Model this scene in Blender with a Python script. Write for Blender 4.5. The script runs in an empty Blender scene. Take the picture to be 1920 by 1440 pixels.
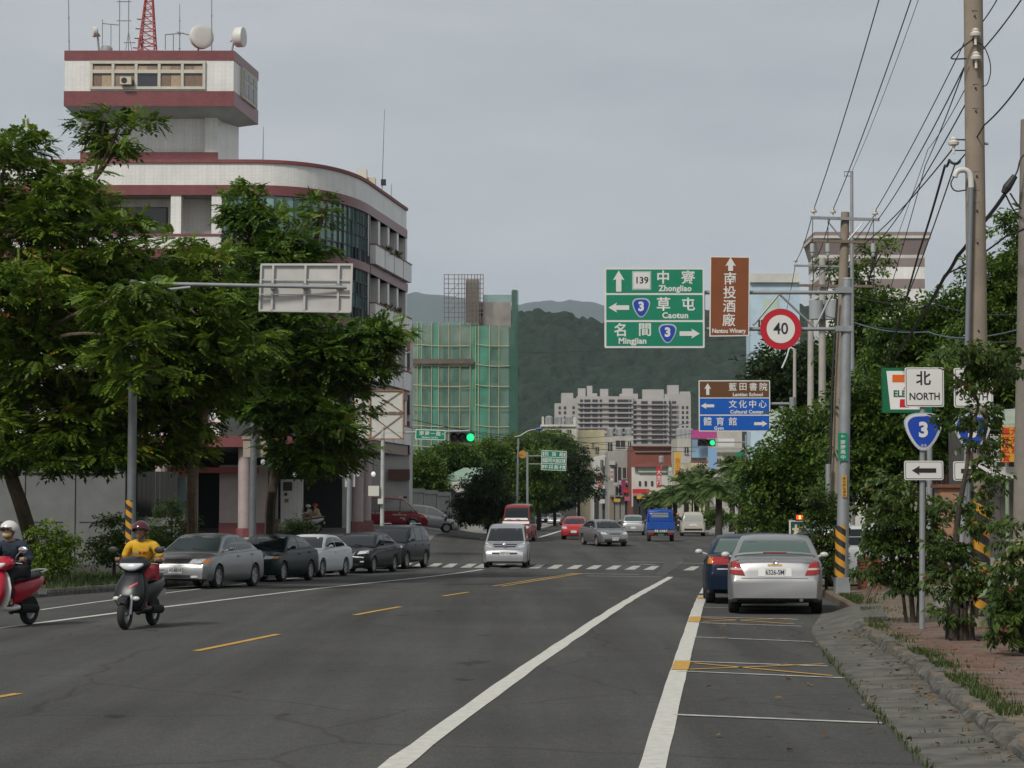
import bpy, bmesh, math, random
import numpy as np
from mathutils import Vector, Matrix
from mathutils.bvhtree import BVHTree
random.seed(7); rng = np.random.default_rng(7)
SC = bpy.context.scene
COL = SC.collection
# ------------------------------------------------------------------ camera, sky, sun, exposure
F, HC, YH = 4100.0, 1.9, 955.0            # focal length in photo pixels, eye height, horizon row
PITCH = math.atan((YH - 720) / F)
cam = bpy.data.cameras.new('camera'); camo = bpy.data.objects.new('camera', cam); COL.objects.link(camo)
cam.sensor_width = 36; cam.lens = 36 * F / 1920; cam.clip_start = .3; cam.clip_end = 30000
camo.location = (0, 0, HC); camo.rotation_euler = (math.pi/2 + PITCH, 0, 0)
SC.camera = camo
SUN_EL, SUN_AZ = math.radians(43), math.radians(213)     # azimuth clockwise from +Y: behind the camera, a little to its left
wo = bpy.data.worlds.new('World'); SC.world = wo; wo.use_nodes = True
def setup_world():
    nt = wo.node_tree; N = nt.nodes; L = nt.links; N.clear()
    out = N.new('ShaderNodeOutputWorld'); bg = N.new('ShaderNodeBackground'); bg.inputs[1].default_value = .1
    sky = N.new('ShaderNodeTexSky'); sky.sky_type = 'NISHITA'; sky.sun_disc = False
    sky.sun_elevation = SUN_EL; sky.sun_rotation = SUN_AZ; sky.dust_density = 3; sky.air_density = 1.2
    tc = N.new('ShaderNodeTexCoord'); mp = N.new('ShaderNodeMapping'); mp.inputs['Scale'].default_value = (2.6, 2.6, 11)
    L.new(tc.outputs['Generated'], mp.inputs[0])
    nz = N.new('ShaderNodeTexNoise'); nz.inputs['Scale'].default_value = 1.6; nz.inputs['Detail'].default_value = 7; nz.inputs['Roughness'].default_value = .55
    L.new(mp.outputs[0], nz.inputs[0])
    cr = N.new('ShaderNodeValToRGB'); e = cr.color_ramp.elements
    e[0].position = .3; e[0].color = (3.62, 3.84, 3.98, 1); e[1].position = .72; e[1].color = (4.95, 5.04, 5.06, 1)
    L.new(nz.outputs[0], cr.inputs[0])
    mx = N.new('ShaderNodeMix'); mx.data_type = 'RGBA'; mx.inputs[0].default_value = .93
    L.new(sky.outputs[0], mx.inputs[6]); L.new(cr.outputs[0], mx.inputs[7])
    L.new(mx.outputs[2], bg.inputs[0]); L.new(bg.outputs[0], out.inputs[0])
setup_world()
sl = bpy.data.lights.new('sun', 'SUN'); sl.energy = 2.35; sl.angle = math.radians(10); sl.color = (1, .955, .88)
so = bpy.data.objects.new('sun', sl); COL.objects.link(so)
sd = Vector((math.sin(SUN_AZ)*math.cos(SUN_EL), math.cos(SUN_AZ)*math.cos(SUN_EL), math.sin(SUN_EL)))
so.rotation_euler = sd.to_track_quat('Z', 'Y').to_euler(); so.location = (0, -20, 60)
SC.view_settings.view_transform = 'Standard'; SC.view_settings.look = 'None'
SC.view_settings.exposure = 0.2; SC.view_settings.gamma = 1
SC.render.engine = 'CYCLES'; SC.cycles.use_denoising = True
SC.cycles.max_bounces = 5; SC.cycles.diffuse_bounces = 3; SC.cycles.glossy_bounces = 2; SC.cycles.transmission_bounces = 3
SC.cycles.transparent_max_bounces = 8; SC.cycles.volume_bounces = 1
SC.cycles.caustics_reflective = False; SC.cycles.caustics_refractive = False
SC.cycles.sample_clamp_indirect = 4
# ------------------------------------------------------------------ geometry of the place
def sst(a, b, x):
    t = min(1, max(0, (x-a)/(b-a))); return t*t*(3-2*t)
def gz(X, Y):
    """height of the carriageway: it dips towards the crossing and rises again to the forecourt"""
    z = -.45*sst(38, 86, Y) + .45*sst(100, 132, Y)
    z += .75*sst(1, 8, -X)*sst(100, 131, Y)*(1-sst(165, 200, Y))
    return z
def ray(px, py):
    u, v = (px-960)/F, (720-py)/F; c, s = math.cos(PITCH), math.sin(PITCH)
    return Vector((u, c - v*s, s + v*c))
def at(px, py, Y):
    r = ray(px, py); t = Y/r.y; return Vector((r.x*t, Y, HC + r.z*t))
def gp(px, py, dz=0):
    lo, hi = 6.0, 2500.0
    for _ in range(60):
        m = (lo+hi)/2; p = at(px, py, m)
        if p.z > gz(p.x, m)+dz: lo = m
        else: hi = m
    p = at(px, py, lo); p.z = gz(p.x, p.y)+dz; return p
def gx(px, Y): return at(px, YH, Y).x
def pz(py, Y): return at(960, py, Y).z
# ------------------------------------------------------------------ materials
MATS = {}
def mat(name, col, rough=.6, metal=0., noise=None, spec=.5, bump=None, emit=0, coat=0, col2=None, trans=0, alpha=None):
    """noise=(scale, amount): mottling of the own colour; bump=(scale, strength)"""
    if name in MATS: return MATS[name]
    m = bpy.data.materials.new(name); m.use_nodes = True; nt = m.node_tree; N = nt.nodes; L = nt.links
    b = N['Principled BSDF']; c = (*col, 1)
    b.inputs['Base Color'].default_value = c; b.inputs['Roughness'].default_value = rough; b.inputs['Metallic'].default_value = metal
    b.inputs['Specular IOR Level'].default_value = spec; b.inputs['Coat Weight'].default_value = coat
    if coat: b.inputs['Coat Roughness'].default_value = .06
    if emit:
        b.inputs['Emission Color'].default_value = c; b.inputs['Emission Strength'].default_value = emit
    if alpha is not None: b.inputs['Alpha'].default_value = alpha
    tc = None
    if noise or bump:
        tc = N.new('ShaderNodeTexCoord')
    if noise:
        n = N.new('ShaderNodeTexNoise'); n.inputs['Scale'].default_value = noise[0]; n.inputs['Detail'].default_value = 6; n.inputs['Roughness'].default_value = .62
        L.new(tc.outputs['Object'], n.inputs[0])
        r = N.new('ShaderNodeValToRGB'); e = r.color_ramp.elements; e[0].position = .28; e[1].position = .74
        k = noise[1]; lo = tuple(x*(1-k) for x in col); hi = tuple(min(1, x*(1+k*.8)) for x in (col2 or col))
        e[0].color = (*lo, 1); e[1].color = (*hi, 1)
        L.new(n.outputs[0], r.inputs[0]); L.new(r.outputs[0], b.inputs['Base Color'])
        if emit: L.new(r.outputs[0], b.inputs['Emission Color'])
        rr = N.new('ShaderNodeMapRange'); rr.inputs[3].default_value = max(.02, rough-.12); rr.inputs[4].default_value = min(1, rough+.12)
        L.new(n.outputs[0], rr.inputs[0])
        if not coat: L.new(rr.outputs[0], b.inputs['Roughness'])
    if bump:
        n2 = N.new('ShaderNodeTexNoise'); n2.inputs['Scale'].default_value = bump[0]; n2.inputs['Detail'].default_value = 5
        L.new(tc.outputs['Object'], n2.inputs[0])
        bp = N.new('ShaderNodeBump'); bp.inputs['Strength'].default_value = bump[1]; bp.inputs['Distance'].default_value = .02
        L.new(n2.outputs[0], bp.inputs['Height']); L.new(bp.outputs[0], b.inputs['Normal'])
    MATS[name] = m; return m
def leaf_mat(name, dark, light, odd=None, odd_share=.04, rough=.5, gloss=.35):
    """leaf colour varies leaf by leaf with the mesh attribute 'tint'; light passes through the blade"""
    if name in MATS: return MATS[name]
    m = bpy.data.materials.new(name); m.use_nodes = True; nt = m.node_tree; N = nt.nodes; L = nt.links
    b = N['Principled BSDF']; b.inputs['Roughness'].default_value = rough; b.inputs['Specular IOR Level'].default_value = gloss
    a = N.new('ShaderNodeAttribute'); a.attribute_name = 'tint'
    r = N.new('ShaderNodeValToRGB'); e = r.color_ramp.elements
    e[0].position = 0; e[0].color = (*dark, 1); e[1].position = .9; e[1].color = (*light, 1)
    if odd:
        e2 = r.color_ramp.elements.new(1-odd_share); e2.color = (*light, 1); e3 = r.color_ramp.elements.new(min(.999, 1-odd_share+.01)); e3.color = (*odd, 1)
        e[-1].position = 1; e[-1].color = (*odd, 1)
    L.new(a.outputs['Fac'], r.inputs[0]); L.new(r.outputs[0], b.inputs['Base Color'])
    t = N.new('ShaderNodeBsdfTranslucent'); L.new(r.outputs[0], t.inputs[0])
    mx = N.new('ShaderNodeMixShader'); mx.inputs[0].default_value = .33
    L.new(b.outputs[0], mx.inputs[1]); L.new(t.outputs[0], mx.inputs[2]); L.new(mx.outputs[0], N['Material Output'].inputs[0])
    MATS[name] = m; return m
def tile_mat(name, col, grout, sx=.24, sy=.06, rough=.35, var=.05):
    """small glazed facade tiles laid in straight courses; wraps round walls of any direction (runs along x+y and z)"""
    m = bpy.data.materials.new(name); m.use_nodes = True; nt = m.node_tree; N = nt.nodes; L = nt.links
    b = N['Principled BSDF']; b.inputs['Roughness'].default_value = rough
    tc = N.new('ShaderNodeTexCoord'); sp = N.new('ShaderNodeSeparateXYZ'); L.new(tc.outputs['Object'], sp.inputs[0])
    ad = N.new('ShaderNodeMath'); ad.operation = 'ADD'; L.new(sp.outputs[0], ad.inputs[0]); L.new(sp.outputs[1], ad.inputs[1])
    cb = N.new('ShaderNodeCombineXYZ'); L.new(ad.outputs[0], cb.inputs[0]); L.new(sp.outputs[2], cb.inputs[1])
    br = N.new('ShaderNodeTexBrick'); br.offset = 0; br.inputs['Scale'].default_value = 1
    br.inputs['Brick Width'].default_value = sx; br.inputs['Row Height'].default_value = sy; br.inputs['Mortar Size'].default_value = sy*.09
    br.inputs['Color1'].default_value = (*col, 1); br.inputs['Color2'].default_value = (*[c*(1-var*2) for c in col], 1); br.inputs['Mortar'].default_value = (*grout, 1)
    L.new(cb.outputs[0], br.inputs[0])
    n = N.new('ShaderNodeTexNoise'); n.inputs['Scale'].default_value = .7; n.inputs['Detail'].default_value = 8; L.new(tc.outputs['Object'], n.inputs[0])
    mp = N.new('ShaderNodeMapping'); mp.inputs['Scale'].default_value = (1.6, 1.6, .12); L.new(tc.outputs['Object'], mp.inputs[0])
    n2 = N.new('ShaderNodeTexNoise'); n2.inputs['Scale'].default_value = 1.4; n2.inputs['Detail'].default_value = 6; L.new(mp.outputs[0], n2.inputs[0])
    rr = N.new('ShaderNodeMapRange'); rr.inputs[1].default_value = .3; rr.inputs[2].default_value = .7; rr.inputs[3].default_value = .76; rr.inputs[4].default_value = 1.02
    av = N.new('ShaderNodeMath'); av.operation = 'MULTIPLY_ADD'; av.inputs[1].default_value = .5; L.new(n.outputs[0], av.inputs[0])
    hf = N.new('ShaderNodeMath'); hf.operation = 'MULTIPLY'; hf.inputs[1].default_value = .5; L.new(n2.outputs[0], hf.inputs[0]); L.new(hf.outputs[0], av.inputs[2])
    L.new(av.outputs[0], rr.inputs[0])
    ml = N.new('ShaderNodeMix'); ml.data_type = 'RGBA'; ml.blend_type = 'MULTIPLY'; ml.inputs[0].default_value = 1
    L.new(br.outputs[0], ml.inputs[6]); L.new(rr.outputs[0], ml.inputs[7]); L.new(ml.outputs[2], b.inputs['Base Color'])
    MATS[name] = m; return m
def stripe_mat(name, c1, c2, period, slope=.9, rad=.13):
    """diagonal warning stripes that spiral round a post"""
    m = bpy.data.materials.new(name); m.use_nodes = True; nt = m.node_tree; N = nt.nodes; L = nt.links
    b = N['Principled BSDF']; b.inputs['Roughness'].default_value = .5
    tc = N.new('ShaderNodeTexCoord'); sp = N.new('ShaderNodeSeparateXYZ'); L.new(tc.outputs['Object'], sp.inputs[0])
    def M(op, a, bb):
        k = N.new('ShaderNodeMath'); k.operation = op
        for i, v in enumerate((a, bb)):
            if v is None: continue
            if isinstance(v, (int, float)): k.inputs[i].default_value = v
            else: L.new(v, k.inputs[i])
        return k.outputs[0]
    ang = M('ARCTAN2', sp.outputs[0], sp.outputs[1])          # runs round the post
    s = M('ADD', M('MULTIPLY', ang, -period*2/(2*math.pi)*round(max(1, slope))), sp.outputs[2])
    fr = M('FRACT', M('DIVIDE', s, period), None); g = M('GREATER_THAN', fr, .5)
    mx = N.new('ShaderNodeMix'); mx.data_type = 'RGBA'; mx.inputs[6].default_value = (*c1, 1); mx.inputs[7].default_value = (*c2, 1)
    L.new(g, mx.inputs[0]); L.new(mx.outputs[2], b.inputs['Base Color']); MATS[name] = m; return m
# ------------------------------------------------------------------ mesh building
def wm(o):
    m = Matrix.Identity(4)
    while o is not None:
        m = Matrix.LocRotScale(o.location, o.rotation_euler, o.scale) @ m; o = o.parent
    return m
class MB:
    def __init__(s): s.v = []; s.f = []
    def add(s, vs, fs):
        n = len(s.v); s.v += [tuple(v) for v in vs]; s.f += [tuple(i+n for i in f) for f in fs]; return s
    def box(s, c, d, rz=0, taper=1):
        x, y, z = d[0]/2, d[1]/2, d[2]/2; cs, sn = math.cos(rz), math.sin(rz); vs = []
        for k in (-1, 1):
            t = taper if k > 0 else 1
            for (a, b) in ((-x, -y), (x, -y), (x, y), (-x, y)):
                a *= t; b *= t
                vs.append((c[0]+a*cs-b*sn, c[1]+a*sn+b*cs, c[2]+k*z))
        return s.add(vs, [(3, 2, 1, 0), (4, 5, 6, 7), (0, 1, 5, 4), (1, 2, 6, 5), (2, 3, 7, 6), (3, 0, 4, 7)])
    def bb(s, x0, x1, y0, y1, z0, z1): return s.box(((x0+x1)/2, (y0+y1)/2, (z0+z1)/2), (x1-x0, y1-y0, z1-z0))
    def prism(s, poly, z0, z1):
        n = len(poly); vs = [(p[0], p[1], z0) for p in poly] + [(p[0], p[1], z1) for p in poly]
        return s.add(vs, [tuple(range(n-1, -1, -1)), tuple(range(n, 2*n))] + [(i, (i+1) % n, n+(i+1) % n, n+i) for i in range(n)])
    def xz(s, poly, y0, y1):
        """outline in x,z given thickness from y0 (front) to y1"""
        n = len(poly); vs = [(p[0], y0, p[1]) for p in poly] + [(p[0], y1, p[1]) for p in poly]
        return s.add(vs, [tuple(range(n)), tuple(range(2*n-1, n-1, -1))] + [((i+1) % n, i, n+i, n+(i+1) % n) for i in range(n)])
    def tube(s, pts, r, n=8, cap=True):
        pts = [Vector(p) for p in pts]; k = len(pts); rs = r if isinstance(r, (list, tuple)) else [r]*k; base = len(s.v)
        up = None; rows = []
        for i, p in enumerate(pts):
            t = (pts[min(i+1, k-1)] - pts[max(i-1, 0)])
            if t.length < 1e-9: t = Vector((0, 0, 1))
            t.normalize()
            if up is None: up = t.orthogonal().normalized()
            else:
                up = up - t*up.dot(t)
                up = up.normalized() if up.length > 1e-6 else t.orthogonal().normalized()
            bi = t.cross(up)
            rows.append([p + (up*math.cos(2*math.pi*j/n) + bi*math.sin(2*math.pi*j/n))*rs[i] for j in range(n)])
        vs = [q for row in rows for q in row]; fs = []
        for i in range(k-1):
            for j in range(n):
                fs.append((i*n+j, i*n+(j+1) % n, (i+1)*n+(j+1) % n, (i+1)*n+j))
        if cap: fs += [tuple(range(n-1, -1, -1)), tuple(range((k-1)*n, k*n))]
        return s.add(vs, fs)
    def cyl(s, c, r, z0, z1, n=16, r2=None):
        return s.tube([(c[0], c[1], z0), (c[0], c[1], z1)], [r, r if r2 is None else r2], n)
    def lathe(s, prof, n=16, c=(0, 0, 0), axis='z', cap=True):
        """prof: list of (radius, height)"""
        vs = []; k = len(prof)
        for (r, h) in prof:
            for j in range(n):
                a = 2*math.pi*j/n; u, w = r*math.cos(a), r*math.sin(a)
                p = (u, w, h) if axis == 'z' else ((u, h, w) if axis == 'y' else (h, u, w))
                vs.append((p[0]+c[0], p[1]+c[1], p[2]+c[2]))
        fs = []
        for i in range(k-1):
            for j in range(n): fs.append((i*n+j, i*n+(j+1) % n, (i+1)*n+(j+1) % n, (i+1)*n+j))
        if cap: fs += [tuple(range(n-1, -1, -1)), tuple(range((k-1)*n, k*n))]
        return s.add(vs, fs)
    def ell(s, c, r, n=12, m=8):
        return s.lathe([(max(1e-3, math.sin(math.pi*i/m)), -math.cos(math.pi*i/m)) for i in range(m+1)], n) if False else s._ell(c, r, n, m)
    def _ell(s, c, r, n, m):
        vs = []; fs = []
        for i in range(m+1):
            t = math.pi*i/m
            for j in range(n):
                a = 2*math.pi*j/n
                vs.append((c[0]+r[0]*math.sin(t)*math.cos(a), c[1]+r[1]*math.sin(t)*math.sin(a), c[2]-r[2]*math.cos(t)))
        for i in range(m):
            for j in range(n): fs.append((i*n+j, i*n+(j+1) % n, (i+1)*n+(j+1) % n, (i+1)*n+j))
        return s.add(vs, fs)
    def ribbon(s, path, z0, z1, out, inn, zf=None):
        """solid band along a plan polyline; 'out' and 'inn' are offsets to the side the path's normal points to"""
        o = offset(path, out); i = offset(path, inn); n = len(path); vs = []
        for a, b in zip(o, i): vs += [(a[0], a[1], z0), (a[0], a[1], z1), (b[0], b[1], z1), (b[0], b[1], z0)]
        fs = [(3, 2, 1, 0), tuple(4*(n-1)+k for k in (0, 1, 2, 3))]
        for k in range(n-1):
            for q in range(4): fs.append((4*k+q, 4*k+(q+1) % 4, 4*(k+1)+(q+1) % 4, 4*(k+1)+q))
        return s.add(vs, fs)
    def build(s, name, m, parent=None, world=True, smooth=False, ang=35, recalc=True):
        me = bpy.data.meshes.new(name); vs = s.v
        if parent is not None and world:
            inv = wm(parent).inverted(); vs = [inv @ Vector(v) for v in s.v]
        me.from_pydata([tuple(v) for v in vs], [], s.f); me.validate(verbose=False)
        if recalc:
            bm = bmesh.new(); bm.from_mesh(me); bmesh.ops.recalc_face_normals(bm, faces=bm.faces); bm.to_mesh(me); bm.free()
        if smooth:
            me.polygons.foreach_set('use_smooth', [True]*len(me.polygons)); me.set_sharp_from_angle(angle=math.radians(ang))
        return link(name, me, m, parent)
def link(name, me, m, parent=None):
    o = bpy.data.objects.new(name, me); COL.objects.link(o)
    if m is not None:
        if len(me.materials) == 0: me.materials.append(m)
    o.parent = parent; return o
def offset(path, d):
    out = []; n = len(path)
    for i in range(n):
        a = Vector(path[max(i-1, 0)][:2]); b = Vector(path[min(i+1, n-1)][:2]); t = (b-a).normalized()
        if 0 < i < n-1:
            t1 = (Vector(path[i][:2])-a).normalized(); t2 = (b-Vector(path[i][:2])).normalized()
            k = max(.35, math.sqrt((1+t1.dot(t2))/2))
        else: k = 1
        nn = Vector((t.y, -t.x)); out.append(Vector(path[i][:2]) + nn*d/k)
    return out
def thing(name, label, cat, loc=(0, 0, 0), rz=0, group=None):
    o = bpy.data.objects.new(name, None); COL.objects.link(o); o.empty_display_size = .2
    o.location = loc; o.rotation_euler = (0, 0, rz); o['label'] = label; o['category'] = cat
    if group: o['group'] = group
    return o
def tag(o, label, cat, group=None):
    o['label'] = label; o['category'] = cat
    if group: o['group'] = group
    return o
def struct(o): o['kind'] = 'structure'; return o
def stuff(o): o['kind'] = 'stuff'; return o
KIDS = {}
def kids(o): return [c for c in o.children]
def dup(root, loc, rz, label, group=None, scale=None):
    r = root.copy(); COL.objects.link(r); r.location = loc; r.rotation_euler = (0, 0, rz); r['label'] = label
    if scale: r.scale = (scale,)*3
    if group: r['group'] = group
    for ch in kids(root):
        c = ch.copy(); COL.objects.link(c); c.parent = r
        for g in kids(ch):
            d = g.copy(); COL.objects.link(d); d.parent = c
    return r
def chaikin(pts, it=2):
    pts = [Vector(p) for p in pts]
    for _ in range(it):
        q = [pts[0]]
        for a, b in zip(pts, pts[1:]): q += [a*.75+b*.25, a*.25+b*.75]
        pts = q + [pts[-1]]
    return pts
def sag(a, b, drop, n=14):
    a, b = Vector(a), Vector(b)
    return [a.lerp(b, i/n) - Vector((0, 0, drop*4*(i/n)*(1-i/n))) for i in range(n+1)]
# ------------------------------------------------------------------ lettering
TXT = {}
TSC = bpy.data.scenes.new('lettering_shop')          # scratch scene, removed at the end
def text_mesh(s, size=1., bold=0., ax='CENTER', sx=1., spacing=1.):
    key = (s, round(size, 4), bold, ax, sx, spacing)
    if key in TXT: return TXT[key]
    cu = bpy.data.curves.new('t', 'FONT'); cu.body = s; cu.size = size; cu.align_x = ax; cu.align_y = 'CENTER'
    cu.offset = bold*size; cu.fill_mode = 'FRONT'; cu.resolution_u = 3; cu.space_character = spacing
    o = bpy.data.objects.new('t', cu); TSC.collection.objects.link(o); vl = TSC.view_layers[0]; vl.update()
    me = bpy.data.meshes.new_from_object(o.evaluated_get(vl.depsgraph))
    bpy.data.objects.remove(o); bpy.data.curves.remove(cu)
    # stand it upright: x stays, y becomes z, facing -y
    n = len(me.vertices); co = np.empty(n*3); me.vertices.foreach_get('co', co); co = co.reshape(-1, 3)
    w = np.stack([co[:, 0]*sx, -co[:, 2], co[:, 1]], 1)
    me.vertices.foreach_set('co', w.ravel()); me.update(); TXT[key] = me; return me
def letters(s, x, z, h, m, parent, y=-.012, bold=.012, ax='CENTER', sx=1., name='lettering', spacing=1.):
    """h = cap height in metres; placed in the parent's local frame on its front (-y) side"""
    me = text_mesh(s, h/.72, bold, ax, sx, spacing); o = bpy.data.objects.new(name, me.copy()); COL.objects.link(o)
    o.data.materials.append(m); o.parent = parent; o.location = (x, y, z); return o
def hanzi(s, x, z, h, m, parent, y=-.012, bold=.014, name='lettering', sx=1.):
    me = text_mesh(s, h/.92, bold, 'CENTER', sx); o = bpy.data.objects.new(name, me.copy()); COL.objects.link(o)
    o.data.materials.append(m); o.parent = parent
    xs = [v.co.x for v in o.data.vertices]; zs = [v.co.z for v in o.data.vertices]
    if xs: o.location = (x-(min(xs)+max(xs))/2, y, z-(min(zs)+max(zs))/2)
    return o
# ------------------------------------------------------------------ ground, road, verges
def asphalt():
    m = bpy.data.materials.new('asphalt'); m.use_nodes = True; nt = m.node_tree; N = nt.nodes; L = nt.links
    b = N['Principled BSDF']; b.inputs['Roughness'].default_value = .95; b.inputs['Specular IOR Level'].default_value = .06
    tc = N.new('ShaderNodeTexCoord')
    def noise(scale, det, rough, vec=None):
        n = N.new('ShaderNodeTexNoise'); n.inputs['Scale'].default_value = scale; n.inputs['Detail'].default_value = det; n.inputs['Roughness'].default_value = rough
        L.new(vec or tc.outputs['Object'], n.inputs[0]); return n.outputs[0]
    def mapped(sc, rot=0):
        mp = N.new('ShaderNodeMapping'); mp.inputs['Scale'].default_value = sc; mp.inputs['Rotation'].default_value = (0, 0, rot); L.new(tc.outputs['Object'], mp.inputs[0]); return mp.outputs[0]
    def ramp(fac, p0, c0, p1, c1):
        r = N.new('ShaderNodeValToRGB'); e = r.color_ramp.elements; e[0].position = p0; e[0].color = (*c0, 1); e[1].position = p1; e[1].color = (*c1, 1); L.new(fac, r.inputs[0]); return r.outputs[0]
    def mul(a, bb, f=1.):
        k = N.new('ShaderNodeMix'); k.data_type = 'RGBA'; k.blend_type = 'MULTIPLY'; k.inputs[0].default_value = f; L.new(a, k.inputs[6]); L.new(bb, k.inputs[7]); return k.outputs[2]
    base = ramp(noise(.22, 6, .6), .3, (.068, .068, .067), .7, (.09, .0895, .087))
    grit = ramp(noise(38, 4, .8), .3, (.55, .55, .55), .72, (1.4, 1.39, 1.36))
    g2 = ramp(noise(9, 3, .7), .3, (.86, .86, .86), .7, (1.12, 1.12, 1.12))
    lane = ramp(noise(1., 5, .55, mapped((.9, .035, 1), .12)), .36, (.82, .815, .81), .64, (1.14, 1.14, 1.13))     # wheel-worn streaks along the road
    c = mul(mul(mul(base, grit), lane), g2)
    mp = mapped((.5, .5, .5)); nw = N.new('ShaderNodeTexNoise'); nw.inputs['Scale'].default_value = 1.4; L.new(mp, nw.inputs[0])
    mxv = N.new('ShaderNodeMix'); mxv.data_type = 'RGBA'; mxv.inputs[0].default_value = .18; L.new(mp, mxv.inputs[6]); L.new(nw.outputs[1], mxv.inputs[7])
    vo = N.new('ShaderNodeTexVoronoi'); vo.feature = 'DISTANCE_TO_EDGE'; vo.inputs['Scale'].default_value = .55; L.new(mxv.outputs[2], vo.inputs[0])
    crk = ramp(vo.outputs[0], .002, (.72, .71, .7), .007, (1, 1, 1))
    spot = ramp(noise(1.3, 3, .5, mapped((1, .55, 1))), .285, (.6, .59, .58), .31, (1, 1, 1))                    # oil spots
    c = mul(mul(c, crk, .8), spot, .8)
    L.new(c, b.inputs['Base Color'])
    bp = N.new('ShaderNodeBump'); bp.inputs['Strength'].default_value = .35; bp.inputs['Distance'].default_value = .01
    L.new(noise(60, 3, .7), bp.inputs['Height']); L.new(bp.outputs[0], b.inputs['Normal'])
    MATS['asphalt'] = m; return m
M_asph = asphalt()
M_grass = mat('grass_soil', (.042, .055, .02), .95, noise=(3, .45), col2=(.07, .085, .03), bump=(30, .5))
M_land = mat('land', (.08, .085, .06), .95, noise=(.08, .4))
M_conc = mat('concrete', (.26, .25, .23), .85, noise=(1.5, .22), bump=(20, .25))
M_concold = mat('old_concrete', (.072, .069, .058), .9, noise=(2.6, .5), col2=(.105, .1, .085), bump=(14, .6))
M_white = mat('road_white', (.52, .51, .46), .75, noise=(9, .22), bump=(60, .2))
M_worn = mat('worn_white', (.4, .395, .36), .8, noise=(5, .5), bump=(60, .2))
M_yellow = mat('road_yellow', (.48, .27, .045), .75, noise=(9, .25))
M_soilbrick = mat('pavement_bed', (.125, .085, .06), .95, noise=(4, .35), col2=(.15, .12, .08))
def sheet(name, m, xs, ys, zf, parent=None, skirt=0):
    mb = MB(); nx, ny = len(xs), len(ys)
    mb.add([(x, y, zf(x, y)) for y in ys for x in xs], [(j*nx+i, j*nx+i+1, (j+1)*nx+i+1, (j+1)*nx+i) for j in range(ny-1) for i in range(nx-1)])
    return mb.build(name, m, parent, recalc=False, smooth=True, ang=180)
def frange(a, b, s):
    n = max(1, int(round((b-a)/s))); return [a+(b-a)*i/n for i in range(n+1)]
struct(sheet('ground', M_land, [-4400, -1500, -400, -120, -70, -30, -10, 0, 10, 30, 60, 120, 400, 1500, 4400],
             frange(-40, 200, 8)+[260, 400, 800, 1500, 3000, 6000, 14500], lambda x, y: gz(x, y)-.35))
road = struct(sheet('road', M_asph, frange(-70, 45, 1.5), frange(2, 176, 2), gz))
def interp(tab, y):
    for (a, u), (b, v) in zip(tab, tab[1:]):
        if y <= b: return u if y <= a else u+(v-u)*(y-a)/(b-a)
    return tab[-1][1]
def street_c(Y): return .0463*Y+.7
yy = [172, 200, 240, 300, 400, 600, 900]
mb = MB(); mb.add([(street_c(y)+s*7.2, y, gz(0, y)+.003) for y in yy for s in (-1, 1)], [(2*i, 2*i+1, 2*i+3, 2*i+2) for i in range(len(yy)-1)])
struct(mb.build('street', M_asph, recalc=False))
XKL = [(20, -14.5), (30, -13), (46.6, -10.9), (56, -9.5), (79, -6.9), (88, -6.2), (92, -6.6), (96, -8), (100, -11), (103, -16), (105, -30)]
XKR = [(8, 3.2), (16.5, 3.82), (18.8, 4.03), (22.3, 4.34), (25, 4.64), (27.6, 4.83), (30, 5.02), (33.6, 5.28), (36, 5.62), (40, 6.2), (47, 6.8), (60, 8.1), (80, 10), (88, 11.4), (92, 13), (96, 17), (98, 26)]
XA = [(8, 2.3), (16.2, 3.03), (19.4, 3.3), (22.3, 3.54), (25.1, 3.77), (27.8, 4.0), (31.5, 4.36), (35, 4.72), (40, 5.6), (60, 7.6)]
def verge(name, m, tab, far, ys, h, side):
    mb = MB(); rows = []
    for y in ys:
        x = interp(tab, y); z = gz(x, y)
        rows.append([(x, y, z-.1), (x, y, z+h-.03), (x-side*.03, y, z+h), (x-side*.2, y, z+h), ((x+far)/2, y, gz((x+far)/2, y)+h+.02), (far, y, gz(far, y)+h+.02)])
    n = 6; mb.add([v for r in rows for v in r], [(j*n+i, j*n+i+1, (j+1)*n+i+1, (j+1)*n+i) for j in range(len(ys)-1) for i in range(n-1)])
    return mb.build(name, m, smooth=True, ang=40, recalc=False)
struct(verge('grass_verge', M_grass, XKL, -75, frange(20, 88, 4)+[90, 92, 94, 96, 98, 100, 102, 103, 104, 105], .13, 1))
pave = struct(verge('pavement', M_soilbrick, XKR, 60, frange(8, 88, 2)+[90, 92, 94, 96, 97, 98], .15, -1))
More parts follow.
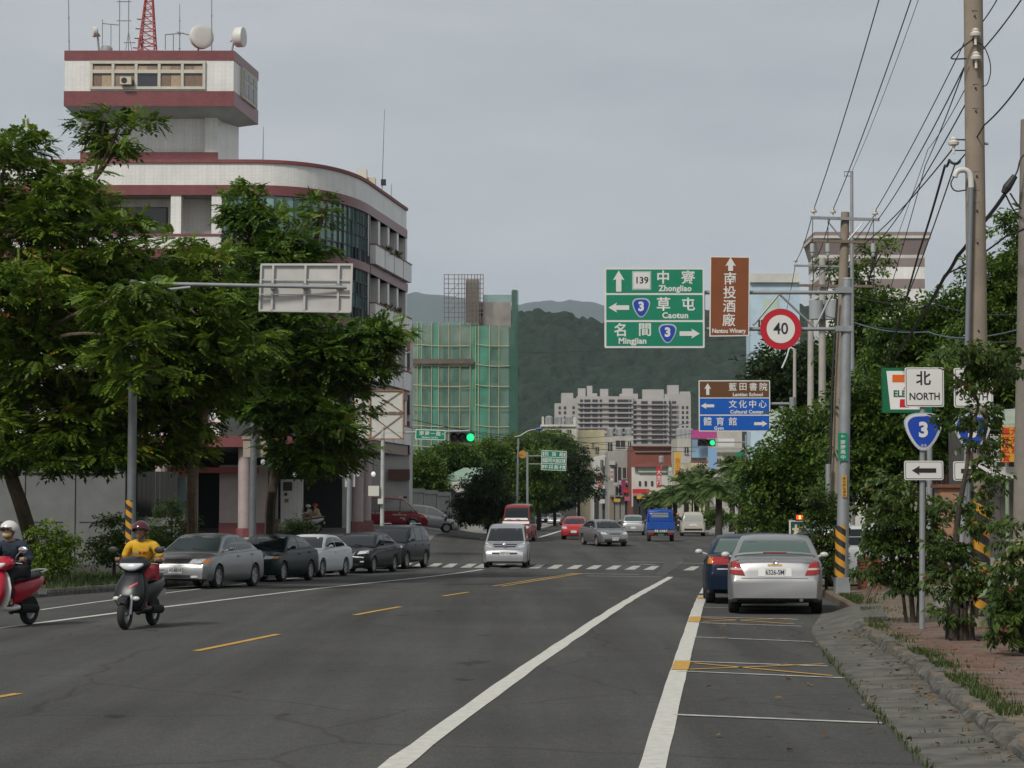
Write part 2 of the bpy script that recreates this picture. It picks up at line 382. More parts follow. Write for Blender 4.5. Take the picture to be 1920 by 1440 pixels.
# kerbs: single stones
M_kerbstone = mat('kerb_stone', (.055, .053, .043), .92, noise=(6, .6), col2=(.11, .105, .09), bump=(18, .9))
kerb_r = thing('kerb', 'mossy broken concrete kerb beside the brick pavement', 'kerb'); kerb_r['kind'] = 'structure'
def stone(parent, a, b, w, h, jit, m=None, seed=0):
    """one kerb stone from plan point a to b (road edge), width w away from the road, rough on top"""
    r = random.Random(seed); a = Vector(a); b = Vector(b); d = (b-a); n = Vector((d.y, -d.x, 0)).normalized()*w; vs = []; nl = 5
    prof = [(0, -.08), (.02, h*.55), (.22, h*.95), (.6, h), (.95, h*.92), (1.05, -.02)]
    for i in range(nl):
        p = a.lerp(b, i/(nl-1)); k = len(prof)
        for (u, z) in prof: vs.append(p + n*(u+r.uniform(-jit, jit)*.8) + Vector((0, 0, z*(1+r.uniform(-jit, jit)*(1.2 if z > 0 else 0)))))
    k = len(prof); fs = [(i*k+j, i*k+j+1, (i+1)*k+j+1, (i+1)*k+j) for i in range(nl-1) for j in range(k-1)]
    fs += [tuple(range(k)), tuple(range((nl-1)*k+k-1, (nl-1)*k-1, -1))]
    mb = MB(); mb.add(vs, fs); return mb.build('kerb_stone', m or M_kerbstone, parent, smooth=True, ang=22)
y = 13.5; i = 0
while y < 34:
    L_ = random.uniform(.55, .95); y2 = y+L_-.05
    xa, xb = interp(XKR, y)-.05, interp(XKR, y2)-.05
    jx = random.uniform(-.05, .05)
    stone(kerb_r, (xa+jx, y, 0), (xb+jx*.2, y2, random.uniform(-.03, .03)), .24, random.uniform(.13, .18), .11, seed=i); y += L_; i += 1
kerb_l = thing('kerb', 'grey kerb along the grass strip behind the parked cars', 'kerb'); kerb_l['kind'] = 'structure'
y = 38.
while y < 92:
    y2 = y+1.4; xa, xb = interp(XKL, y)+.02, interp(XKL, y2-.03)+.02
    stone(kerb_l, (xb, y2-.03, gz(xb, y2)), (xa, y, gz(xa, y)), .18, .165, .03, seed=i+100); y = y2; i += 1
# sloping concrete lip where the kerb drops to the parked cars
mb = MB(); vs = []; ys = frange(33.4, 40, .6)
for y in ys:
    k = sst(33.2, 34.6, y); x0, x1 = interp(XA, y)+.05, interp(XKR, y)+.5
    for q in range(7):
        t = q/6; vs.append((x0+(x1-x0)*t, y, gz(0, y)+.008+.17*k*sst(.05, .7, t)+random.uniform(0, .012)))
mb.add(vs, [(j*7+i, j*7+i+1, (j+1)*7+i+1, (j+1)*7+i) for j in range(len(ys)-1) for i in range(6)])
struct(mb.build('kerb_ramp', M_concold, smooth=True, ang=180, recalc=False))
# gutter of separate slabs
gut = struct(sheet('gutter', mat('gutter_soil', (.05, .055, .028), .95, noise=(8, .5)), [0, .25, .5, .75, 1], frange(12, 34, 1), lambda x, y: 0))
me = gut.data
for v in me.vertices:
    xa, xb = interp(XA, v.co.y), interp(XKR, v.co.y)+.1; v.co.x = xa+(xb-xa)*v.co.x; v.co.z = .004
y = 12.4; k = 0
while y < 34:
    L_ = random.choice((.95, 1.05, 1.0, .6)); y2 = min(34.3, y+L_-.035)
    mb = MB(); a0, a1, b0, b1 = interp(XA, y)+.02, interp(XA, y2)+.02, interp(XKR, y)-.02, interp(XKR, y2)-.02
    t0, t1 = random.uniform(.012, .026), random.uniform(.012, .026); c = .012
    mb.add([(a0, y, .0), (b0, y, .0), (b1, y2, .0), (a1, y2, .0), (a0+c, y+c, t0), (b0-c, y+c, t1+.03), (b1-c, y2-c, t1+.03), (a1+c, y2-c, t0)],
           [(4, 5, 6, 7), (0, 1, 5, 4), (1, 2, 6, 5), (2, 3, 7, 6), (3, 0, 4, 7)])
    mb.build('gutter_slab', M_concold, gut); y += L_; k += 1
# brick paving of the footway
M_pav = [mat('paver_red', (.15, .085, .062), .9, noise=(7, .3)), mat('paver_brown', (.135, .09, .068), .9, noise=(7, .35)), mat('paver_grey', (.14, .108, .085), .9, noise=(7, .35))]
def paver_mesh(s):
    r = random.Random(s); mb = MB(); a, b, c = .2, .1, .012
    mb.add([(-a, -b, 0), (a, -b, 0), (a, b, 0), (-a, b, 0), (-a+c, -b+c, .035), (a-c, -b+c, .035+r.uniform(-.006, .006)), (a-c, b-c, .035+r.uniform(-.006, .006)), (-a+c, b-c, .035)],
           [(4, 5, 6, 7), (0, 1, 5, 4), (1, 2, 6, 5), (2, 3, 7, 6), (3, 0, 4, 7)])
    o = mb.build('paver', M_pav[s % 3]); d = o.data; bpy.data.objects.remove(o); return d
pm = [paver_mesh(s) for s in range(9)]
n = 0; rows = frange(19.0, 33.0, .235)
for j, y in enumerate(rows):
    x = interp(XKR, y)+.55+(.2 if j % 2 else 0)
    lim = 7.35+(y-19)*.055
    while x < lim and n < 300:
        if random.random() > .10 and not (y < 22 and x > 6.2):
            o = bpy.data.objects.new('paver', random.choice(pm)); COL.objects.link(o); o.parent = pave
            o.location = (x, y, gz(x, y)+.141+random.uniform(-.006, .01)); o.rotation_euler = (random.gauss(0, .012), random.gauss(0, .012), random.gauss(0, .012)); n += 1
        x += .425
    rows_end = y
# ---------------- painted markings
def paint(name, quads, m, dz=.006):
    mb = MB()
    for q in quads: mb.add(q, [tuple(range(len(q)))])
    for k, v in enumerate(mb.v): mb.v[k] = (v[0], v[1], gz(v[0], v[1])+dz)
    o = mb.build(name, m, road, recalc=False); return o
def line_px(name, px, w, m, jit=.006, dz=.006, seg=.8, smoothit=2):
    P = [gp(*p) for p in px]
    P = chaikin(P, smoothit) if smoothit and len(P) > 2 else P
    out = [P[0]]
    for a, b in zip(P, P[1:]):
        k = max(1, int((b-a).length/seg))
        for i in range(k): out.append(a.lerp(b, (i+1)/k))
    o = offset([(p.x, p.y) for p in out], w/2); i_ = offset([(p.x, p.y) for p in out], -w/2); vs = []
    for a, b in zip(o, i_): vs += [(a.x+random.uniform(-jit, jit), a.y), (b.x+random.uniform(-jit, jit), b.y)]
    mb = MB(); mb.add([(x, y, gz(x, y)+dz) for (x, y) in vs], [(2*k, 2*k+1, 2*k+3, 2*k+2) for k in range(len(out)-1)])
    return mb.build(name, m, road, recalc=False)
line_px('lane_line', [(598, 1542), (734, 1440), (867, 1340), (979, 1260), (1055, 1207), (1134, 1155), (1198, 1115.5), (1257, 1082)], .2, M_white, .012)
line_px('parking_line', [(1196, 1550), (1223, 1440), (1248, 1345), (1277, 1243), (1304, 1153), (1317, 1117)], .2, M_white, .006)
line_px('parking_line', [(1318, 1113), (1334, 1085), (1352, 1066)], .18, M_white)
for a, b in (((1274.5, 1257), (1280.5, 1240)), ((1301, 1167), (1304.5, 1157)), ((1315, 1123), (1317, 1119))):
    line_px('yellow_patch', [a, b], .2, M_yellow, 0, .011, 9)
for a, b, w in (((1266, 1341), (1655, 1357), .11), ((1290, 1241), (1553, 1250), .1), ((1272, 1259), (1582, 1272), .1), ((1301, 1195), (1524, 1204), .09), ((1308, 1157), (1497, 1162), .09), ((1304, 1168), (1503, 1175), .09), ((1313, 1139), (1480, 1143), .09), ((1245, 1490), (1780, 1510), .11)):
    line_px('bay_line', [a, b], w, M_worn, .004, .008)
for a, b in (((1293, 1256), (1545, 1246)), ((1300, 1244), (1560, 1268)), ((1318, 1166), (1485, 1160)), ((1318, 1159), (1490, 1171))):
    line_px('bay_cross', [a, b], .08, M_yellow, .004, .009)
for a, b in (((-90, 1322), (34, 1301)), ((368, 1221), (522, 1189.5)), ((665, 1153.5), (750, 1138)), ((831, 1118), (878, 1110.5))):
    line_px('centre_dash', [a, b], .12, M_yellow, .004)
line_px('centre_line', [(925, 1099), (1010, 1085.2), (1080, 1075)], .1, M_yellow, .004)
line_px('centre_line', [(941, 1099.5), (1025, 1085.6), (1090, 1075.2)], .1, M_yellow, .004)
line_px('edge_line', [(-120, 1192), (0, 1178), (218, 1150), (450, 1122), (700, 1092), (905, 1067.5)], .15, M_white, .006)
line_px('bay_edge_line', [(75, 1144), (230, 1123), (330, 1110), (560, 1082), (690, 1070)], .1, M_white, .006)
line_px('stop_line', [(1065, 1075.5), (1200, 1077)], .28, M_worn)
line_px('stop_line', [(1100, 1080), (1240, 1082)], .2, M_worn)
line_px('stop_line', [(1180, 1053.5), (1248, 1054.5)], .25, M_worn)
line_px('stop_line', [(1270, 1055.5), (1330, 1057)], .25, M_worn)
for i, x in enumerate([735, 760, 788, 816, 845, 880, 905, 935, 972, 1008, 1042, 1079, 1115, 1152, 1188, 1223, 1298]):
    y0 = 1062 + (x-1000)*.012; w = 12; sk = 5.5
    q = [gp(x-w+sk*-1, y0+4), gp(x+w-sk-4, y0+4), gp(x+w+2, y0-3.2), gp(x-w+sk*1.2+4, y0-3.2)]
    paint('crosswalk_stripe', [[(p.x, p.y, 0) for p in q]], M_worn, .007)
for pts in ([(1010, 1008), (1050, 996), (1060, 992)],):
    line_px('lane_line', pts, .3, M_white)
for a, b in (((1200, 1058), (1228, 1059)),):
    line_px('road_letter_mark', [a, b], .25, M_worn)
# darker patch of newer asphalt at the crossing
mb = MB(); q = [gp(*p, .004) for p in ((1175, 1049), (1182, 1042), (1215, 1044), (1275, 1042), (1282, 1052), (1272, 1062), (1262, 1070), (1248, 1078), (1228, 1078), (1240, 1066), (1246, 1052))]
mb.add(q, [tuple(range(len(q)))]); mb.build('asphalt_patch', mat('new_asphalt', (.05, .05, .049), .9, noise=(20, .25)), road, recalc=False)
# forecourt apron of the station
def apron(x, y): return gz(x, y)+.012
struct(sheet('forecourt', mat('apron_concrete', (.155, .148, .135), .85, noise=(1.2, .25), bump=(20, .2)), frange(-40, -4.5, 1.5), frange(121, 160, 1.5), apron))
# footways beyond the crossing
for nm, x0, x1, y0, y1, m in (('pavement', -5, .0, 162, 640, M_conc), ('pavement', 15, 24, 118, 180, M_conc)):
    pass
def side_strip(nm, m, off0, off1, y0, y1, h=.14):
    mb = MB(); ys = [y0, y0+3]+[y for y in (170, 200, 260, 350, 500) if y0+3 < y < y1]+[y1]; vs = []
    for y in ys:
        c = street_c(y); a, b = c+off0, c+off1; vs += [(a, y, gz(a, y)-.05), (a, y, gz(a, y)+h), (b, y, gz(b, y)+h), (b, y, gz(b, y)-.05)]
    mb.add(vs, [(4*j+i, 4*j+i+1, 4*j+i+5, 4*j+i+4) for j in range(len(ys)-1) for i in range(3)]+[(0, 1, 2, 3)])
    return struct(mb.build(nm, m))
side_strip('pavement', M_conc, -11.5, -7.4, 168, 640)
side_strip('pavement', M_conc, 6.6, 30, 128, 640)
# ------------------------------------------------------------------ vehicles
def paintm(name, c, metal=.0, rough=.32): return mat(name, c, rough, metal, noise=(1.3, .07), coat=.25 if max(c) > .05 else .06, spec=.3 if max(c) > .05 else .12)
M_glass = mat('car_glass', (.008, .011, .013), .06, spec=.45)
M_glassg = mat('car_glass_green', (.06, .095, .085), .08, spec=.5)
M_glassl = mat('car_glass_pale', (.3, .32, .3), .1, spec=.6)
M_tyre = mat('tyre', (.018, .018, .018), .85, noise=(9, .2))
M_rim = mat('rim', (.42, .42, .43), .35, .7)
M_black = mat('black_plastic', (.016, .016, .017), .55)
M_under = mat('underside', (.01, .01, .01), .9)
M_chrome = mat('chrome', (.62, .63, .64), .18, 1)
M_lamp = mat('headlight', (.5, .52, .53), .1, .0, noise=(14, .5), spec=.8)
M_amber = mat('amber_lens', (.55, .16, .02), .2)
M_red = mat('red_lens', (.28, .012, .012), .15, spec=.7)
M_plate = mat('plate_white', (.62, .63, .62), .5)
M_ink = mat('plate_ink', (.03, .035, .05), .6)
def pl(tab, y):
    if y <= tab[0][0]: return tab[0][1]
    for (a, u), (b, v) in zip(tab, tab[1:]):
        if y <= b: return u+(v-u)*((y-a)/(b-a) if b > a else 1)
    return tab[-1][1]
def smoothtab(tab, k=3):
    P = chaikin([(a, b, 0) for a, b in tab], k); return [(p.x, p.y) for p in P]
def patch(bvh, grid, d, m, name, parent, off=.007, skirt=.02):
    """a lens, pane or badge that follows the body: grid of start points, shot along d on to the body"""
    d = Vector(d).normalized(); rows = []
    for r in grid:
        row = []
        for p in r:
            p = Vector(p); h = bvh.ray_cast(p - d*3, d)
            q = h[0] if h[0] is not None else bvh.find_nearest(p)[0]
            row.append(q - d*off)
        rows.append(row)
    nr, nc = len(rows), len(rows[0]); mb = MB(); vs = [q for r in rows for q in r]
    fs = [(j*nc+i, j*nc+i+1, (j+1)*nc+i+1, (j+1)*nc+i) for j in range(nr-1) for i in range(nc-1)]
    ring = list(range(nc)) + [j*nc+nc-1 for j in range(1, nr)] + [(nr-1)*nc+i for i in range(nc-2, -1, -1)] + [j*nc for j in range(nr-2, 0, -1)]
    b0 = len(vs); vs += [vs[i] + d*skirt for i in ring]; k = len(ring)
    fs += [(ring[i], ring[(i+1) % k], b0+(i+1) % k, b0+i) for i in range(k)]
    mb.add(vs, fs); return mb.build(name, m, parent, world=False, smooth=True, ang=40)
def quadgrid(c, axis, nu=6, nv=4):
    """c: four (a,z) corners (bl, br, tr, tl); axis 'x' -> points (a,0,z), axis 'y' -> (0,a,z)"""
    g = []
    for j in range(nv+1):
        v = j/nv; row = []
        for i in range(nu+1):
            u = i/nu; a = (c[0][0]*(1-u)+c[1][0]*u)*(1-v)+(c[3][0]*(1-u)+c[2][0]*u)*v; z = (c[0][1]*(1-u)+c[1][1]*u)*(1-v)+(c[3][1]*(1-u)+c[2][1]*u)*v
            row.append((a, 0, z) if axis == 'x' else (0, a, z))
        g.append(row)
    return g
WHEELS = {}
def wheel(parent, x, y, r, w=.19, spokes=5, m=None, steer=0, lite=False):
    k = (round(r, 3), w, spokes, lite)
    if k not in WHEELS:
        mb = MB(); h = w/2; t = r*.64
        mb.lathe([(t, -h*.82), (r*.9, -h), (r*.985, -h*.82), (r, -h*.4), (r, h*.4), (r*.985, h*.82), (r*.9, h), (t, h*.82)], 28, axis='x', cap=False)
        o = mb.build('wheel', M_tyre, smooth=True, ang=50); a = o.data; bpy.data.objects.remove(o)
        mb = MB()
        mb.lathe([(t*1.02, h*.84), (t*.93, h*.84), (t*.9, h*.45), (t*.3, h*.45), (t*.26, h*.7), (.001, h*.72)], 24, axis='x', cap=False)
        mb.lathe([(t*1.02, -h*.84), (t*.93, -h*.84), (t*.9, -h*.45), (t*.3, -h*.45), (t*.26, -h*.7), (.001, -h*.72)], 24, axis='x', cap=False)
        for s in range(spokes):
            an = 2*math.pi*s/spokes
            for sd in (-1, 1):
                c, sn = math.cos(an), math.sin(an); q = []
                for (rr, ww) in ((t*.2, t*.17), (t*.92, t*.12)):
                    for e in (-1, 1): q.append((sd*h*.78, rr*c - e*ww*sn, rr*sn + e*ww*c))
                mb.add(q, [(0, 1, 3, 2)])
        o = mb.build('rim', M_rim, smooth=True, ang=40); b = o.data; bpy.data.objects.remove(o)
        WHEELS[k] = (a, b)
    a, b = WHEELS[k]; o = link('wheel', a, None, parent); o.location = (x, y, r); o.rotation_euler = (0, 0, steer + (math.pi if x < 0 else 0))
    rm = link('rim', b, None, o); return o
def plate(bvh, parent, end, z, s, w=.36, h=.16, L=2.2, m=None, ink=None, x=0):
    d = (0, -end, 0); g = bvh.ray_cast(Vector((x, end*5, z)), Vector(d)); yy = g[0].y if g[0] is not None else end*L
    mb = MB(); mb.box((0, 0, 0), (w, .018, h)); o = mb.build('licence_plate', m or M_plate, parent, world=False)
    o.location = (x, yy+end*.014, z); o.rotation_euler = (0, 0, math.pi if end > 0 else 0)
    if s: letters(s, 0, 0, h*.55, ink or M_ink, o, y=-.011, bold=.02, sx=.78, name='plate_number')
    return o
def car(name, label, px=None, Y=None, th=180, cat='car', loc=None, W=1.72, wb=2.6, fo=.85, r=.31, gc=.2, deck=None, roof=None, paint=None,
        front=(), rear=(), glass=None, rglass=None, mirror=None, sides=2, roofw=.72, trimlow=None, spokes=5, plates=(None, None), plz=(.5, .72), crown=.035, wipers=True,
        pillars=None, wsb=.05, rsb=.06, belt=None, mirr_z=.1, handle=True, group=None, face=1, ctaper=.16, rim=True, sweep=.25):
    """deck, roof: side-view outlines (y,z), rear to front. th: heading, 180 = facing the camera"""
    L2 = deck[-1][0]; R2 = deck[0][0]; th = math.radians(th)
    if loc is None:
        p = Vector((gx(px, Y), Y, 0)); p.z = gz(p.x, p.y)
    else: p = Vector(loc)
    t = thing(name, label, cat, p, th, group)
    # seat the wheels on the sloping ground
    fwd = Vector((-math.sin(th), math.cos(th))); a = gz(p.x+fwd.x*1.3, p.y+fwd.y*1.3); b = gz(p.x-fwd.x*1.3, p.y-fwd.y*1.3)
    t.location.z = (a+b)/2; t.rotation_euler = (math.atan2(a-b, 2.6), 0, th) if abs(a-b) > .004 else (0, 0, th)
    t.rotation_mode = 'XYZ'
    dk = smoothtab(deck, 3); rf = smoothtab(roof, 2); H = max(z for _, z in roof)
    yf = L2-fo; yr = yf-wb; ra = r+.055
    def halfw(y):
        e = max(0, (y-(L2-.62))/.62); q = max(0, ((R2+.5)-y)/.5)
        return W/2*(1-ctaper*e**2.4-ctaper*.8*q**2.4)
    def zbot(y):
        z = gc + .07*max(0, (y-(L2-.5))/.5)**2 + .1*max(0, ((R2+.6)-y)/.6)**2
        for a in (yf, yr):
            if abs(y-a) < ra: z = max(z, r+math.sqrt(ra*ra-(y-a)**2)*.98)
        return z
    ys = sorted(set([round(y, 3) for y in frange(R2, L2, .075)] + [round(a+ra*math.sin(k*math.pi/16), 3) for a in (yf, yr) for k in range(-8, 9)] + [round(L2-.01*k*k, 3) for k in range(5)] + [round(R2+.01*k*k, 3) for k in range(5)]))
    mb = MB(); rows = []
    for y in ys:
        w = halfw(y); zb = zbot(y); zt = pl(dk, y); g0 = gc
        lv = [(w*.93, g0), (w*.985, g0+.07), (w*.998, g0+.2), (w*1.0, g0+.36), (w*.992, max(g0+.42, zt-.2)), (w*.965, max(g0+.44, zt-.06)), (w*.915, max(g0+.45, zt-.012)), (w*.6, zt+crown*.62), (w*.25, zt+crown*.94)]
        half = [(min(x, w), min(max(z, zb), max(zt+crown*.9, zb+.02))) for x, z in lv]
        rows.append([(0, zb)] + half + [(0, max(zt+crown, zb+.02))])
    n = len(rows[0]); ring = 2*(n-1); vs = []
    for y, rw in zip(ys, rows):
        full = rw + [(-x, z) for x, z in reversed(rw[1:-1])]; vs += [(x, y, z) for x, z in full]
    fs = [(j*ring+i, j*ring+(i+1) % ring, (j+1)*ring+(i+1) % ring, (j+1)*ring+i) for j in range(len(ys)-1) for i in range(ring)]
    fs += [tuple(range(ring)), tuple(range((len(ys)-1)*ring+ring-1, (len(ys)-1)*ring-1, -1))]
    mb.add(vs, fs); lower = (list(mb.v), list(mb.f))
    # greenhouse
    y0, y1 = roof[0][0], roof[-1][0]; gy = sorted(set([round(v, 3) for v in frange(y0, y1, .09)]))
    gr = []
    bz = lambda y: (belt if belt else pl(dk, y))
    for y in gy:
        zr = pl(rf, y); zb = min(bz(y), zr-.005)-.03; k = min(1, max(0, (zr-zb)/(H-zb)))
        base = halfw(y)*.93; top = base+(W/2*roofw-base)*k**.9
        gr.append([(base, zb), (base+(top-base)*.5+.012, zb+(zr-zb)*.5), (top, zr-.07*k), (top*.94, zr-.022*k), (top*.6, zr+.006), (0, zr+.014)])
    n2 = 6; ring2 = 2*n2-1; vs = []
    for y, rw in zip(gy, gr):
        full = rw + [(-x, z) for x, z in reversed(rw[:-1])]; vs += [(x, y, z) for x, z in full]
    fs = [(j*ring2+i, j*ring2+i+1, (j+1)*ring2+i+1, (j+1)*ring2+i) for j in range(len(gy)-1) for i in range(ring2-1)]
    fs += [tuple(range(ring2)), tuple(range((len(gy)-1)*ring2+ring2-1, (len(gy)-1)*ring2-1, -1))]
    gmb = MB(); gmb.add(vs, fs); mb.add(vs, fs)
    mb.build('body', paint, t, world=False, smooth=True, ang=42, recalc=True)
    bv = BVHTree.FromPolygons(mb.v, mb.f); gbv = BVHTree.FromPolygons(gmb.v, gmb.f)
    # dark floor pan so that the arches and sills close
    um = MB(); um.box((0, (R2+L2)/2, gc+.17), (W*.8, (L2-R2)*.93, .3)); um.build('underbody', M_under, t, world=False)
    for x in (-1, 1):
        for a in (yf, yr): wheel(t, x*(W/2-.105), a, r, .2, spokes)
    G = glass or M_glass; RG = rglass or G
    zf0 = bz(y1-.1); rw_ = W/2*roofw; bw = W/2*.93
    # windscreen and rear window: follow the sloping ends of the greenhouse
    zt = H-.075; zb = pl(rf, y1)+wsb
    patch(gbv, quadgrid([(-bw*.9, zb), (bw*.9, zb), (rw_*.9, zt), (-rw_*.9, zt)], 'x', 8, 5), (0, -1, 0), G, 'windscreen', t)
    zb = pl(rf, y0)+rsb
    patch(gbv, quadgrid([(-bw*.86, zb), (bw*.86, zb), (rw_*.86, zt-.01), (-rw_*.86, zt-.01)], 'x', 8, 5), (0, 1, 0), RG, 'rear_window', t)
    # side windows
    def ztop(y): return pl(rf, y)-.085
    cand = [y for y in frange(y0, y1, .02) if ztop(y) > bz(y)+.1]
    a, b = cand[0]+.1, cand[-1]-.06
    pil = pillars or [a+(b-a)*k/sides for k in range(1, sides)]
    edges = [a]+list(pil)+[b]
    for s in (-1, 1):
        for q, (u, v) in enumerate(zip(edges, edges[1:])):
            u2, v2 = u+(.035 if q else 0), v-(.035 if q < len(edges)-2 else 0); nu = max(3, int((v2-u2)/.12)); g = []
            for j in range(4):
                row = []
                for i in range(nu+1):
                    y = u2+(v2-u2)*i/nu; lo, hi = bz(y)+.035, ztop(y); row.append((0, y, lo+(max(hi, lo+.02)-lo)*j/3))
                g.append(row)
            patch(gbv, g, (-s, 0, 0), G, 'side_window', t, off=.006, skirt=.015)
    # mirrors
    if mirror is not False:
        my = y1-.42; mm = mirror or paint
        for s in (-1, 1):
            q = MB(); q.ell((s*(W/2+.09), my, bz(my)+mirr_z), (.085, .055, .055), 12, 8); q.tube([(s*(W/2-.1), my+.03, bz(my)+.03), (s*(W/2+.03), my, bz(my)+mirr_z-.02)], .025, 6)
            q.build('mirror', mm, t, world=False, smooth=True)
    if handle:
        for s in (-1, 1):
            for e in edges[:-1]:
                hz = bz(e)-.13; h = bv.ray_cast(Vector((s*3, e+.14, hz)), Vector((-s, 0, 0)))
                if h[0] is not None:
                    q = MB(); q.box((h[0].x+s*.012, e+.14, hz), (.025, .17, .03)); q.build('door_handle', paint, t, world=False)
    for end, items in ((1, front), (-1, rear)):
        for it in items:
            nm, m, c = it[:3]; both = it[3] if len(it) > 3 else True; off = it[4] if len(it) > 4 else .008
            for s in ((-1, 1) if both else (1,)):
                cc = [(s*x, z) for x, z in c]
                if len(c) == 2:      # from half width, z0,z1 -> centred box
                    pass
                patch(bv, quadgrid(cc, 'x', 8, 3), (0, -end, 0), m, nm, t, off=off)
    if plates[0] is not None: plate(bv, t, 1, plz[0], plates[0])
    if plates[1] is not None: plate(bv, t, -1, plz[1], plates[1])
    if wipers:
        zb = pl(rf, y1)+wsb
        for s in (-.35, .25):
            q = MB(); h = [gbv.ray_cast(Vector((s*W/2+dx, 5, zb+dz)), Vector((0, -1, 0)))[0] for dx, dz in ((0, .01), (.3, .06))]
            if all(v is not None for v in h): q.tube([v+Vector((0, .02, .005)) for v in h], .012, 5); q.build('wiper', M_black, t, world=False)
    t['_bv'] = 0; del t['_bv']
    return t, bv
def rect(x0, x1, z0, z1): return [(x0, z0), (x1, z0), (x1, z1), (x0, z1)]
# --- outlines
SED_D = [(-2.25, .5), (-2.24, .72), (-2.14, .98), (-1.55, 1.03), (-.4, .97), (.95, .94), (1.75, .83), (2.08, .72), (2.2, .6), (2.22, .42)]
SED_R = [(-1.72, .99), (-1.05, 1.37), (-.55, 1.43), (.15, 1.43), (.5, 1.35), (1.22, .93)]
HAT_D = [(-1.9, .5), (-1.88, .8), (-1.8, .98), (-1.2, .99), (0, .97), (.8, .98), (1.4, .9), (1.75, .75), (1.86, .6), (1.88, .42)]
HAT_R = [(-1.83, .98), (-1.66, 1.25), (-1.42, 1.46), (-.4, 1.5), (.15, 1.45), (1.1, .97)]
MPV_D = [(-2.25, .45), (-2.24, .9), (-2.2, 1.02), (-1.0, 1.03), (.5, 1.02), (1.25, 1.03), (1.85, .92), (2.18, .76), (2.28, .6), (2.3, .42)]
MPV_R = [(-2.21, 1.0), (-2.12, 1.45), (-1.95, 1.7), (-.9, 1.76), (.2, 1.72), (.55, 1.62), (1.5, 1.02)]
VAN_D = [(-2.35, .45), (-2.34, .9), (-2.3, 1.02), (0, 1.05), (1.35, 1.06), (1.85, .98), (2.2, .86), (2.34, .68), (2.36, .45)]
VAN_R = [(-2.31, 1.0), (-2.24, 1.7), (-2.1, 1.9), (-.9, 1.94), (.55, 1.9), (.9, 1.78), (1.7, 1.06)]
def scaled(tab, sy, sz, dz=0): return [(a*sy, b*sz+dz) for a, b in tab]
silver = paintm('silver_paint', (.37, .37, .375), .8, .36); greyp = paintm('grey_paint', (.3, .305, .305), .8, .36)
# A: silver saloon parked nearest
rz = [('tail_light', M_red, [(.54, .715), (.82, .73), (.79, .95), (.66, .99)], True, .022), ('tail_light_band', mat('clear_lens', (.5, .4, .38), .2), [(.58, .80), (.81, .81), (.80, .845), (.595, .84)], True, .027),
      ('boot_panel', M_plate, rect(-.3, .3, .69, .845), False, .006), ('bumper_seam', M_black, rect(-.78, .78, .655, .662), False, .006)]
_sd = [(-2.15, .32), (-2.17, .5), (-2.12, .66), (-2.08, .98), (-1.55, 1.03), (-.4, .97), (.95, .94), (1.75, .83), (2.02, .72), (2.14, .6), (2.16, .42)]
A, bvA = car('saloon_car', 'silver saloon with rear spoiler parked nearest in the marked bays', 1452, 41.75, -6.8, W=1.72, deck=_sd, roof=SED_R, paint=silver, glass=M_glassg, rglass=M_glassg,
             rear=rz, plates=(None, '6326-SM'), plz=(.5, .76), mirror=mat('mirror_white', (.5, .52, .5), .3), roofw=.76)
mb = MB(); mb.tube(chaikin([(-.72, -2.0, 1.04), (-.68, -2.02, 1.09), (0, -2.08, 1.125), (.68, -2.02, 1.09), (.72, -2.0, 1.04)], 2), .025, 8); sp_ = mb.build('spoiler', silver, A, world=False, smooth=True)
mb = MB(); mb.box((0, -2.105, 1.12), (.42, .02, .018)); mb.build('brake_light', M_red, sp_, world=False)
mb = MB(); mb.tube([(.47, -2.13, .27), (.47, -1.6, .29)], [.036, .036], 10); mb.build('exhaust_pipe', M_chrome, A, world=False)
patch(bvA, quadgrid(rect(-.13, .13, .875, .91), 'x'), (0, 1, 0), mat('sticker', (.5, .3, .12), .6), 'sticker', A)
def badge_m(parent, x, y, z, rz=0):
    """the oval badge with its winged mark"""
    b = MB(); n = 20; b.tube([(x+.05*math.cos(2*math.pi*k/n), y, z+.036*math.sin(2*math.pi*k/n)) for k in range(n+1)], .006, 5, cap=False)
    b.tube([(x-.045, y, z+.012), (x-.02, y, z+.014), (x, y, z-.012), (x+.02, y, z+.014), (x+.045, y, z+.012)], .005, 5); b.build('badge', M_chrome, parent, world=False)
badge_m(A, 0, -2.105, .955)
mb = MB(); mb.box((.62, -2.075, .975), (.16, .012, .014)); mb.build('model_badge', M_chrome, A, world=False)
# B: dark blue saloon ahead of it
navy = paintm('navy_paint', (.008, .016, .035), .1, .3)
B, bvB = car('saloon_car', 'dark blue saloon in front of the silver saloon with spoiler', loc=(gx(1394, 46.6), 46.6, 0), th=-4, W=1.69, deck=_sd, roof=scaled(SED_R, 1, .97, .02), paint=navy, glass=M_glassg, rglass=M_glassg,
    rear=[('tail_light', M_red, [(.38, .8), (.7, .8), (.72, .96), (.38, .96)]), ('turn_signal', M_amber, [(.7, .82), (.81, .82), (.79, .96), (.7, .96)]), ('bumper_strip', M_chrome, rect(-.8, .8, .7, .725), False)], mirror=mat('mirror_white', (.5, .52, .5), .3), plates=(None, ''))
U, _ = car('saloon_car', 'dark saloon third from the camera in the kerbside row, mostly hidden', loc=(gx(1437, 52.6), 52.6, 0), th=-5, W=1.7, deck=SED_D, roof=SED_R, paint=navy, rear=[('tail_light', M_red, [(.45, .82), (.8, .82), (.8, .97), (.45, .97)])])
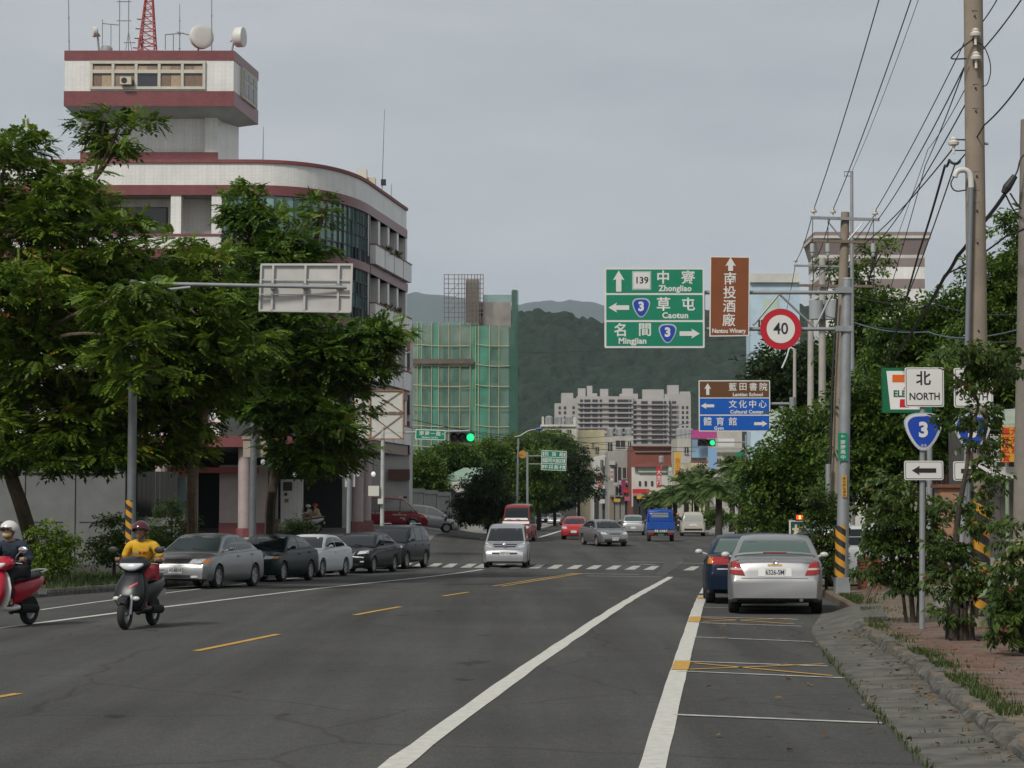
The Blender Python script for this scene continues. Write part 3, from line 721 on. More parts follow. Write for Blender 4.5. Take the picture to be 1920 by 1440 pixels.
# C: people carrier coming over the crossing
fr = [('headlight', M_lamp, [(.5, .80), (.84, .86), (.82, 1.03), (.66, .98)]), ('grille', M_black, [(-.42, .83), (.42, .83), (.5, .96), (-.5, .96)], False), ('grille_bar', M_chrome, [(-.44, .88), (.44, .88), (.46, .905), (-.46, .905)], False, .02),
      ('air_intake', M_black, [(.2, .55), (.5, .55), (.52, .62), (.2, .62)]), ('fog_light', M_lamp, rect(.6, .74, .5, .58)), ('bumper_seam', M_black, rect(-.8, .8, .74, .748), False, .005)]
C_, bvC = car('people_carrier', 'silver people carrier driving over the crosswalk towards the camera', 951, 90.3, 177.5, cat='car', W=1.77, wb=2.75, fo=.9, r=.33, deck=MPV_D, roof=MPV_R, paint=paintm('pewter_paint', (.44, .445, .455), .8, .36), front=fr, plates=('8357-LE', None), plz=(.58, .7), mirror=M_black, sides=3, roofw=.78)
mb = MB(); mb.lathe([(.085, 0), (.085, .02), (.06, .03), (.001, .03)], 16, axis='y', c=(0, 2.2, .9)); mb.build('badge', M_chrome, C_, world=False)
# D..H: row parked by the verge
sedfront = [('headlight', M_lamp, [(.36, .66), (.68, .67), (.74, .78), (.40, .77)]), ('turn_signal', M_amber, [(.69, .67), (.84, .68), (.83, .78), (.75, .78)]), ('grille', M_black, [(-.33, .655), (.33, .655), (.36, .775), (-.36, .775)], False),
            ('air_intake', M_black, rect(-.62, .62, .28, .36), False), ('fog_light', M_lamp, rect(.42, .62, .29, .35), True, .012), ('bumper_seam', M_black, rect(-.8, .8, .6, .607), False, .005), ('bumper_strip', M_chrome, rect(-.82, .82, .225, .24), False)]
D_, bvD = car('saloon_car', 'grey saloon with wide black grille beside the rider in yellow', loc=(gx(389, 58.6), 58.6, 0), th=166.5, W=1.77, wb=2.7, deck=SED_D, roof=SED_R, paint=greyp, front=sedfront, plates=('A5-8818', None), plz=(.48, .7), glass=mat('car_glass_grey', (.05, .065, .07), .08, spec=.5))
gdark = paintm('dark_green_paint', (.008, .02, .017), .1, .3)
E_, _ = car('saloon_car', 'dark green saloon parked behind the grey saloon with wide grille', loc=(gx(512, 67.8), 67.8, 0), th=167, W=1.7, deck=SED_D, roof=SED_R, paint=gdark,
    front=[('headlight', M_lamp, [(.42, .68), (.70, .7), (.72, .78), (.46, .79)]), ('turn_signal', M_amber, [(.71, .7), (.83, .71), (.82, .77), (.73, .78)]), ('air_intake', M_black, rect(-.5, .5, .3, .37), False), ('bumper_seam', M_black, rect(-.8, .8, .6, .607), False, .005)], plates=('', None), plz=(.46, .7), mirror=gdark)
whitep = paintm('white_paint', (.58, .60, .60), 0, .35)
F_, _ = car('saloon_car', 'white saloon parked between the dark green and the black saloon', loc=(gx(586, 75.2), 75.2, 0), th=167, W=1.68, deck=SED_D, roof=SED_R, paint=whitep,
    front=[('headlight', M_lamp, [(.4, .66), (.66, .67), (.7, .77), (.44, .77)]), ('turn_signal', M_amber, [(.67, .66), (.84, .68), (.83, .76), (.71, .76)]), ('grille', M_black, rect(-.32, .32, .66, .75), False), ('air_intake', M_black, rect(-.5, .5, .3, .37), False)], plates=('', None), plz=(.48, .7))
blackp = paintm('black_paint', (.008, .009, .01), .1, .22)
G_, bvG = car('saloon_car', 'black saloon with chrome grille surround parked before the black off-roader', loc=(gx(681, 81.6), 81.6, 0), th=167, W=1.8, wb=2.72, deck=scaled(SED_D, 1.06, 1.03), roof=scaled(SED_R, 1.05, 1.03), paint=blackp,
    front=[('headlight', M_lamp, [(.46, .70), (.84, .74), (.80, .86), (.5, .82)]), ('grille_surround', M_chrome, [(-.34, .66), (.34, .66), (.4, .83), (-.4, .83)], False, .006), ('grille', M_black, [(-.3, .68), (.3, .68), (.34, .79), (-.34, .79)], False, .012), ('air_intake', M_under, rect(-.55, .55, .3, .38), False), ('fog_light', M_lamp, [(.6, .42), (.75, .42), (.74, .47), (.6, .46)])], plates=('2C-3977', None), plz=(.52, .7), mirror=blackp)
SUV_D = [(-2.2, .5), (-2.19, .95), (-2.12, 1.06), (-1.0, 1.08), (.9, 1.06), (1.7, .98), (2.05, .84), (2.16, .66), (2.18, .45)]
SUV_R = [(-2.14, 1.03), (-2.0, 1.45), (-1.7, 1.68), (-.6, 1.72), (.1, 1.69), (.45, 1.58), (1.3, 1.05)]
dgrey = paintm('charcoal_paint', (.02, .023, .026), .3, .28)
H_, bvH = car('off_roader', 'charcoal off-roader with roof rails parked last in the row', loc=(gx(742, 88.0), 88.0, 0), th=166, cat='car', W=1.8, wb=2.62, fo=.85, r=.35, gc=.26, deck=SUV_D, roof=SUV_R, paint=dgrey, sides=3,
    front=[('headlight', M_lamp, [(.5, .80), (.86, .84), (.84, .97), (.6, .92)]), ('grille', M_black, rect(-.42, .42, .75, .87), False), ('fog_light_surround', M_chrome, [(.56, .52), (.78, .55), (.76, .63), (.58, .62)]), ('air_intake', M_black, rect(-.5, .5, .42, .56), False)], plates=('', None), plz=(.6, .7), roofw=.78)
for s in (-1, 1):
    mb = MB(); mb.tube([(s*.62, -1.5, 1.7), (s*.62, -1.4, 1.77), (s*.62, -.1, 1.78), (s*.62, 0, 1.71)], .02, 6); mb.build('roof_rail', M_chrome, H_, world=False)
# I: red rescue van under the station
redp = paintm('rescue_red', (.24, .012, .02), 0, .3)
M_whitetext = mat('white_lettering', (.75, .75, .73), .5)
I_, bvI = car('rescue_van', 'dark red rescue van with white lettering parked under the fire station', loc=(gx(733, 141.2), 141.2, 0), th=-88, cat='van', W=1.84, wb=2.92, fo=.95, r=.33, deck=VAN_D, roof=VAN_R, paint=redp, glass=M_glassl, sides=3, roofw=.84, pillars=[-.75, .55],
    front=[('headlight', M_lamp, [(.5, .72), (.82, .74), (.82, .86), (.5, .86)]), ('turn_signal', M_amber, rect(.83, .9, .74, .86)), ('bumper', M_black, rect(-.9, .9, .4, .6), False, .02)])
for (s, y, z, h) in (('消防救護', -1.0, .93, .16), ('南投縣政府消防局', .55, .86, .1), ('救護車', .75, .66, .1), ('南投', .85, .55, .09)):
    me = text_mesh(s, h/.9, .01); o = bpy.data.objects.new('lettering', me.copy()); COL.objects.link(o); o.data.materials.append(M_whitetext); o.parent = I_; o.location = (.93, y, z); o.rotation_euler = (0, 0, math.pi/2)
mb = MB(); mb.lathe([(.07, 0), (.07, .012), (.001, .014)], 16, axis='x', c=(.925, .52, .97)); mb.build('emblem', M_yellow, I_, world=False)
mb = MB(); mb.box((0, .55, 1.98), (1.3, .28, .13), taper=.85); mb.build('light_bar', mat('light_bar', (.4, .36, .3), .3), I_, world=False)
mb = MB(); mb.tube([(-.45, .85, 1.94), (-.45, .85, 2.06)], .12, 12); mb.build('roof_siren', M_black, I_, world=False)
J_, _ = car('small_car', 'silver compact people carrier standing in front of the red rescue van', loc=(gx(806, 146.2), 146.2, 0), th=-84, W=1.7, wb=2.5, deck=HAT_D, roof=scaled(HAT_R, 1, 1.06), paint=silver, glass=M_glassl, front=[('headlight', M_lamp, [(.45, .7), (.8, .72), (.78, .86), (.5, .84)])])
# K: red van behind the people carrier
VANH_R = [(-2.31, 1.0), (-2.24, 1.8), (-2.1, 2.18), (-.9, 2.24), (.75, 2.2), (1.1, 2.0), (1.82, 1.08)]
K_, bvK = car('passenger_van', 'red high-roof van following the silver people carrier', 973, 131.0, 174, cat='van', W=1.75, wb=2.6, fo=1.0, r=.32, deck=VAN_D, roof=VANH_R, paint=paintm('van_red', (.2, .015, .02), 0, .3), roofw=.8,
    front=[('headlight', M_lamp, [(.5, .78), (.82, .8), (.82, .94), (.5, .94)]), ('white_panel', mat('panel_white', (.6, .6, .58), .4), [(-.8, 1.05), (.8, 1.05), (.78, 1.2), (-.78, 1.2)], False), ('bumper', M_black, rect(-.85, .85, .38, .56), False, .015)], mirror=M_black, wsb=.18)
def sunshade(t, bv, z0, z1, w): patch(bv, quadgrid([(-w, z0), (w, z0), (w*.9, z1), (-w*.9, z1)], 'x'), (0, -1, 0), MATS['panel_white'], 'sunshade', t, off=.012)
sunshade(K_, bvK, 1.28, 1.40, .72)
# M red hatchback, N grey saloon turning, O silver hatchback, Q pale people carrier, far cars
M_, _ = car('hatchback', 'bright red hatchback behind the grey saloon at the junction', 1078, 139.5, 176, cat='car', W=1.64, wb=2.4, deck=HAT_D, roof=scaled(HAT_R, 1, .97), paint=paintm('bright_red', (.42, .012, .014), 0, .3),
    front=[('headlight', M_lamp, [(.42, .68), (.76, .7), (.76, .82), (.46, .82)]), ('bumper_seam', M_black, rect(-.7, .7, .6, .61), False), ('air_intake', M_black, rect(-.4, .4, .32, .42), False)], plates=('', None), plz=(.5, .7))
N_, _ = car('saloon_car', 'grey saloon turning left in the middle of the junction', loc=(gx(1131, 122.2), 122.2, 0), th=195, W=1.7, deck=SED_D, roof=SED_R, paint=greyp,
    front=[('headlight', M_lamp, [(.44, .66), (.76, .69), (.74, .79), (.5, .77)]), ('grille', M_black, rect(-.3, .3, .67, .72), False), ('air_intake', M_black, rect(-.62, .62, .27, .4), False)], plates=('7N-2251', None), plz=(.42, .7), mirror=greyp)
O_, _ = car('hatchback', 'silver hatchback waiting beside the blue truck', 1187, 162.5, -3, cat='car', W=1.69, wb=2.46, deck=HAT_D, roof=HAT_R, paint=paintm('mid_silver', (.42, .43, .435), .8, .35), glass=M_glassg, rglass=M_glassg,
    rear=[('tail_light', M_red, [(.62, .85), (.8, .85), (.78, 1.03), (.68, 1.05)]), ('bumper_seam', M_black, rect(-.7, .7, .64, .648), False)], plates=(None, ''), plz=(.5, .56))
Q_, _ = car('people_carrier', 'pale gold people carrier stopped beside the palm trees', 1298, 157.0, -3, cat='car', W=1.74, wb=2.7, deck=MPV_D, roof=scaled(MPV_R, 1, .98), paint=paintm('pale_gold', (.44, .42, .36), .2, .35), glass=M_glassg, rglass=M_glassl, sides=3,
    rear=[('tail_light', M_red, [(.68, .9), (.86, .9), (.84, 1.16), (.74, 1.16)]), ('boot_panel', M_plate, rect(-.3, .3, .72, .84), False), ('bumper', M_under, rect(-.85, .85, .4, .54), False)], plates=(None, ''), plz=(.5, .8))
SEDd = dict(W=1.7, deck=SED_D, roof=SED_R)
L1, _ = car('off_roader', 'black off-roader facing the junction beside the dark pine tree', 1019, 268, 176, cat='car', W=1.75, r=.34, gc=.25, deck=SUV_D, roof=scaled(SUV_R, 1, .98), paint=blackp, front=[('headlight', M_lamp, rect(.5, .82, .8, .92)), ('grille', M_chrome, rect(-.4, .4, .8, .9), False)], plates=('', None), plz=(.62, .7))
R_, _ = car('saloon_car', 'small white saloon farthest down the street', 1156, 400, -3, **SEDd, paint=whitep, rear=[('tail_light', M_red, rect(.5, .82, .8, .95))])
L2_, _ = car('saloon_car', 'grey saloon waiting behind the black off-roader down the street', 1043, 262, 172, **SEDd, paint=greyp, front=sedfront[:3])
for k, (px_, Y_, pm_, lb_) in enumerate(((1048, 330, whitep, 'white saloon among the queue of oncoming cars'), (1118, 420, redp, 'dark red car far down the street near the pink truck'), (1095, 360, greyp, 'grey car far down the street before the shop houses'))):
    car('saloon_car', lb_, px_, Y_, 178, **SEDd, paint=pm_, front=sedfront[:1], handle=False, wipers=False)
# T: white pick-up behind the shrubs
T_, _ = car('hatchback', 'white hatchback half hidden behind the striped mast and shrubs', loc=(gx(1618, 54), 54, 0), th=-62, cat='car', W=1.66, wb=2.4, deck=HAT_D, roof=HAT_R, paint=whitep)
T_.location.z = gz(10, 54)+.13
# P: blue light truck seen from behind
def blue_truck():
    Y = 131.0; x = gx(1238, Y); t = thing('light_truck', 'blue light truck with tailgate lettering driving away at the junction', 'truck', (x, Y, gz(x, Y)), math.radians(-2.5))
    bl = paintm('truck_blue', (.015, .075, .33), 0, .35); g = mat('truck_grey', (.12, .125, .13), .6)
    mb = MB(); rows = []
    for z, w, y0, y1 in ((.5, .8, .75, 1.75), (1.0, .82, .72, 1.78), (1.25, .81, .72, 1.7), (1.55, .78, .74, 1.45), (1.82, .70, .8, 1.2), (1.9, .6, .88, 1.1)):
        rows.append([(-w, y0+.06, z), (-w+.08, y0, z), (w-.08, y0, z), (w, y0+.06, z), (w, y1, z), (-w, y1, z)])
    n = 6; mb.add([v for r in rows for v in r], [(j*n+i, j*n+(i+1) % n, (j+1)*n+(i+1) % n, (j+1)*n+i) for j in range(len(rows)-1) for i in range(n)]+[tuple(range(n)), tuple(range((len(rows)-1)*n, len(rows)*n))])
    mb.build('cab', bl, t, world=False, smooth=True, ang=40)
    mb = MB(); mb.bb(-.5, .5, .715, .73, 1.42, 1.72); mb.build('rear_window', M_glassl, t, world=False)
    mb = MB(); mb.bb(-.8, .8, -1.35, .66, .72, .8)
    bed = mb.build('load_bed', bl, t, world=False)
    for s in (-1, 1):
        mb = MB(); mb.bb(s*.8-.02, s*.8+.02, -1.35, .66, .8, 1.12); mb.build('side_board', bl, t, world=False)
    mb = MB(); mb.bb(-.82, .82, -1.4, -1.355, .72, 1.14); tg = mb.build('tailgate', bl, t, world=False)
    for x_ in (-.5, 0, .5):
        mb = MB(); mb.bb(x_-.02, x_+.02, -1.42, -1.4, .74, 1.12); mb.build('tailgate_rib', bl, tg, world=False)
    mb = MB()
    for s in (-1, 1): mb.tube([(s*.74, .62, .8), (s*.74, .62, 1.86), (0, .62, 1.92)], .03, 6)
    mb.build('head_board_frame', bl, t, world=False)
    for z in (1.3, 1.5, 1.7):
        mb = MB(); mb.tube([(-.74, .62, z), (.74, .62, z)], .015, 6); mb.build('guard_bar', bl, t, world=False)
    mb = MB(); mb.bb(-.8, .8, -1.36, -1.3, .52, .71); mb.build('rear_panel', g, t, world=False)
    letters('9B-2467', 0, .625, .13, M_whitetext, t, y=-1.375, bold=.02, spacing=1.25)
    for s in (-1, 1):
        mb = MB(); mb.bb(s*.58-.14, s*.58+.14, -1.39, -1.35, .40, .50); mb.build('tail_light', M_red, t, world=False)
    mb = MB(); mb.bb(-.17, .17, -1.39, -1.375, .33, .47); mb.build('licence_plate', mat('plate_green', (.05, .1, .06), .5), t, world=False)
    mb = MB(); mb.bb(-.6, .6, -1.3, 1.5, .34, .52); mb.build('chassis', M_under, t, world=False)
    for s in (-1, 1):
        for y in (-.75, 1.3): wheel(t, s*.68, y, .29, .19)
        q = MB(); q.tube([(s*.8, 1.4, 1.2), (s*1.0, 1.42, 1.3)], .015, 5); q.box((s*1.02, 1.42, 1.32), (.14, .04, .24)); q.build('mirror', M_black, t, world=False)
blue_truck()
def pink_truck():
    Y = 450; x = gx(1176, Y); t = thing('box_truck', 'pink box truck at the far end of the street', 'truck', (x, Y, 0), 0)
    p = mat('truck_pink', (.42, .13, .17), .5)
    mb = MB(); mb.bb(-1.05, 1.05, -2.2, 1.4, .7, 2.75); bx = mb.build('cargo_box', p, t, world=False)
    mb = MB(); mb.bb(-.75, .75, -2.23, -2.2, 1.4, 2.35); mb.build('rear_door', mat('truck_dark', (.06, .05, .055), .5), bx, world=False)
    mb = MB(); mb.bb(-.95, .95, 1.5, 2.9, .5, 2.1); mb.build('cab', p, t, world=False)
    for s in (-1, 1):
        for y in (-1.3, 2.2): wheel(t, s*.85, y, .38, .22)
        mb = MB(); mb.bb(s*.8-.12, s*.8+.12, -2.24, -2.2, .8, .95); mb.build('tail_light', M_red, t, world=False)
pink_truck()
# ------------------------------------------------------------------ buildings
T_white = tile_mat('white_tiles', (.82, .815, .785), (.58, .57, .55), .24, .075, var=.03)
T_red = tile_mat('red_tiles', (.235, .06, .066), (.15, .08, .08), .24, .075, var=.1)
M_stone = mat('cream_frame', (.5, .48, .41), .7, noise=(2, .15))
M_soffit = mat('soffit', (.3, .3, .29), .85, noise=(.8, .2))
M_dark = mat('dark_recess', (.03, .03, .032), .8)
M_curtain = [mat('curtain_tan', (.26, .185, .145), .8, noise=(6, .25)), mat('curtain_brown', (.2, .135, .105), .8, noise=(6, .25)), mat('curtain_pale', (.38, .285, .2), .8, noise=(6, .2))]
M_wglass = mat('window_glass', (.03, .035, .04), .06, spec=.8)
M_teal = [mat('teal_glass_a', (.14, .27, .25), .07, spec=.9), mat('teal_glass_b', (.09, .2, .185), .07, spec=.9), mat('teal_glass_c', (.2, .34, .31), .08, spec=.9), mat('teal_glass_dark', (.015, .035, .04), .07, spec=.9)]
M_mull = mat('mullion', (.05, .055, .055), .5)
M_metal = mat('galvanised', (.3, .31, .32), .45, .5, noise=(5, .12))
M_roofred = mat('red_cap', (.21, .055, .06), .6, noise=(2, .2))
def station():
    st = thing('fire_station', 'white and red tiled fire station with curved glass corner and rooftop watchtower', 'building', (-16, 118, gz(-16, 118)))
    # plan: front, curved corner, side running away from the camera
    fr = [(-40, 117), (-30, 117), (-24, 117), (-18, 117), (-14.2, 117)]
    p0, pc, p1 = Vector((-14.2, 117)), Vector((-9.36, 117)), Vector((-8.2, 125))
    bez = [tuple(p0*(1-t)**2+pc*2*t*(1-t)+p1*t*t) for t in [i/14 for i in range(1, 15)]]
    side = [(-7.8, 127.8), (-7.4, 130.5), (-7.0, 133.3), (-6.6, 136)]
    path = fr+bez+side; back = path
    def band(nm, z0, z1, m, out=0., inn=-.35, pp=None): b = MB(); b.ribbon(pp or path, z0, z1, out, inn); return b.build(nm, m, st, smooth=True, ang=30)
    zr = pz(300, 117)
    band('parapet_cap', zr-.16, zr+.02, M_roofred, .1, -.45)
    band('parapet', zr-1.36, zr-.16, T_white)
    band('lintel_band', zr-1.9, zr-1.36, T_red, .06, -.35)
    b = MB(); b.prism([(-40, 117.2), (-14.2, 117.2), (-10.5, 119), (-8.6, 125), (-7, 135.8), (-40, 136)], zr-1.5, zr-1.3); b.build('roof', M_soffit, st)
    floors = [zr-1.9-3.38*k for k in range(5)]          # heads of the openings, storey by storey
    gl0, gl1 = -15.7, None
    curve = [(-15.6, 117), (-14.9, 117), (-14.2, 117)]+bez
    for k, h in enumerate(floors[:4]):
        o_ = -.12*k if k else 0
        # spandrels
        cw = [(-40, 117), (-30, 117), (-24, 117), (-18, 117), (-15.65, 117)]
        band('sill_cap', h-2.2, h-2.1, M_roofred, .1, -.4, cw)
        band('spandrel', h-2.9, h-2.2, T_white, .03, -.35, cw)
        band('floor_band', h-3.38, h-2.9, T_red, .08, -.35, fr+bez)
        # recess behind the balconies
        b = MB(); b.bb(-40, -15.6, 118.7, 118.9, h-3.3, h+.2); b.build('recess_wall', T_white, st)
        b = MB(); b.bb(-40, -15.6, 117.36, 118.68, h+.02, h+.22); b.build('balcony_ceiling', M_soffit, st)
        for x in (-31, -25.2, -18.1, -15.9):
            b = MB(); b.bb(x-.28, x+.28, 117.02, 117.9, h-2.1, h); b.build('column', T_white, st)
        for x0, x1 in ((-30, -26), (-24.4, -18.8)):
            b = MB(); b.bb(x0, x1, 118.55, 118.69, h-2.1, h-.45); w = b.build('window', M_dark, st)
            b = MB(); b.bb(x0+.05, x1-.05, 118.52, 118.55, h-2.05, h-.5); b.build('pane', M_wglass, w)
            b = MB(); b.bb((x0+x1)/2-.04, (x0+x1)/2+.04, 118.49, 118.54, h-2.1, h-.45); b.build('mullion', M_mull, w)
        # curtain wall round the corner: every pane its own
        seg = [Vector(p) for p in curve]; L = [0]
        for a, c in zip(seg, seg[1:]): L.append(L[-1]+(c-a).length)
        tot = L[-1]; n = 22
        def along(s):
            for i in range(len(seg)-1):
                if s <= L[i+1]+1e-6: return seg[i].lerp(seg[i+1], (s-L[i])/(L[i+1]-L[i]))
            return seg[-1]
        zb, zt = h-2.9, h; rows = 4
        pts = [along(tot*i/n) for i in range(n+1)]
        band('curtain_wall_frame', zb, zt, M_mull, -.14, -.3, [tuple(p) for p in pts])
        if k < 3:
            for i in range(n+1):
                b = MB(); p = pts[i]; b.bb(p.x-.035, p.x+.035, p.y-.035, p.y+.05, zb, zt); b.build('mullion', M_mull, st)
            for j in range(rows+1):
                z = zb+(zt-zb)*j/rows; b = MB(); b.ribbon([tuple(p) for p in pts], z-.035, z+.035, .0, -.12); b.build('transom', M_mull, st)
            for i in range(n):
                for j in range(rows):
                    a, c = pts[i], pts[i+1]; d = (c-a).normalized(); a2, c2 = a+d*.04, c-d*.04; nn = Vector((d.y, -d.x))*-.06
                    z0, z1 = zb+(zt-zb)*j/rows+.035, zb+(zt-zb)*(j+1)/rows-.035
                    tl = random.uniform(-.006, .006)
                    b = MB(); q = [(a2+nn), (c2+nn), (c2+nn*2), (a2+nn*2)]; b.prism([(v.x+tl, v.y) for v in q], z0, z1)
                    r = random.random(); m = M_teal[3] if (j == 0 and r < .5) or r < .06 else M_teal[0] if r < .5 else M_teal[1] if r < .8 else M_teal[2]
                    b.build('pane', m, st)
        # side: loggias with columns and planter boxes
        sp = [(-8.2, 125)]+side
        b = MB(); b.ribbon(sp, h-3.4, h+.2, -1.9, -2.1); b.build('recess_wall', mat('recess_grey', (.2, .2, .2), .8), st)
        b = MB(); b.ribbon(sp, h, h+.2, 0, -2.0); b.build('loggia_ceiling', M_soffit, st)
        b = MB(); b.ribbon(sp, h-3.38, h-2.85, .1, -1.9); b.build('floor_band', T_red, st, smooth=True)
        for i, p in enumerate(sp):
            b = MB(); b.box((p[0]-.25, p[1], h-1.2), (.5, .55, 2.4), rz=-.14); b.build('column', T_white, st)
        for i, (a, c) in enumerate(zip(sp, sp[1:])):
            q = Vector(a).lerp(Vector(c), .5); b = MB(); b.box((q.x+.08, q.y, h-2.25), (.55, 2.55, 1.1), rz=-.145); pb = b.build('planter_box', T_white, st)
            b = MB(); b.box((q.x+.08, q.y, h-1.67), (.62, 2.6, .07), rz=-.145); b.build('coping', M_roofred, pb)
            if k < 2 and i in (1, 2):
                b = MB()
                for _ in range(46):
                    c0 = Vector((q.x+.1+random.uniform(-.2, .3), q.y+random.uniform(-1, 1), h-1.62)); t = c0+Vector((random.uniform(-.3, .4), random.uniform(-.4, .4), random.uniform(-.25, .45)))
                    s = Vector((random.uniform(-.1, .1), random.uniform(-.1, .1), .0)); b.add([c0-s*.4, t*.5+c0*.5-s, t, t*.5+c0*.5+s], [(0, 1, 2, 3)])
                b.build('planter_leaves', mat('planter_green', (.05, .09, .02), .6), pb, recalc=False)
    # open ground floor with columns
    g = lambda x, y: gz(x, y)
    hg = floors[3]-3.38
    band('ground_band', hg-.05, hg+.55, T_red, .12, -.5)
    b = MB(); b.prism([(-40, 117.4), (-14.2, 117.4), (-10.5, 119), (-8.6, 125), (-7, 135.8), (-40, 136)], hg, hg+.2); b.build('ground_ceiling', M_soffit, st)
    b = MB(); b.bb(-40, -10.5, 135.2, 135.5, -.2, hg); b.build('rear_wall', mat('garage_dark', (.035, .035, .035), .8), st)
    b = MB(); b.bb(-40, -23, 119.5, 119.8, -.5, hg); b.build('garage_wall', mat('shop_wall', (.2, .17, .16), .8, noise=(1, .3)), st)
    M_colpink = mat('column_stone', (.36, .29, .28), .6, noise=(2, .15))
    for x, y in ((-22.5, 118), (-18.9, 117.9), (-14.4, 117.7), (-8.75, 124.2), (-8.4, 125.6), (-14, 128), (-19, 128)):
        z = gz(x, y); b = MB(); b.cyl((x, y), .33, z+.02, hg, 18); c = b.build('column', M_colpink, st, smooth=True)
        b = MB(); b.cyl((x, y), .47, z-.1, z+.62, 8, .45); b.build('plinth', T_red, c)
    b = MB(); b.bb(-13.1, -11.9, 124, 124.9, .2, 3.6); pl_ = b.build('pillar', T_white, st)
    b = MB(); b.bb(-13.12, -11.88, 123.98, 124.92, .2, .75); b.build('plinth', T_red, pl_)
    for (x, z, s, c) in ((-12.7, 3.2, .5, (.06, .04, .03)), (-12.8, 2.75, .16, (.03, .03, .03)), (-12.75, 2.4, .2, (.3, .17, .03))):
        b = MB(); b.bb(x-s/2, x+s/2, 123.93, 123.98, z-s/2, z+s/2); b.build('notice', mat('notice_%d' % int(z*10), c, .6), pl_)
    # watchtower
    Yt = 125.0
    X = lambda px, Y=Yt: gx(px, Y)
    x0, x1 = X(112), X(432); xb = gx(478, 131.1); zt, z1, z2, z3 = pz(95, Yt), pz(113, Yt), pz(171, Yt), pz(199, Yt)
    foot = [(x0, Yt), (x1, Yt), (xb, 131.1), (x0+.3, 131.1)]
    for nm, a, c, m, e in (('tower_cap', z1, zt, T_red, .04), ('tower_wall', z2, z1, T_white, 0), ('tower_band', z3, z2, T_red, .04)):
        b = MB(); b.prism([(foot[0][0]-e, Yt-e), (x1+e, Yt-e), (xb+e, 131.1+e), (foot[3][0]-e, 131.1+e)], a, c); b.build(nm, m, st)
    nx0, nx1 = gx(146, 127.6), gx(404, 127.6); zb = pz(298, 127.6)-1.2
    b = MB(); b.prism([(nx0, 127.5), (nx1, 127.5), (nx1+.12, 128.6), (gx(443, 130.5), 130.4), (nx0, 130.4)], zb, z3); nk = b.build('tower_neck', T_white, st)
    for a, c in ((nx0, nx0+.75), (nx1-.75, nx1)):
        b = MB(); b.bb(a, c, 127.2, 127.5, zb, z3-.01); b.build('pilaster', T_white, nk)
    b = MB(); b.bb(nx0-.02, nx1+.02, 127.17, 127.49, zb, pz(287, 127.5)); b.build('neck_band', T_red, nk)
    b = MB(); b.bb(gx(255, 127.5), gx(293, 127.5), 127.42, 127.5, z3-.62, z3-.02); b.build('neck_window', M_wglass, nk)
    # inclined underside
    b = MB(); zlo = z3-.28
    b.add([(x0, Yt, z3-.002), (x1, Yt, z3-.002), (xb, 131.1, z3-.002), (x0+.3, 131.1, z3-.002), (nx0-.3, 127.0, zlo), (nx1+.4, 127.0, zlo), (nx1+.8, 130.4, zlo), (nx0-.3, 130.4, zlo)], [(0, 1, 5, 4), (1, 2, 6, 5), (2, 3, 7, 6), (3, 0, 4, 7), (4, 5, 6, 7)])
    b.build('tower_soffit', M_soffit, st)
    # tower windows: five bays, two rows, curtained
    wx0, wx1, wz0, wz1 = X(160), X(379), pz(168, Yt), pz(115, Yt)
    b = MB(); fw = .16
    fr_ = thing if False else None
    b.bb(wx0, wx1, Yt-.14, Yt-.01, wz0, wz0+fw); win = b.build('window_frame', M_stone, st)
    b = MB(); b.bb(wx0, wx1, Yt-.14, Yt-.01, wz1-fw, wz1); b.build('frame_bar', M_stone, win)
    zm = wz0+(wz1-wz0)*.63
    b = MB(); b.bb(wx0+fw, wx1-fw, Yt-.12, Yt-.01, zm-.1, zm+.1); b.build('frame_bar', M_stone, win)
    for i in range(6):
        xc = wx0+(wx1-wx0)*i/5; xa = min(max(xc-fw/2, wx0), wx1-fw)
        b = MB(); b.bb(xa, xa+fw, Yt-.13, Yt-.01, wz0+fw, wz1-fw); b.build('frame_bar', M_stone, win)
    for i in range(5):
        a, c = wx0+(wx1-wx0)*i/5+.12, wx0+(wx1-wx0)*(i+1)/5-.12
        for (u, v) in ((wz0+fw, zm-.1), (zm+.1, wz1-fw)):
            dark = (i == 2 and u < zm)
            mid = (a+c)/2
            for q, (e, f) in enumerate(((a, mid-.01), (mid+.01, c))):
                b = MB(); b.bb(e, f, Yt-.035, Yt-.008, u, v); b.build('curtained_pane', mat('pane_slate', (.05, .055, .07), .2) if dark else random.choice(M_curtain), win)
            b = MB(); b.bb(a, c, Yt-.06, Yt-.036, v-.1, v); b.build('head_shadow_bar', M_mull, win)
    b = MB(); ax = X(230); b.bb(ax-.32, ax+.32, Yt-.5, Yt-.13, wz0+.22, wz0+.66); ac = b.build('air_conditioner', mat('ac_cream', (.48, .46, .38), .6), st)
    b = MB(); b.lathe([(.17, 0), (.17, .012), (.03, .015)], 14, axis='y', c=(ax-.08, Yt-.515, wz0+.44)); b.build('fan_grille', M_black, ac)
    # side windows of the tower
    def sd(t): return (x1+(xb-x1)*t, Yt+6.1*t)
    pa, pb2 = sd(.28), sd(.88); nv = Vector((6.1, -(xb-x1))).normalized()
    b = MB(); b.ribbon([pa, pb2], z2-.05, z1-.05, .15, .01); sw = b.build('window_frame', M_stone, st)
    for i in range(3):
        for (u, v) in ((z2+.15, z2+.95), (z2+1.15, z1-.22)):
            q0 = Vector(pa).lerp(Vector(pb2), (i+.14)/3); q1 = Vector(pa).lerp(Vector(pb2), (i+.86)/3); b = MB(); b.ribbon([tuple(q0), tuple(q1)], u, v, .17, .1); b.build('pane', M_wglass, sw)
    # roof deck rail and tank
    return st, dict(zt=zt, zr=zr, x0=x0, x1=x1)
ST, TI = station()
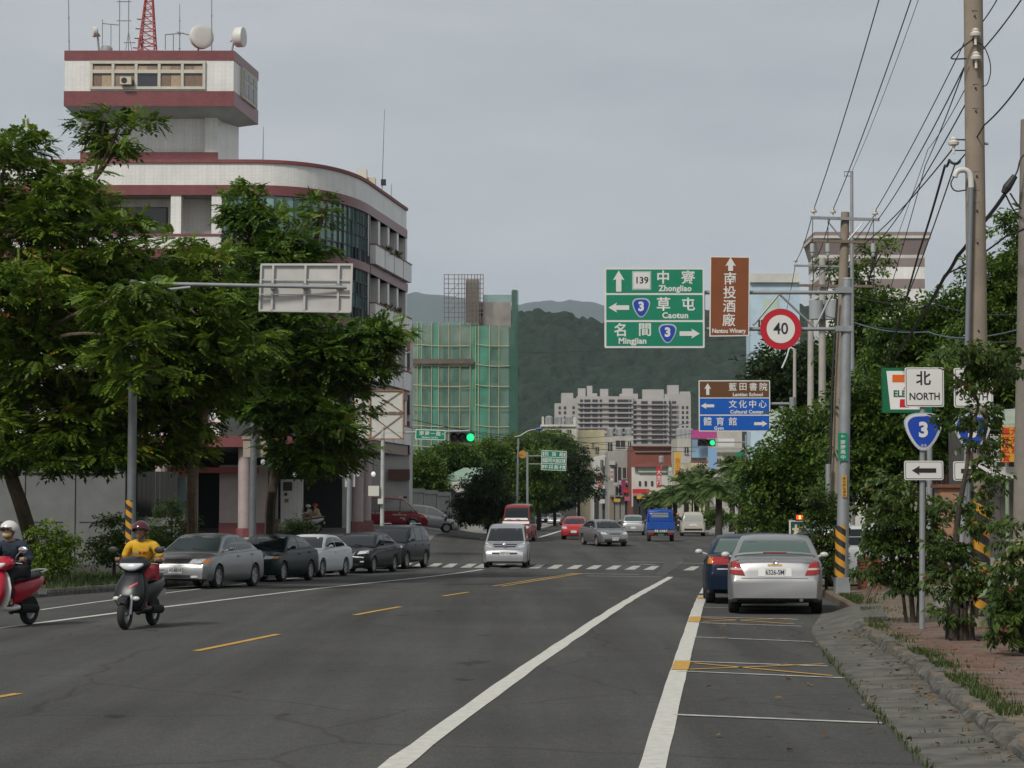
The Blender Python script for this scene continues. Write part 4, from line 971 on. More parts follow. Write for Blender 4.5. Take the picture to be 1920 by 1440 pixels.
def pole_thing(name, label, cat, base, tubes, m=None, group=None):
    t = thing(name, label, cat, base, 0, group)
    for nm, pts, r, mm in tubes:
        b = MB(); b.tube(pts, r, 8); b.build(nm, mm or m or M_metal, t)
    return t
def masts():
    zt, zr = TI['zt'], TI['zr']; Y = 127.5
    def P(px, py, y=Y): return at(px, py, y)
    M_mast = mat('mast_grey', (.22, .23, .24), .5, .4)
    for px, top, lbl in ((128, -60, 'thin whip antenna at the outer corner of the watchtower roof'), (337, 8, 'thin straight antenna mast beside the round dish on the tower roof'), (397, -70, 'tall pale antenna mast between the two drum dishes')):
        a = P(px+(2 if px < 200 else 0), 95); c = P(px, top); a.z = zt
        t = pole_thing('antenna_mast', lbl, 'antenna', a, [('mast', [a, c], [.035, .018], M_mast)])
        for k in (.2, .45, .7):
            q = a.lerp(c, k); b = MB(); b.tube([q+Vector((-.06, 0, 0)), q+Vector((.06, 0, 0))], .03, 6); b.build('clamp', M_mast, t)
    # antenna frame (two uprights and cross bars)
    a = P(223, 95); a.z = zt
    t = thing('frame_antenna', 'ladder-like antenna frame of two poles and crossbars on the tower roof', 'antenna', a)
    for px in (224, 241):
        b = MB(); q = P(px, 95); q.z = zt; b.tube([q, P(px+.5, -20)], .03, 6); b.build('pole', M_mast, t)
    for py, x0, x1 in ((3, 219, 246), (39, 219, 246), (80, 232, 254)):
        b = MB(); b.tube([P(x0, py), P(x1, py)], .025, 6); b.build('crossbar', M_mast, t)
    for px in (233, 250):
        b = MB(); q = P(px, 95); q.z = zt; b.tube([q, P(241, 58)], .02, 6); b.build('brace', M_mast, t)
    a = P(192, 95); a.z = zt
    t = thing('antenna_bracket', 'low antenna with horizontal boom over the steel water tank', 'antenna', a)
    for p, q in (((192, 95), (192, 36)), ((192, 44), (224, 47)), ((208, 95), (208, 45))):
        b = MB(); b.tube([P(*p), P(*q)], .025, 6); b.build('boom', M_mast, t)
    # red lattice tower
    a = P(276, 95); a.z = zt; t = thing('lattice_tower', 'red steel lattice antenna tower on the watchtower roof', 'antenna tower', a)
    M_lat = mat('lattice_red', (.36, .05, .045), .5)
    top = P(281, -40); w0, w1 = .52, .1; zz = [zt, top.z]
    def leg(k, s): x = a.x+(top.x-a.x)*k; w = w0+(w1-w0)*k; return Vector((x+(-w, w, w, -w)[s], Y+(-w, -w, w, w)[s], zt+(top.z-zt)*k))
    for s in range(4):
        b = MB(); b.tube([leg(0, s), leg(1, s)], .045, 6); b.build('leg', M_lat, t)
    n = 11
    for i in range(n):
        for s in range(4):
            k0, k1 = i/n, (i+1)/n; b = MB(); b.tube([leg(k0, s), leg(k1, (s+1) % 4)], .028, 5); b.build('brace', M_lat, t)
            b = MB(); b.tube([leg(k1, s), leg(k1, (s+1) % 4)], .025, 5); b.build('strut', M_lat, t)
    for i in range(4):
        q = leg(.12+i*.12, 0); b = MB(); b.tube([q, q+Vector((-.3, 0, .02))], .03, 6); b.build('step_bracket', M_black, t)
    # dishes
    M_dish = mat('dish_white', (.62, .62, .58), .45, noise=(1.5, .08)); M_dg = mat('dish_shade', (.5, .5, .47), .5)
    def dish(lbl, px, py, rpx, az, depth=.55, y=Y, label_name='satellite_dish', drum=True):
        c = P(px, py, y); r = rpx*y/F
        base = c.copy(); base.z = zt; t = thing('microwave_dish', lbl, 'dish', base)
        d = Vector((math.cos(az), math.sin(az), 0)); R = Matrix.Rotation(az, 4, 'Z')
        prof = [(r*.05, -depth*r*.8), (r*.5, -depth*r*.65), (r*.9, -depth*r*.25), (r, 0)]+([(r, depth*r), (r*.97, depth*r*1.05), (r*.6, depth*r*1.12), (.001, depth*r*1.14)] if drum else [(r*.97, .02), (r*.85, -depth*r*.2), (r*.4, -depth*r*.58), (.001, -depth*r*.68)])
        m2 = MB(); m2.lathe(prof, 26, axis='x', cap=False); m2.v = [tuple(c+(R @ Vector(v))) for v in m2.v]; dd = m2.build('dish', M_dish, t, smooth=True, ang=40)
        b = MB(); b.tube([c-d*r*.5*depth-Vector((0, 0, .1)), (c.x-d.x*r*.75, c.y-d.y*r*.75, zt)], .06, 8); b.build('bracket', M_metal, t)
        b = MB(); b.tube([c-d*r*.4*depth, c-d*r*.75+Vector((0, 0, -.25))], .05, 8); b.build('strut', M_metal, t)
        if not drum:
            for k in range(3):
                an = k*2.1; e = c+Vector((-d.y*math.cos(an)*r*.9, d.x*math.cos(an)*r*.9, math.sin(an)*r*.9)); b = MB(); b.tube([e, c+d*r*.8], .02, 5); b.build('feed_arm', M_mast, t)
        return t
    dish('small round white dish near the outer corner of the tower roof', 180, 60, 10, math.radians(200))
    dish('small white dish half hidden behind the red lattice tower', 264, 74, 9, math.radians(190), y=129)
    dish('large white drum dish turned towards the road on the tower roof', 376, 70, 23, math.radians(-60), .45)
    dish('white drum dish overhanging the corner of the tower roof', 445, 70, 19, math.radians(-12), .65)
    a = P(322, 95); a.z = zt; t = thing('roof_railing', 'short dark pipe railing on the tower roof', 'railing', a)
    for p, q in (((310, 93), (310, 65)), ((310, 65), (345, 62)), ((325, 95), (325, 65)), ((332, 60), (365, 68))):
        b = MB(); b.tube([P(*p), P(*q)], .03, 6); b.build('rail', M_mast, t)
    # water tank
    c = P(200, 82); base = Vector((c.x, Y, zt)); t = thing('water_tank', 'stainless steel water tank on the tower roof', 'water tank', base)
    r = 11.5*Y/F; b = MB(); h = zt+.75
    b.lathe([(r, 0), (r, .15), (r*.985, .17), (r, .19), (r, .4), (r*.985, .42), (r, .44), (r, .68), (r*.8, .78), (r*.25, .84), (.001, .84)], 22, c=(c.x, Y, zt)); b.build('tank', mat('steel_tank', (.5, .5, .49), .3, .8), t, smooth=True)
    # roof of the lower block
    for px, py0, py1, y, lbl in ((716, 340, 205, 131, 'tall whip antenna with camera bracket on the side parapet'), (733, 385, 345, 134, 'short antenna rod by the far end of the side parapet'), (493, 300, 237, 119, 'thin antenna rod above the curved parapet')):
        a = at(px, py0, y); a.z = zr; t = pole_thing('antenna_mast', lbl, 'antenna', a, [('mast', [a, at(px+(5 if px == 716 else 1), py1, y)], [.03, .015], M_mast)])
        if px == 716:
            b = MB(); q = at(719, 342, y); b.box(q, (.3, .3, .35)); b.build('camera', M_black, t)
    a = at(685, 335, 128); a.z = zr-.2; t = thing('roof_cabin', 'small cream box on the roof behind the curved parapet', 'roof box', a)
    b = MB(); b.box((a.x-.2, a.y, zr+.5), (.6, .8, 1.4)); b.build('box_body', mat('cream_box', (.55, .53, .46), .6), t)
    b = MB(); b.box((a.x+.35, a.y+.2, zr+.25), (.5, .8, .9)); b.build('box_side', mat('cream_box2', (.5, .46, .33), .6), t)
    a = at(158, 292, 124); t = thing('roof_tent', 'small green-grey canopy on the flat roof beside the tower neck', 'canopy', (a.x-1.2, a.y, zr-1))
    b = MB(); q = at(125, 300, 124); e = 1.5
    b.add([(q.x-e, 123.5, zr+.15), (q.x+e, 123.5, zr+.15), (q.x+e, 126, zr+.15), (q.x-e, 126, zr+.15), (q.x-.3, 124.5, zr+.75), (q.x+.5, 124.5, zr+.75)], [(0, 1, 5, 4), (1, 2, 5), (2, 3, 4, 5), (3, 0, 4), (0, 3, 2, 1)]); b.build('canopy_roof', mat('canopy_green', (.1, .115, .07), .8), t)
masts()
# globe lamps under the station
def globes():
    M_globe = mat('globe', (.75, .76, .76), .25, emit=.35)
    for k, px in enumerate((493, 553, 581, 610, 641, 670, 700)):
        Y = 122.5; p = at(px, 889 if k else 866, Y); t = thing('globe_lamp', 'white globe lamp hanging under the fire station', 'lamp', p, 0, 'globe lamps under the fire station')
        b = MB(); b.ell(p, (.13, .13, .15)); b.build('globe', M_globe, t, smooth=True)
        b = MB(); b.tube([p+Vector((0, 0, .12)), p+Vector((0, 0, 1.2))], .015, 5); b.build('cord', M_black, t)
globes()
T_grey = mat('tower_facade', (.4, .39, .37), .8, noise=(.6, .15))
def annex():
    x0, x1, Y0, Y1 = gx(640, 147), gx(767, 147), 147, 152; t = thing('station_annex', 'grey tiled rear wing of the fire station with dull red bands', 'building', ((x0+x1)/2, 149, gz(-9, 149)))
    zt = pz(612, 147); T = mat('annex_tile', (.45, .44, .42), .6, noise=(1, .12))
    b = MB(); b.bb(x0, x1, Y0, Y1, 0, zt); b.build('wall', T, t)
    b = MB(); b.bb(x0-.1, x1+.12, Y0-.12, Y1, zt-.02, zt+.12); b.build('parapet_cap', M_roofred, t)
    for py0, py1 in ((657, 637), (735, 714), (806, 790)):
        b = MB(); b.bb(x0, x1+.04, Y0-.06, Y0-.002, pz(py0, 147), pz(py1, 147)); b.build('band', T_red, t)
    for py0, py1 in ((690, 662), (775, 740), (850, 815)):
        for q in (.93, .8, .67):
            x = x0+(x1-x0)*q; b = MB(); b.bb(x-.45, x+.35, Y0-.05, Y0-.004, pz(py0, 147), pz(py1, 147)); w = b.build('window', M_dark, t)
            b = MB(); b.bb(x-.5, x+.4, Y0-.16, Y0-.002, pz(py0, 147)-.1, pz(py0, 147)-.005); b.build('sill', M_roofred, w)
    b = MB(); b.bb(x1-1.4, x1+.05, Y0-.3, Y0-.07, pz(900, 147), pz(880, 147)); b.build('brown_shutter', mat('brown_panel', (.12, .06, .045), .7), t)
annex()
# ---------------------------------------------------------------- the tower block in green scaffold netting
def net_block():
    Y = 300.0; t = thing('building_under_construction', 'concrete block wrapped in green scaffold netting with bare steel scaffold on top', 'building', (gx(870, Y), Y, 0))
    X = lambda px, y=Y: gx(px, y); Z = lambda py, y=Y: pz(py, y)
    M_c = mat('raw_concrete', (.21, .195, .175), .9, noise=(.35, .35)); M_y = mat('scaffold_yellow', (.44, .42, .24), .6)
    b = MB(); b.bb(X(772), X(965), Y+2, Y+16, 0, Z(610, Y+2)); b.build('frame', M_c, t)
    # dark openings behind the net
    for i in range(7):
        y0 = 655+42*i
        for xa, xb_ in ((848, 862), (921, 936), (792, 800), (830, 835)):
            b = MB(); b.bb(X(xa), X(xb_), Y+1.9, Y+1.98, Z(y0+18), Z(y0-10)); b.build('opening', M_dark, t)
    for i in range(7):
        y0 = 683+42*i; b = MB(); b.bb(X(775), X(962), Y+1.7, Y+2, Z(y0+3), Z(y0-5)); b.build('slab_edge', M_c, t)
    # netting: panels that bulge a little, each a sheet between poles
    net = mat('green_net', (.15, .31, .245), .8, noise=(.9, .25), alpha=.45); net2 = mat('green_net_dense', (.07, .28, .2), .75, noise=(.8, .2), alpha=.75)
    xs = [772, 783, 791, 810, 823, 842, 863, 882, 892, 898, 918, 936, 954]
    def panel(a, c, top, bot, m, y0, y1, nm='net_panel'):
        b = MB(); vs = []; nu, nv = 5, 14
        for j in range(nv+1):
            for i in range(nu+1):
                u, v = i/nu, j/nv; px = a+(c-a)*u; py = bot+(top-bot)*v; yy = y0+(y1-y0)*u-math.sin(math.pi*u)*.12*math.sin(v*19+a)
                q = at(px, py+(math.sin(u*math.pi)*-1.5 if j == nv else 0), yy); vs.append(q)
        b.add(vs, [(j*(nu+1)+i, j*(nu+1)+i+1, (j+1)*(nu+1)+i+1, (j+1)*(nu+1)+i) for j in range(nv) for i in range(nu)]); b.build(nm, m, t, recalc=False)
    for a, c in zip(xs, xs[1:]):
        dens = (a, c) in ((783, 791), (810, 823), (882, 892), (892, 898), (898, 918))
        panel(a, c, 606 if a < 880 else 612, 945, net2 if dens else net, Y-.3, Y-.3)
    panel(954, 971, 614, 945, net2, Y-.3, Y+3)
    panel(959, 972, 545, 614, net2, Y+1, Y+3.5)
    for px in xs[:-1]:
        b = MB(); b.tube([at(px, 603 if px < 880 else 610, Y-.45), at(px-1.5, 950, Y-.45)], .05, 5); b.build('pole', M_y, t)
    for i, py in enumerate((645, 683, 721, 759, 797, 835)):
        for a, c in ((772, 880), (892, 955)):
            b = MB(); b.tube(sag(at(a, py, Y-.5), at(c, py+3, Y-.5), .15, 6), .05, 5); b.build('ledger', M_y, t)
    b = MB(); q0, q1 = at(770, 673, Y-.6), at(888, 682, Y-.6); b.bb(q0.x, q1.x, Y-.9, Y-.55, q1.z, q0.z); b.build('debris_board', mat('board_brown', (.13, .11, .09), .9, noise=(.5, .4)), t)
    # roof housing and bare scaffold
    b = MB(); b.bb(X(895), X(958), Y+3, Y+10, Z(615, Y+3), Z(566, Y+3)); hs = b.build('roof_housing', mat('weathered_wall', (.27, .25, .235), .9, noise=(.5, .3)), t)
    b = MB(); b.bb(X(897), X(904), Y+2.9, Y+2.98, Z(596, Y+3), Z(582, Y+3)); b.build('opening', M_dark, hs)
    b = MB(); b.bb(X(905), X(960), Y+3.5, Y+3.6, Z(566, Y+3), Z(552, Y+3)); b.build('net_screen', net, t)
    b = MB(); b.bb(X(872), X(898), Y+2, Y+5, Z(612, Y+2), Z(524, Y+2)); b.build('lift_core', M_c, t)
    b = MB(); b.bb(X(960), X(969), Y+3.2, Y+4, Z(614, Y+3), Z(543, Y+3)); b.build('wall_pier', M_c, t)
    M_s = mat('scaffold_steel', (.16, .13, .12), .6, .3)
    for px in (833, 841, 852, 860, 866, 871, 877, 884, 890, 895, 901, 906):
        b = MB(); b.tube([at(px, 604, Y+1), at(px, 514, Y+1)], .05, 5); b.build('scaffold_standard', M_s, t)
    for py in (515, 523, 532, 541, 550, 559, 568, 577, 586, 595):
        b = MB(); b.tube([at(832, py, Y+1), at(907, py, Y+1)], .045, 5); b.build('scaffold_ledger', M_s, t)
    for py in (586, 568, 550):
        b = MB(); b.tube([at(841, py, Y+1), at(860, py-18, Y+1)], .04, 5); b.build('scaffold_brace', M_s, t)
net_block()
# ---------------------------------------------------------------- distant apartment slabs
def apartments():
    Y = 1150.0; sc = Y/F; t = thing('apartment_block', 'long grey apartment complex with many balconies below the wooded hill', 'building', (gx(1170, Y), Y, 0))
    M_a = mat('apt_wall', (.4, .38, .365), .85, noise=(.05, .12)); M_p = mat('apt_pink', (.34, .29, .28), .85); M_w = mat('apt_dark', (.03, .03, .033), .6)
    def blk(nm, x0, x1, top, dy=0, d=14, m=None):
        b = MB(); b.bb(gx(x0, Y), gx(x1, Y), Y+dy, Y+dy+d, 0, pz(top, Y)); return b.build(nm, m or M_a, t)
    for x0, x1, top, dy in ((1041, 1064, 755, 6), (1054, 1076, 735, 9), (1064, 1082, 746, 4), (1082, 1188, 743, 0), (1185, 1256, 748, 1), (1248, 1297, 738, 3)):
        blk('wing', x0, x1, top, dy)
    for x0, x1, top, dy in ((1085, 1099, 727, 6), (1102, 1112, 722, 7), (1112, 1121, 736, 7), (1127, 1142, 728, 6), (1164, 1198, 737, 6), (1169, 1189, 727, 7), (1207, 1247, 729, 6), (1254, 1275, 721, 5), (1275, 1297, 733, 6)):
        blk('stair_tower', x0, x1, top, dy, 6)
    cols = [(1088, 1093), (1096, 1107), (1111, 1121), (1125, 1129), (1142, 1153), (1158, 1179), (1181, 1184), (1188, 1194), (1203, 1215), (1223, 1244), (1246, 1250), (1255, 1259), (1261, 1269)]
    for k in range(11):
        top = 749+9.3*k
        for i, (a, c) in enumerate(cols):
            tt = top+(3 if a > 1186 else 0); b = MB(); b.bb(gx(a, Y), gx(c, Y), Y-.35 if not a > 1186 else Y+.6, Y-.05 if not a > 1186 else Y+.95, pz(tt+5, Y), pz(tt, Y)); b.build('window', M_w, t)
        for a, c, dz, yy in ((1083, 1186, 0, Y), (1187, 1252, 3, Y+1)):
            b = MB(); b.bb(gx(a, Y), gx(c, Y), yy-1.2, yy-.06, pz(top+8+dz, Y), pz(top+5.6+dz, Y)); b.build('balcony', M_p if a > 1150 or k % 2 else M_a, t)
        for a in (1048, 1058, 1074, 1280, 1288):
            b = MB(); yy = Y+(3 if a > 1200 else 4 if a > 1064 else 6); b.bb(gx(a, Y), gx(a+4, Y), yy-.25, yy-.05, pz(top+17, Y), pz(top+12, Y)); b.build('window', M_w, t)
apartments()
# ---------------------------------------------------------------- shop houses down the street
M_cols = dict(cream=(.5, .45, .3), white=(.52, .51, .47), grey=(.3, .295, .28), brick=(.2, .07, .05), yellow=(.5, .37, .16), blue=(.42, .54, .62), pale=(.42, .4, .36), mint=(.42, .52, .44), pink=(.4, .24, .24))
def bm(k): return mat('plaster_'+k, M_cols[k], .85, noise=(.5, .2), bump=(4, .1))
def house(name, label, Y, x0, x1, top, col, wins=(), depth=10, roof=None, side=None, extra=(), sidecol=None, bot=0):
    """front wall facing the camera; wins: (px0,py0,px1,py1) openings; side: x of far end of the street face"""
    X0, X1 = gx(x0, Y), gx(x1, Y); zt = pz(top, Y); t = thing(name, label, 'building', ((X0+X1)/2, Y, 0))
    b = MB(); b.bb(X0, X1, Y, Y+depth, bot, zt); b.build('wall', bm(col), t)
    for (a, p, c, q) in wins:
        b = MB(); b.bb(gx(a, Y), gx(c, Y), Y-.12, Y-.01, pz(q, Y), pz(p, Y)); w = b.build('window', M_dark, t)
        b = MB(); b.bb(gx(a, Y)-.05, gx(c, Y)+.05, Y-.22, Y-.005, pz(q, Y)-.12, pz(q, Y)-.01); b.build('sill', bm('grey'), w)
        b = MB(); xm = (gx(a, Y)+gx(c, Y))/2; b.bb(xm-.03, xm+.03, Y-.16, Y-.125, pz(q, Y), pz(p, Y)); b.build('mullion', bm('white'), w)
    for (nm, a, p, c, q, m, dy) in extra:
        b = MB(); b.bb(gx(a, Y), gx(c, Y), Y-dy-.3, Y-dy, pz(q, Y), pz(p, Y)); b.build(nm, m, t)
    return t
M_tin = mat('tin_roof_red', (.19, .06, .055), .6, noise=(1, .25)); M_sheet = mat('tin_grey', (.34, .35, .34), .5, noise=(1, .2))
h1 = house('shop_house', 'cream building with two corner finials above the street trees', 330, 1014, 1081, 796, 'white', ((1022, 806, 1053, 812), (1064, 806, 1071, 813), (1024, 826, 1050, 834)), extra=(('finial', 1016, 781, 1020, 795.7, bm('white'), -.5), ('finial', 1075, 781, 1080, 795.7, bm('white'), -.5), ('ledge', 1013, 798, 1082, 800, bm('white'), 0), ('awning', 1066, 826, 1087, 829, mat('awning_green', (.02, .1, .08), .6), .6)))
h2 = house('shop_house', 'blank cream-yellow side wall with two small windows', 320, 1086, 1134, 806, 'cream', ((1111, 832, 1114, 838), (1117, 838, 1123, 847)))
h2b = house('shop_house', 'grey rear building with rooftop tanks between the cream wall and the brick house', 335, 1134, 1188, 818, 'pale', ((1140, 830, 1148, 846), (1155, 826, 1172, 838), (1178, 828, 1183, 838)))
h3 = house('shop_house', 'white shop house with pitched tin roof and balconies on the street', 300, 1112, 1140, 858, 'white', ((1126, 862, 1131, 876), (1136, 850, 1151, 868), (1139, 884, 1149, 902), (1127, 895, 1131, 905)), extra=(('balcony', 1128, 874, 1152, 886, bm('grey'), 1.0),))
h4 = house('shop_house', 'grey shop house with barred windows beside the brick-topped house', 290, 1140, 1184, 846, 'grey', ((1152, 876, 1164, 905), (1168, 877, 1182, 897), (1154, 912, 1166, 930), (1170, 912, 1180, 930)), extra=(('balcony', 1150, 905, 1184, 910, bm('pale'), .8), ('shop_sign', 1164, 900, 1172, 926, mat('sign_magenta', (.22, .03, .1), .5), 1.4), ('shop_sign', 1168, 917, 1190, 924, mat('sign_red', (.45, .02, .03), .5), 1.8)))
h5 = house('shop_house', 'house with bare red brick upper wall over a white lower wall', 280, 1184, 1272, 836, 'brick', (), extra=(('roof_slab', 1184, 833, 1272, 836.5, bm('grey'), .3), ('lintel', 1190, 846, 1266, 848, bm('grey'), 0), ('lower_wall', 1184, 874, 1254, 950, bm('white'), .4), ('lower_wall_top', 1196, 875, 1252, 886, bm('mint'), .75), ('shop_sign', 1185, 917, 1216, 926, mat('sign_red', (.45, .02, .03), .5), 1.5)))
for a in (1198, 1209, 1221):
    b = MB(); b.bb(gx(a, 279), gx(a+4, 279), 279.2, 279.28, pz(911, 279.2), pz(902, 279.2)); b.build('window', M_dark, h5)
b = MB(); Yq = 278.5; b.add([at(1184, 873, Yq), at(1264, 873, Yq), at(1268, 858, Yq+4), at(1210, 866, Yq+4), at(1184, 876, Yq), at(1264, 876, Yq)], [(0, 1, 2, 3), (0, 4, 5, 1)]); b.build('tin_roof', M_tin, h5)
b = MB(); Yq = 298; b.add([at(1108, 858, Yq), at(1136, 852, Yq), at(1172, 842, Yq-1), at(1172, 846, Yq-1), at(1136, 857, Yq-1), at(1108, 861, Yq-1)], [(0, 1, 4, 5), (1, 2, 3, 4)]); b.build('tin_roof', M_sheet, h3)
t = thing('water_tank', 'steel water tank on the tin roof beside the red banner sign', 'water tank', at(1240, 860, 277)); c = at(1240, 861, 277); b = MB(); b.lathe([(.36, -.4), (.36, .3), (.2, .42), (.001, .45)], 14, c=tuple(c)); b.build('tank', MATS['steel_tank'], t, smooth=True); b = MB(); b.tube([c-Vector((0, 0, .4)), (c.x, c.y, 6.6)], .05, 5); b.build('stand', M_metal, t)
h6 = house('shop_house', 'narrow ochre and white house behind the upright yellow sign', 270, 1270, 1296, 822, 'pale', ((1284, 838, 1291, 850),), extra=(('ledge', 1268, 868, 1297, 871, bm('grey'), .8),))
h7 = house('shop_house', 'pale yellow single-storey house with red tiled eave', 250, 1296, 1330, 868, 'cream', (), extra=(('eave', 1294, 864, 1331, 868, M_tin, .8),))
h8 = house('tall_building', 'beige block behind the blue and white signboard', 290, 1338, 1392, 806, 'pale', ((1345, 860, 1352, 870),), extra=(('ledge', 1336, 840, 1394, 843, bm('grey'), .5),))
h9 = house('apartment_building', 'pale blue and mint tower block behind the round speed sign', 220, 1409, 1502, 528, 'blue', ((1424, 600, 1432, 622), (1424, 655, 1432, 676), (1424, 715, 1432, 735), (1424, 770, 1432, 790)), depth=4, extra=(('mint_strip', 1434, 560, 1462, 945, bm('mint'), -.25), ('parapet', 1407, 514, 1503, 530, bm('white'), .1)))
h10 = house('office_building', 'white and brown banded building with flared cornice behind the utility poles', 170, 1540, 1738, 500, 'white', (), depth=6)
def cornice():
    Y = 170
    b = MB(); x0, x1, e = gx(1540, Y), gx(1738, Y), 9*Y/F; z0, z1 = pz(478, Y), pz(448, Y)
    b.add([(x0, Y, z0), (x1, Y, z0), (x1, Y+6, z0), (x0, Y+6, z0), (x0-e, Y-e, z1), (x1+e, Y-e, z1), (x1+e, Y+6, z1), (x0-e, Y+6, z1)], [(0, 1, 5, 4), (1, 2, 6, 5), (2, 3, 7, 6), (3, 0, 4, 7), (4, 5, 6, 7)])
    mb_ = mat('band_mauve', (.23, .185, .18), .8, noise=(1, .12)); b.build('cornice', mb_, h10)
    b = MB(); b.bb(x0-e-.1, x1+e+.1, Y-e-.1, Y+6, z1+.002, pz(443, Y)); b.build('cornice_fillet', bm('white'), h10)
    b = MB(); b.bb(x0-e-.05, x1+e+.05, Y-e-.05, Y+6, pz(443, Y)+.002, pz(436, Y)); b.build('cornice_top', mb_, h10)
    b = MB(); b.bb(x0-.05, x1+.05, Y-.05, Y+6, z0-.25, z0-.002); b.build('fillet', bm('white'), h10)
    for p, q in ((500, 482), (541, 523)):
        b = MB(); b.bb(x0-.03, x1+.03, Y-.04, Y+6.02, pz(p, Y), pz(q, Y)); b.build('band', mb_, h10)
    b = MB(); b.bb(x0, x1, Y+.02, Y+5.9, pz(500, Y)-.1, z0); b.build('upper_wall', T_white, h10)
    b = MB(); b.bb(x0-.015, x1+.015, Y-.02, Y+6.01, 6, pz(500, Y)); b.build('tile_facing', T_white, h10)
cornice()
# low houses and walls left of the street
def green_house():
    Y = 168; t = thing('bungalow', 'small house with pale green sheet roof behind the pine tree', 'building', (gx(865, Y), Y, gz(-4, Y)))
    g = mat('roof_green', (.2, .3, .22), .6, noise=(.8, .15))
    b = MB(); b.bb(gx(842, Y), gx(905, Y), Y+1, Y+8, 0, pz(905, Y)); b.build('wall', bm('grey'), t)
    b = MB(); b.add([at(822, 899, Y), at(905, 899, Y), at(905, 877, Y+4), at(870, 877, Y+4), at(822, 902, Y), at(905, 902, Y)], [(0, 1, 2, 3), (0, 4, 5, 1)]); b.build('roof', g, t)
    b = MB(); b.add([at(838, 903, Y-.3), at(888, 903, Y-.3), at(882, 924, Y-.3), at(856, 924, Y-.3)], [(0, 1, 2, 3)]); b.add([at(838, 903, Y-.15), at(888, 903, Y-.15), at(882, 924, Y-.15), at(856, 924, Y-.15)], [(3, 2, 1, 0)]); b.build('gable_board', bm('white'), t)
green_house()
def fence_wall(name, label, pts, h, panel, m, cap=None, post=.25, m2=None):
    """masonry fence: plinth, separate panels between posts, coping"""
    P = [Vector((p[0], p[1], 0)) for p in pts]; a, c = P[0], P[-1]; mid = a.lerp(c, .5); t = thing(name, label, 'wall', (mid.x, mid.y, gz(mid.x, mid.y)))
    L = (c-a).length; n = max(1, round(L/panel)); d = (c-a)/L; rz = math.atan2(d.y, d.x)
    for i in range(n):
        p = a+d*(L*(i+.5)/n); z = gz(p.x, p.y)+.1; b = MB(); b.box((p.x, p.y, z+h*.5), (L/n-post, .12, h), rz); b.build('panel', m, t)
        b = MB(); b.box((p.x, p.y, z+h*.52), (L/n-post-.3, .16, .03), rz); b.build('panel_joint', m2 or m, t)
    for i in range(n+1):
        p = a+d*(L*i/n); z = gz(p.x, p.y)+.1; b = MB(); b.box((p.x, p.y, z+h*.5+.04), (post, .22, h+.08), rz); b.build('post', m, t)
    for i in range(n):
        p = a+d*(L*(i+.5)/n); z = gz(p.x, p.y)+.1; b = MB(); b.box((p.x, p.y, z+h+.16), (L/n-.01, .3, .3), rz); b.build('coping', cap or m, t)
    b = MB(); b.box((mid.x, mid.y, gz(mid.x, mid.y)+.2), (L, .3, .5), rz); b.build('plinth', m2 or m, t)
    return t
M_fence = mat('fence_concrete', (.15, .157, .157), .85, noise=(1.4, .18), bump=(9, .15)); M_fence2 = mat('fence_plinth', (.07, .072, .07), .9, noise=(2, .3))
fence_wall('boundary_wall', 'grey concrete panel wall with coping behind the scooter riders', [(-26, 72), (gx(228, 72), 72)], 3.35, 1.55, M_fence, m2=M_fence2)
fence_wall('gate_wall', 'low grey wall below the dark gate beside the concrete panel wall', [(gx(252, 73), 73), (gx(330, 73), 73)], 1.6, 1.0, M_fence, m2=M_fence2)
t = thing('iron_gate', 'black sheet gate above the low wall behind the trees', 'gate', (gx(291, 73.3), 73.3, 1.2))
for k in range(9):
    x = gx(252, 73.3)+.15*k+.1; b = MB(); b.bb(x, x+.14, 73.28, 73.32, 1.3, pz(884, 73.3)); b.build('board', mat('gate_black', (.015, .016, .017), .6), t)
t = fence_wall('boundary_wall', 'pale concrete wall behind the silver compact at the side street', [(gx(768, 158), 158), (gx(842, 164), 164)], 2.3, 2.2, mat('wall_pale', (.28, .28, .27), .85, noise=(1, .15)))

# ---------------------------------------------------------------- ground-floor clutter of the station
def station_front():
    M_p = mat('shop_plaster', (.42, .36, .34), .7, noise=(1.5, .15)); Y = 121.2; z0 = gz(-15, Y)
    for (x0, x1, m, nm, yy) in ((-19.6, -17.4, M_p, 'shop_wall', Y), (-16.2, -15.2, M_p, 'shop_wall', Y), (-14.9, -13.6, M_p, 'shop_wall', Y+.4)):
        b = MB(); b.bb(x0, x1, yy, yy+.3, z0-.2, z0+3.9); w = b.build(nm, m, ST)
        b = MB(); b.bb(x0-.02, x1+.02, yy-.03, yy, z0-.2, z0+.7); b.build('plinth', T_red, w)
    b = MB(); b.bb(-19.2, -17.8, Y-.06, Y-.004, z0+1.2, z0+3.2); w = b.build('shop_window', mat('shop_glass', (.16, .22, .22), .1, spec=.7), ST)
    b = MB(); b.bb(-18.53, -18.47, Y-.1, Y-.06, z0+1.2, z0+3.2); b.build('mullion', M_mull, w)
    b = MB(); b.bb(-19.4, -14.0, Y-1.1, Y-.1, z0+3.45, z0+3.75); b.build('shop_awning', mat('awning_red', (.3, .06, .05), .7), ST)
    Yp = 100; t = thing('planter', 'long pale green planter box in front of the fire station', 'planter', (gx(478, Yp), Yp, gz(-12, Yp)+.13)); z = t.location.z
    b = MB(); b.bb(gx(437, Yp), gx(520, Yp), Yp, Yp+.5, z, z+.85); b.build('box', mat('planter_green_paint', (.3, .36, .29), .7, noise=(2, .12)), t)
    b = MB(); b.bb(gx(435, Yp), gx(522, Yp), Yp-.05, Yp+.55, z+.852, z+.93); b.build('rim', mat('planter_rim', (.36, .4, .34), .7), t)
station_front()
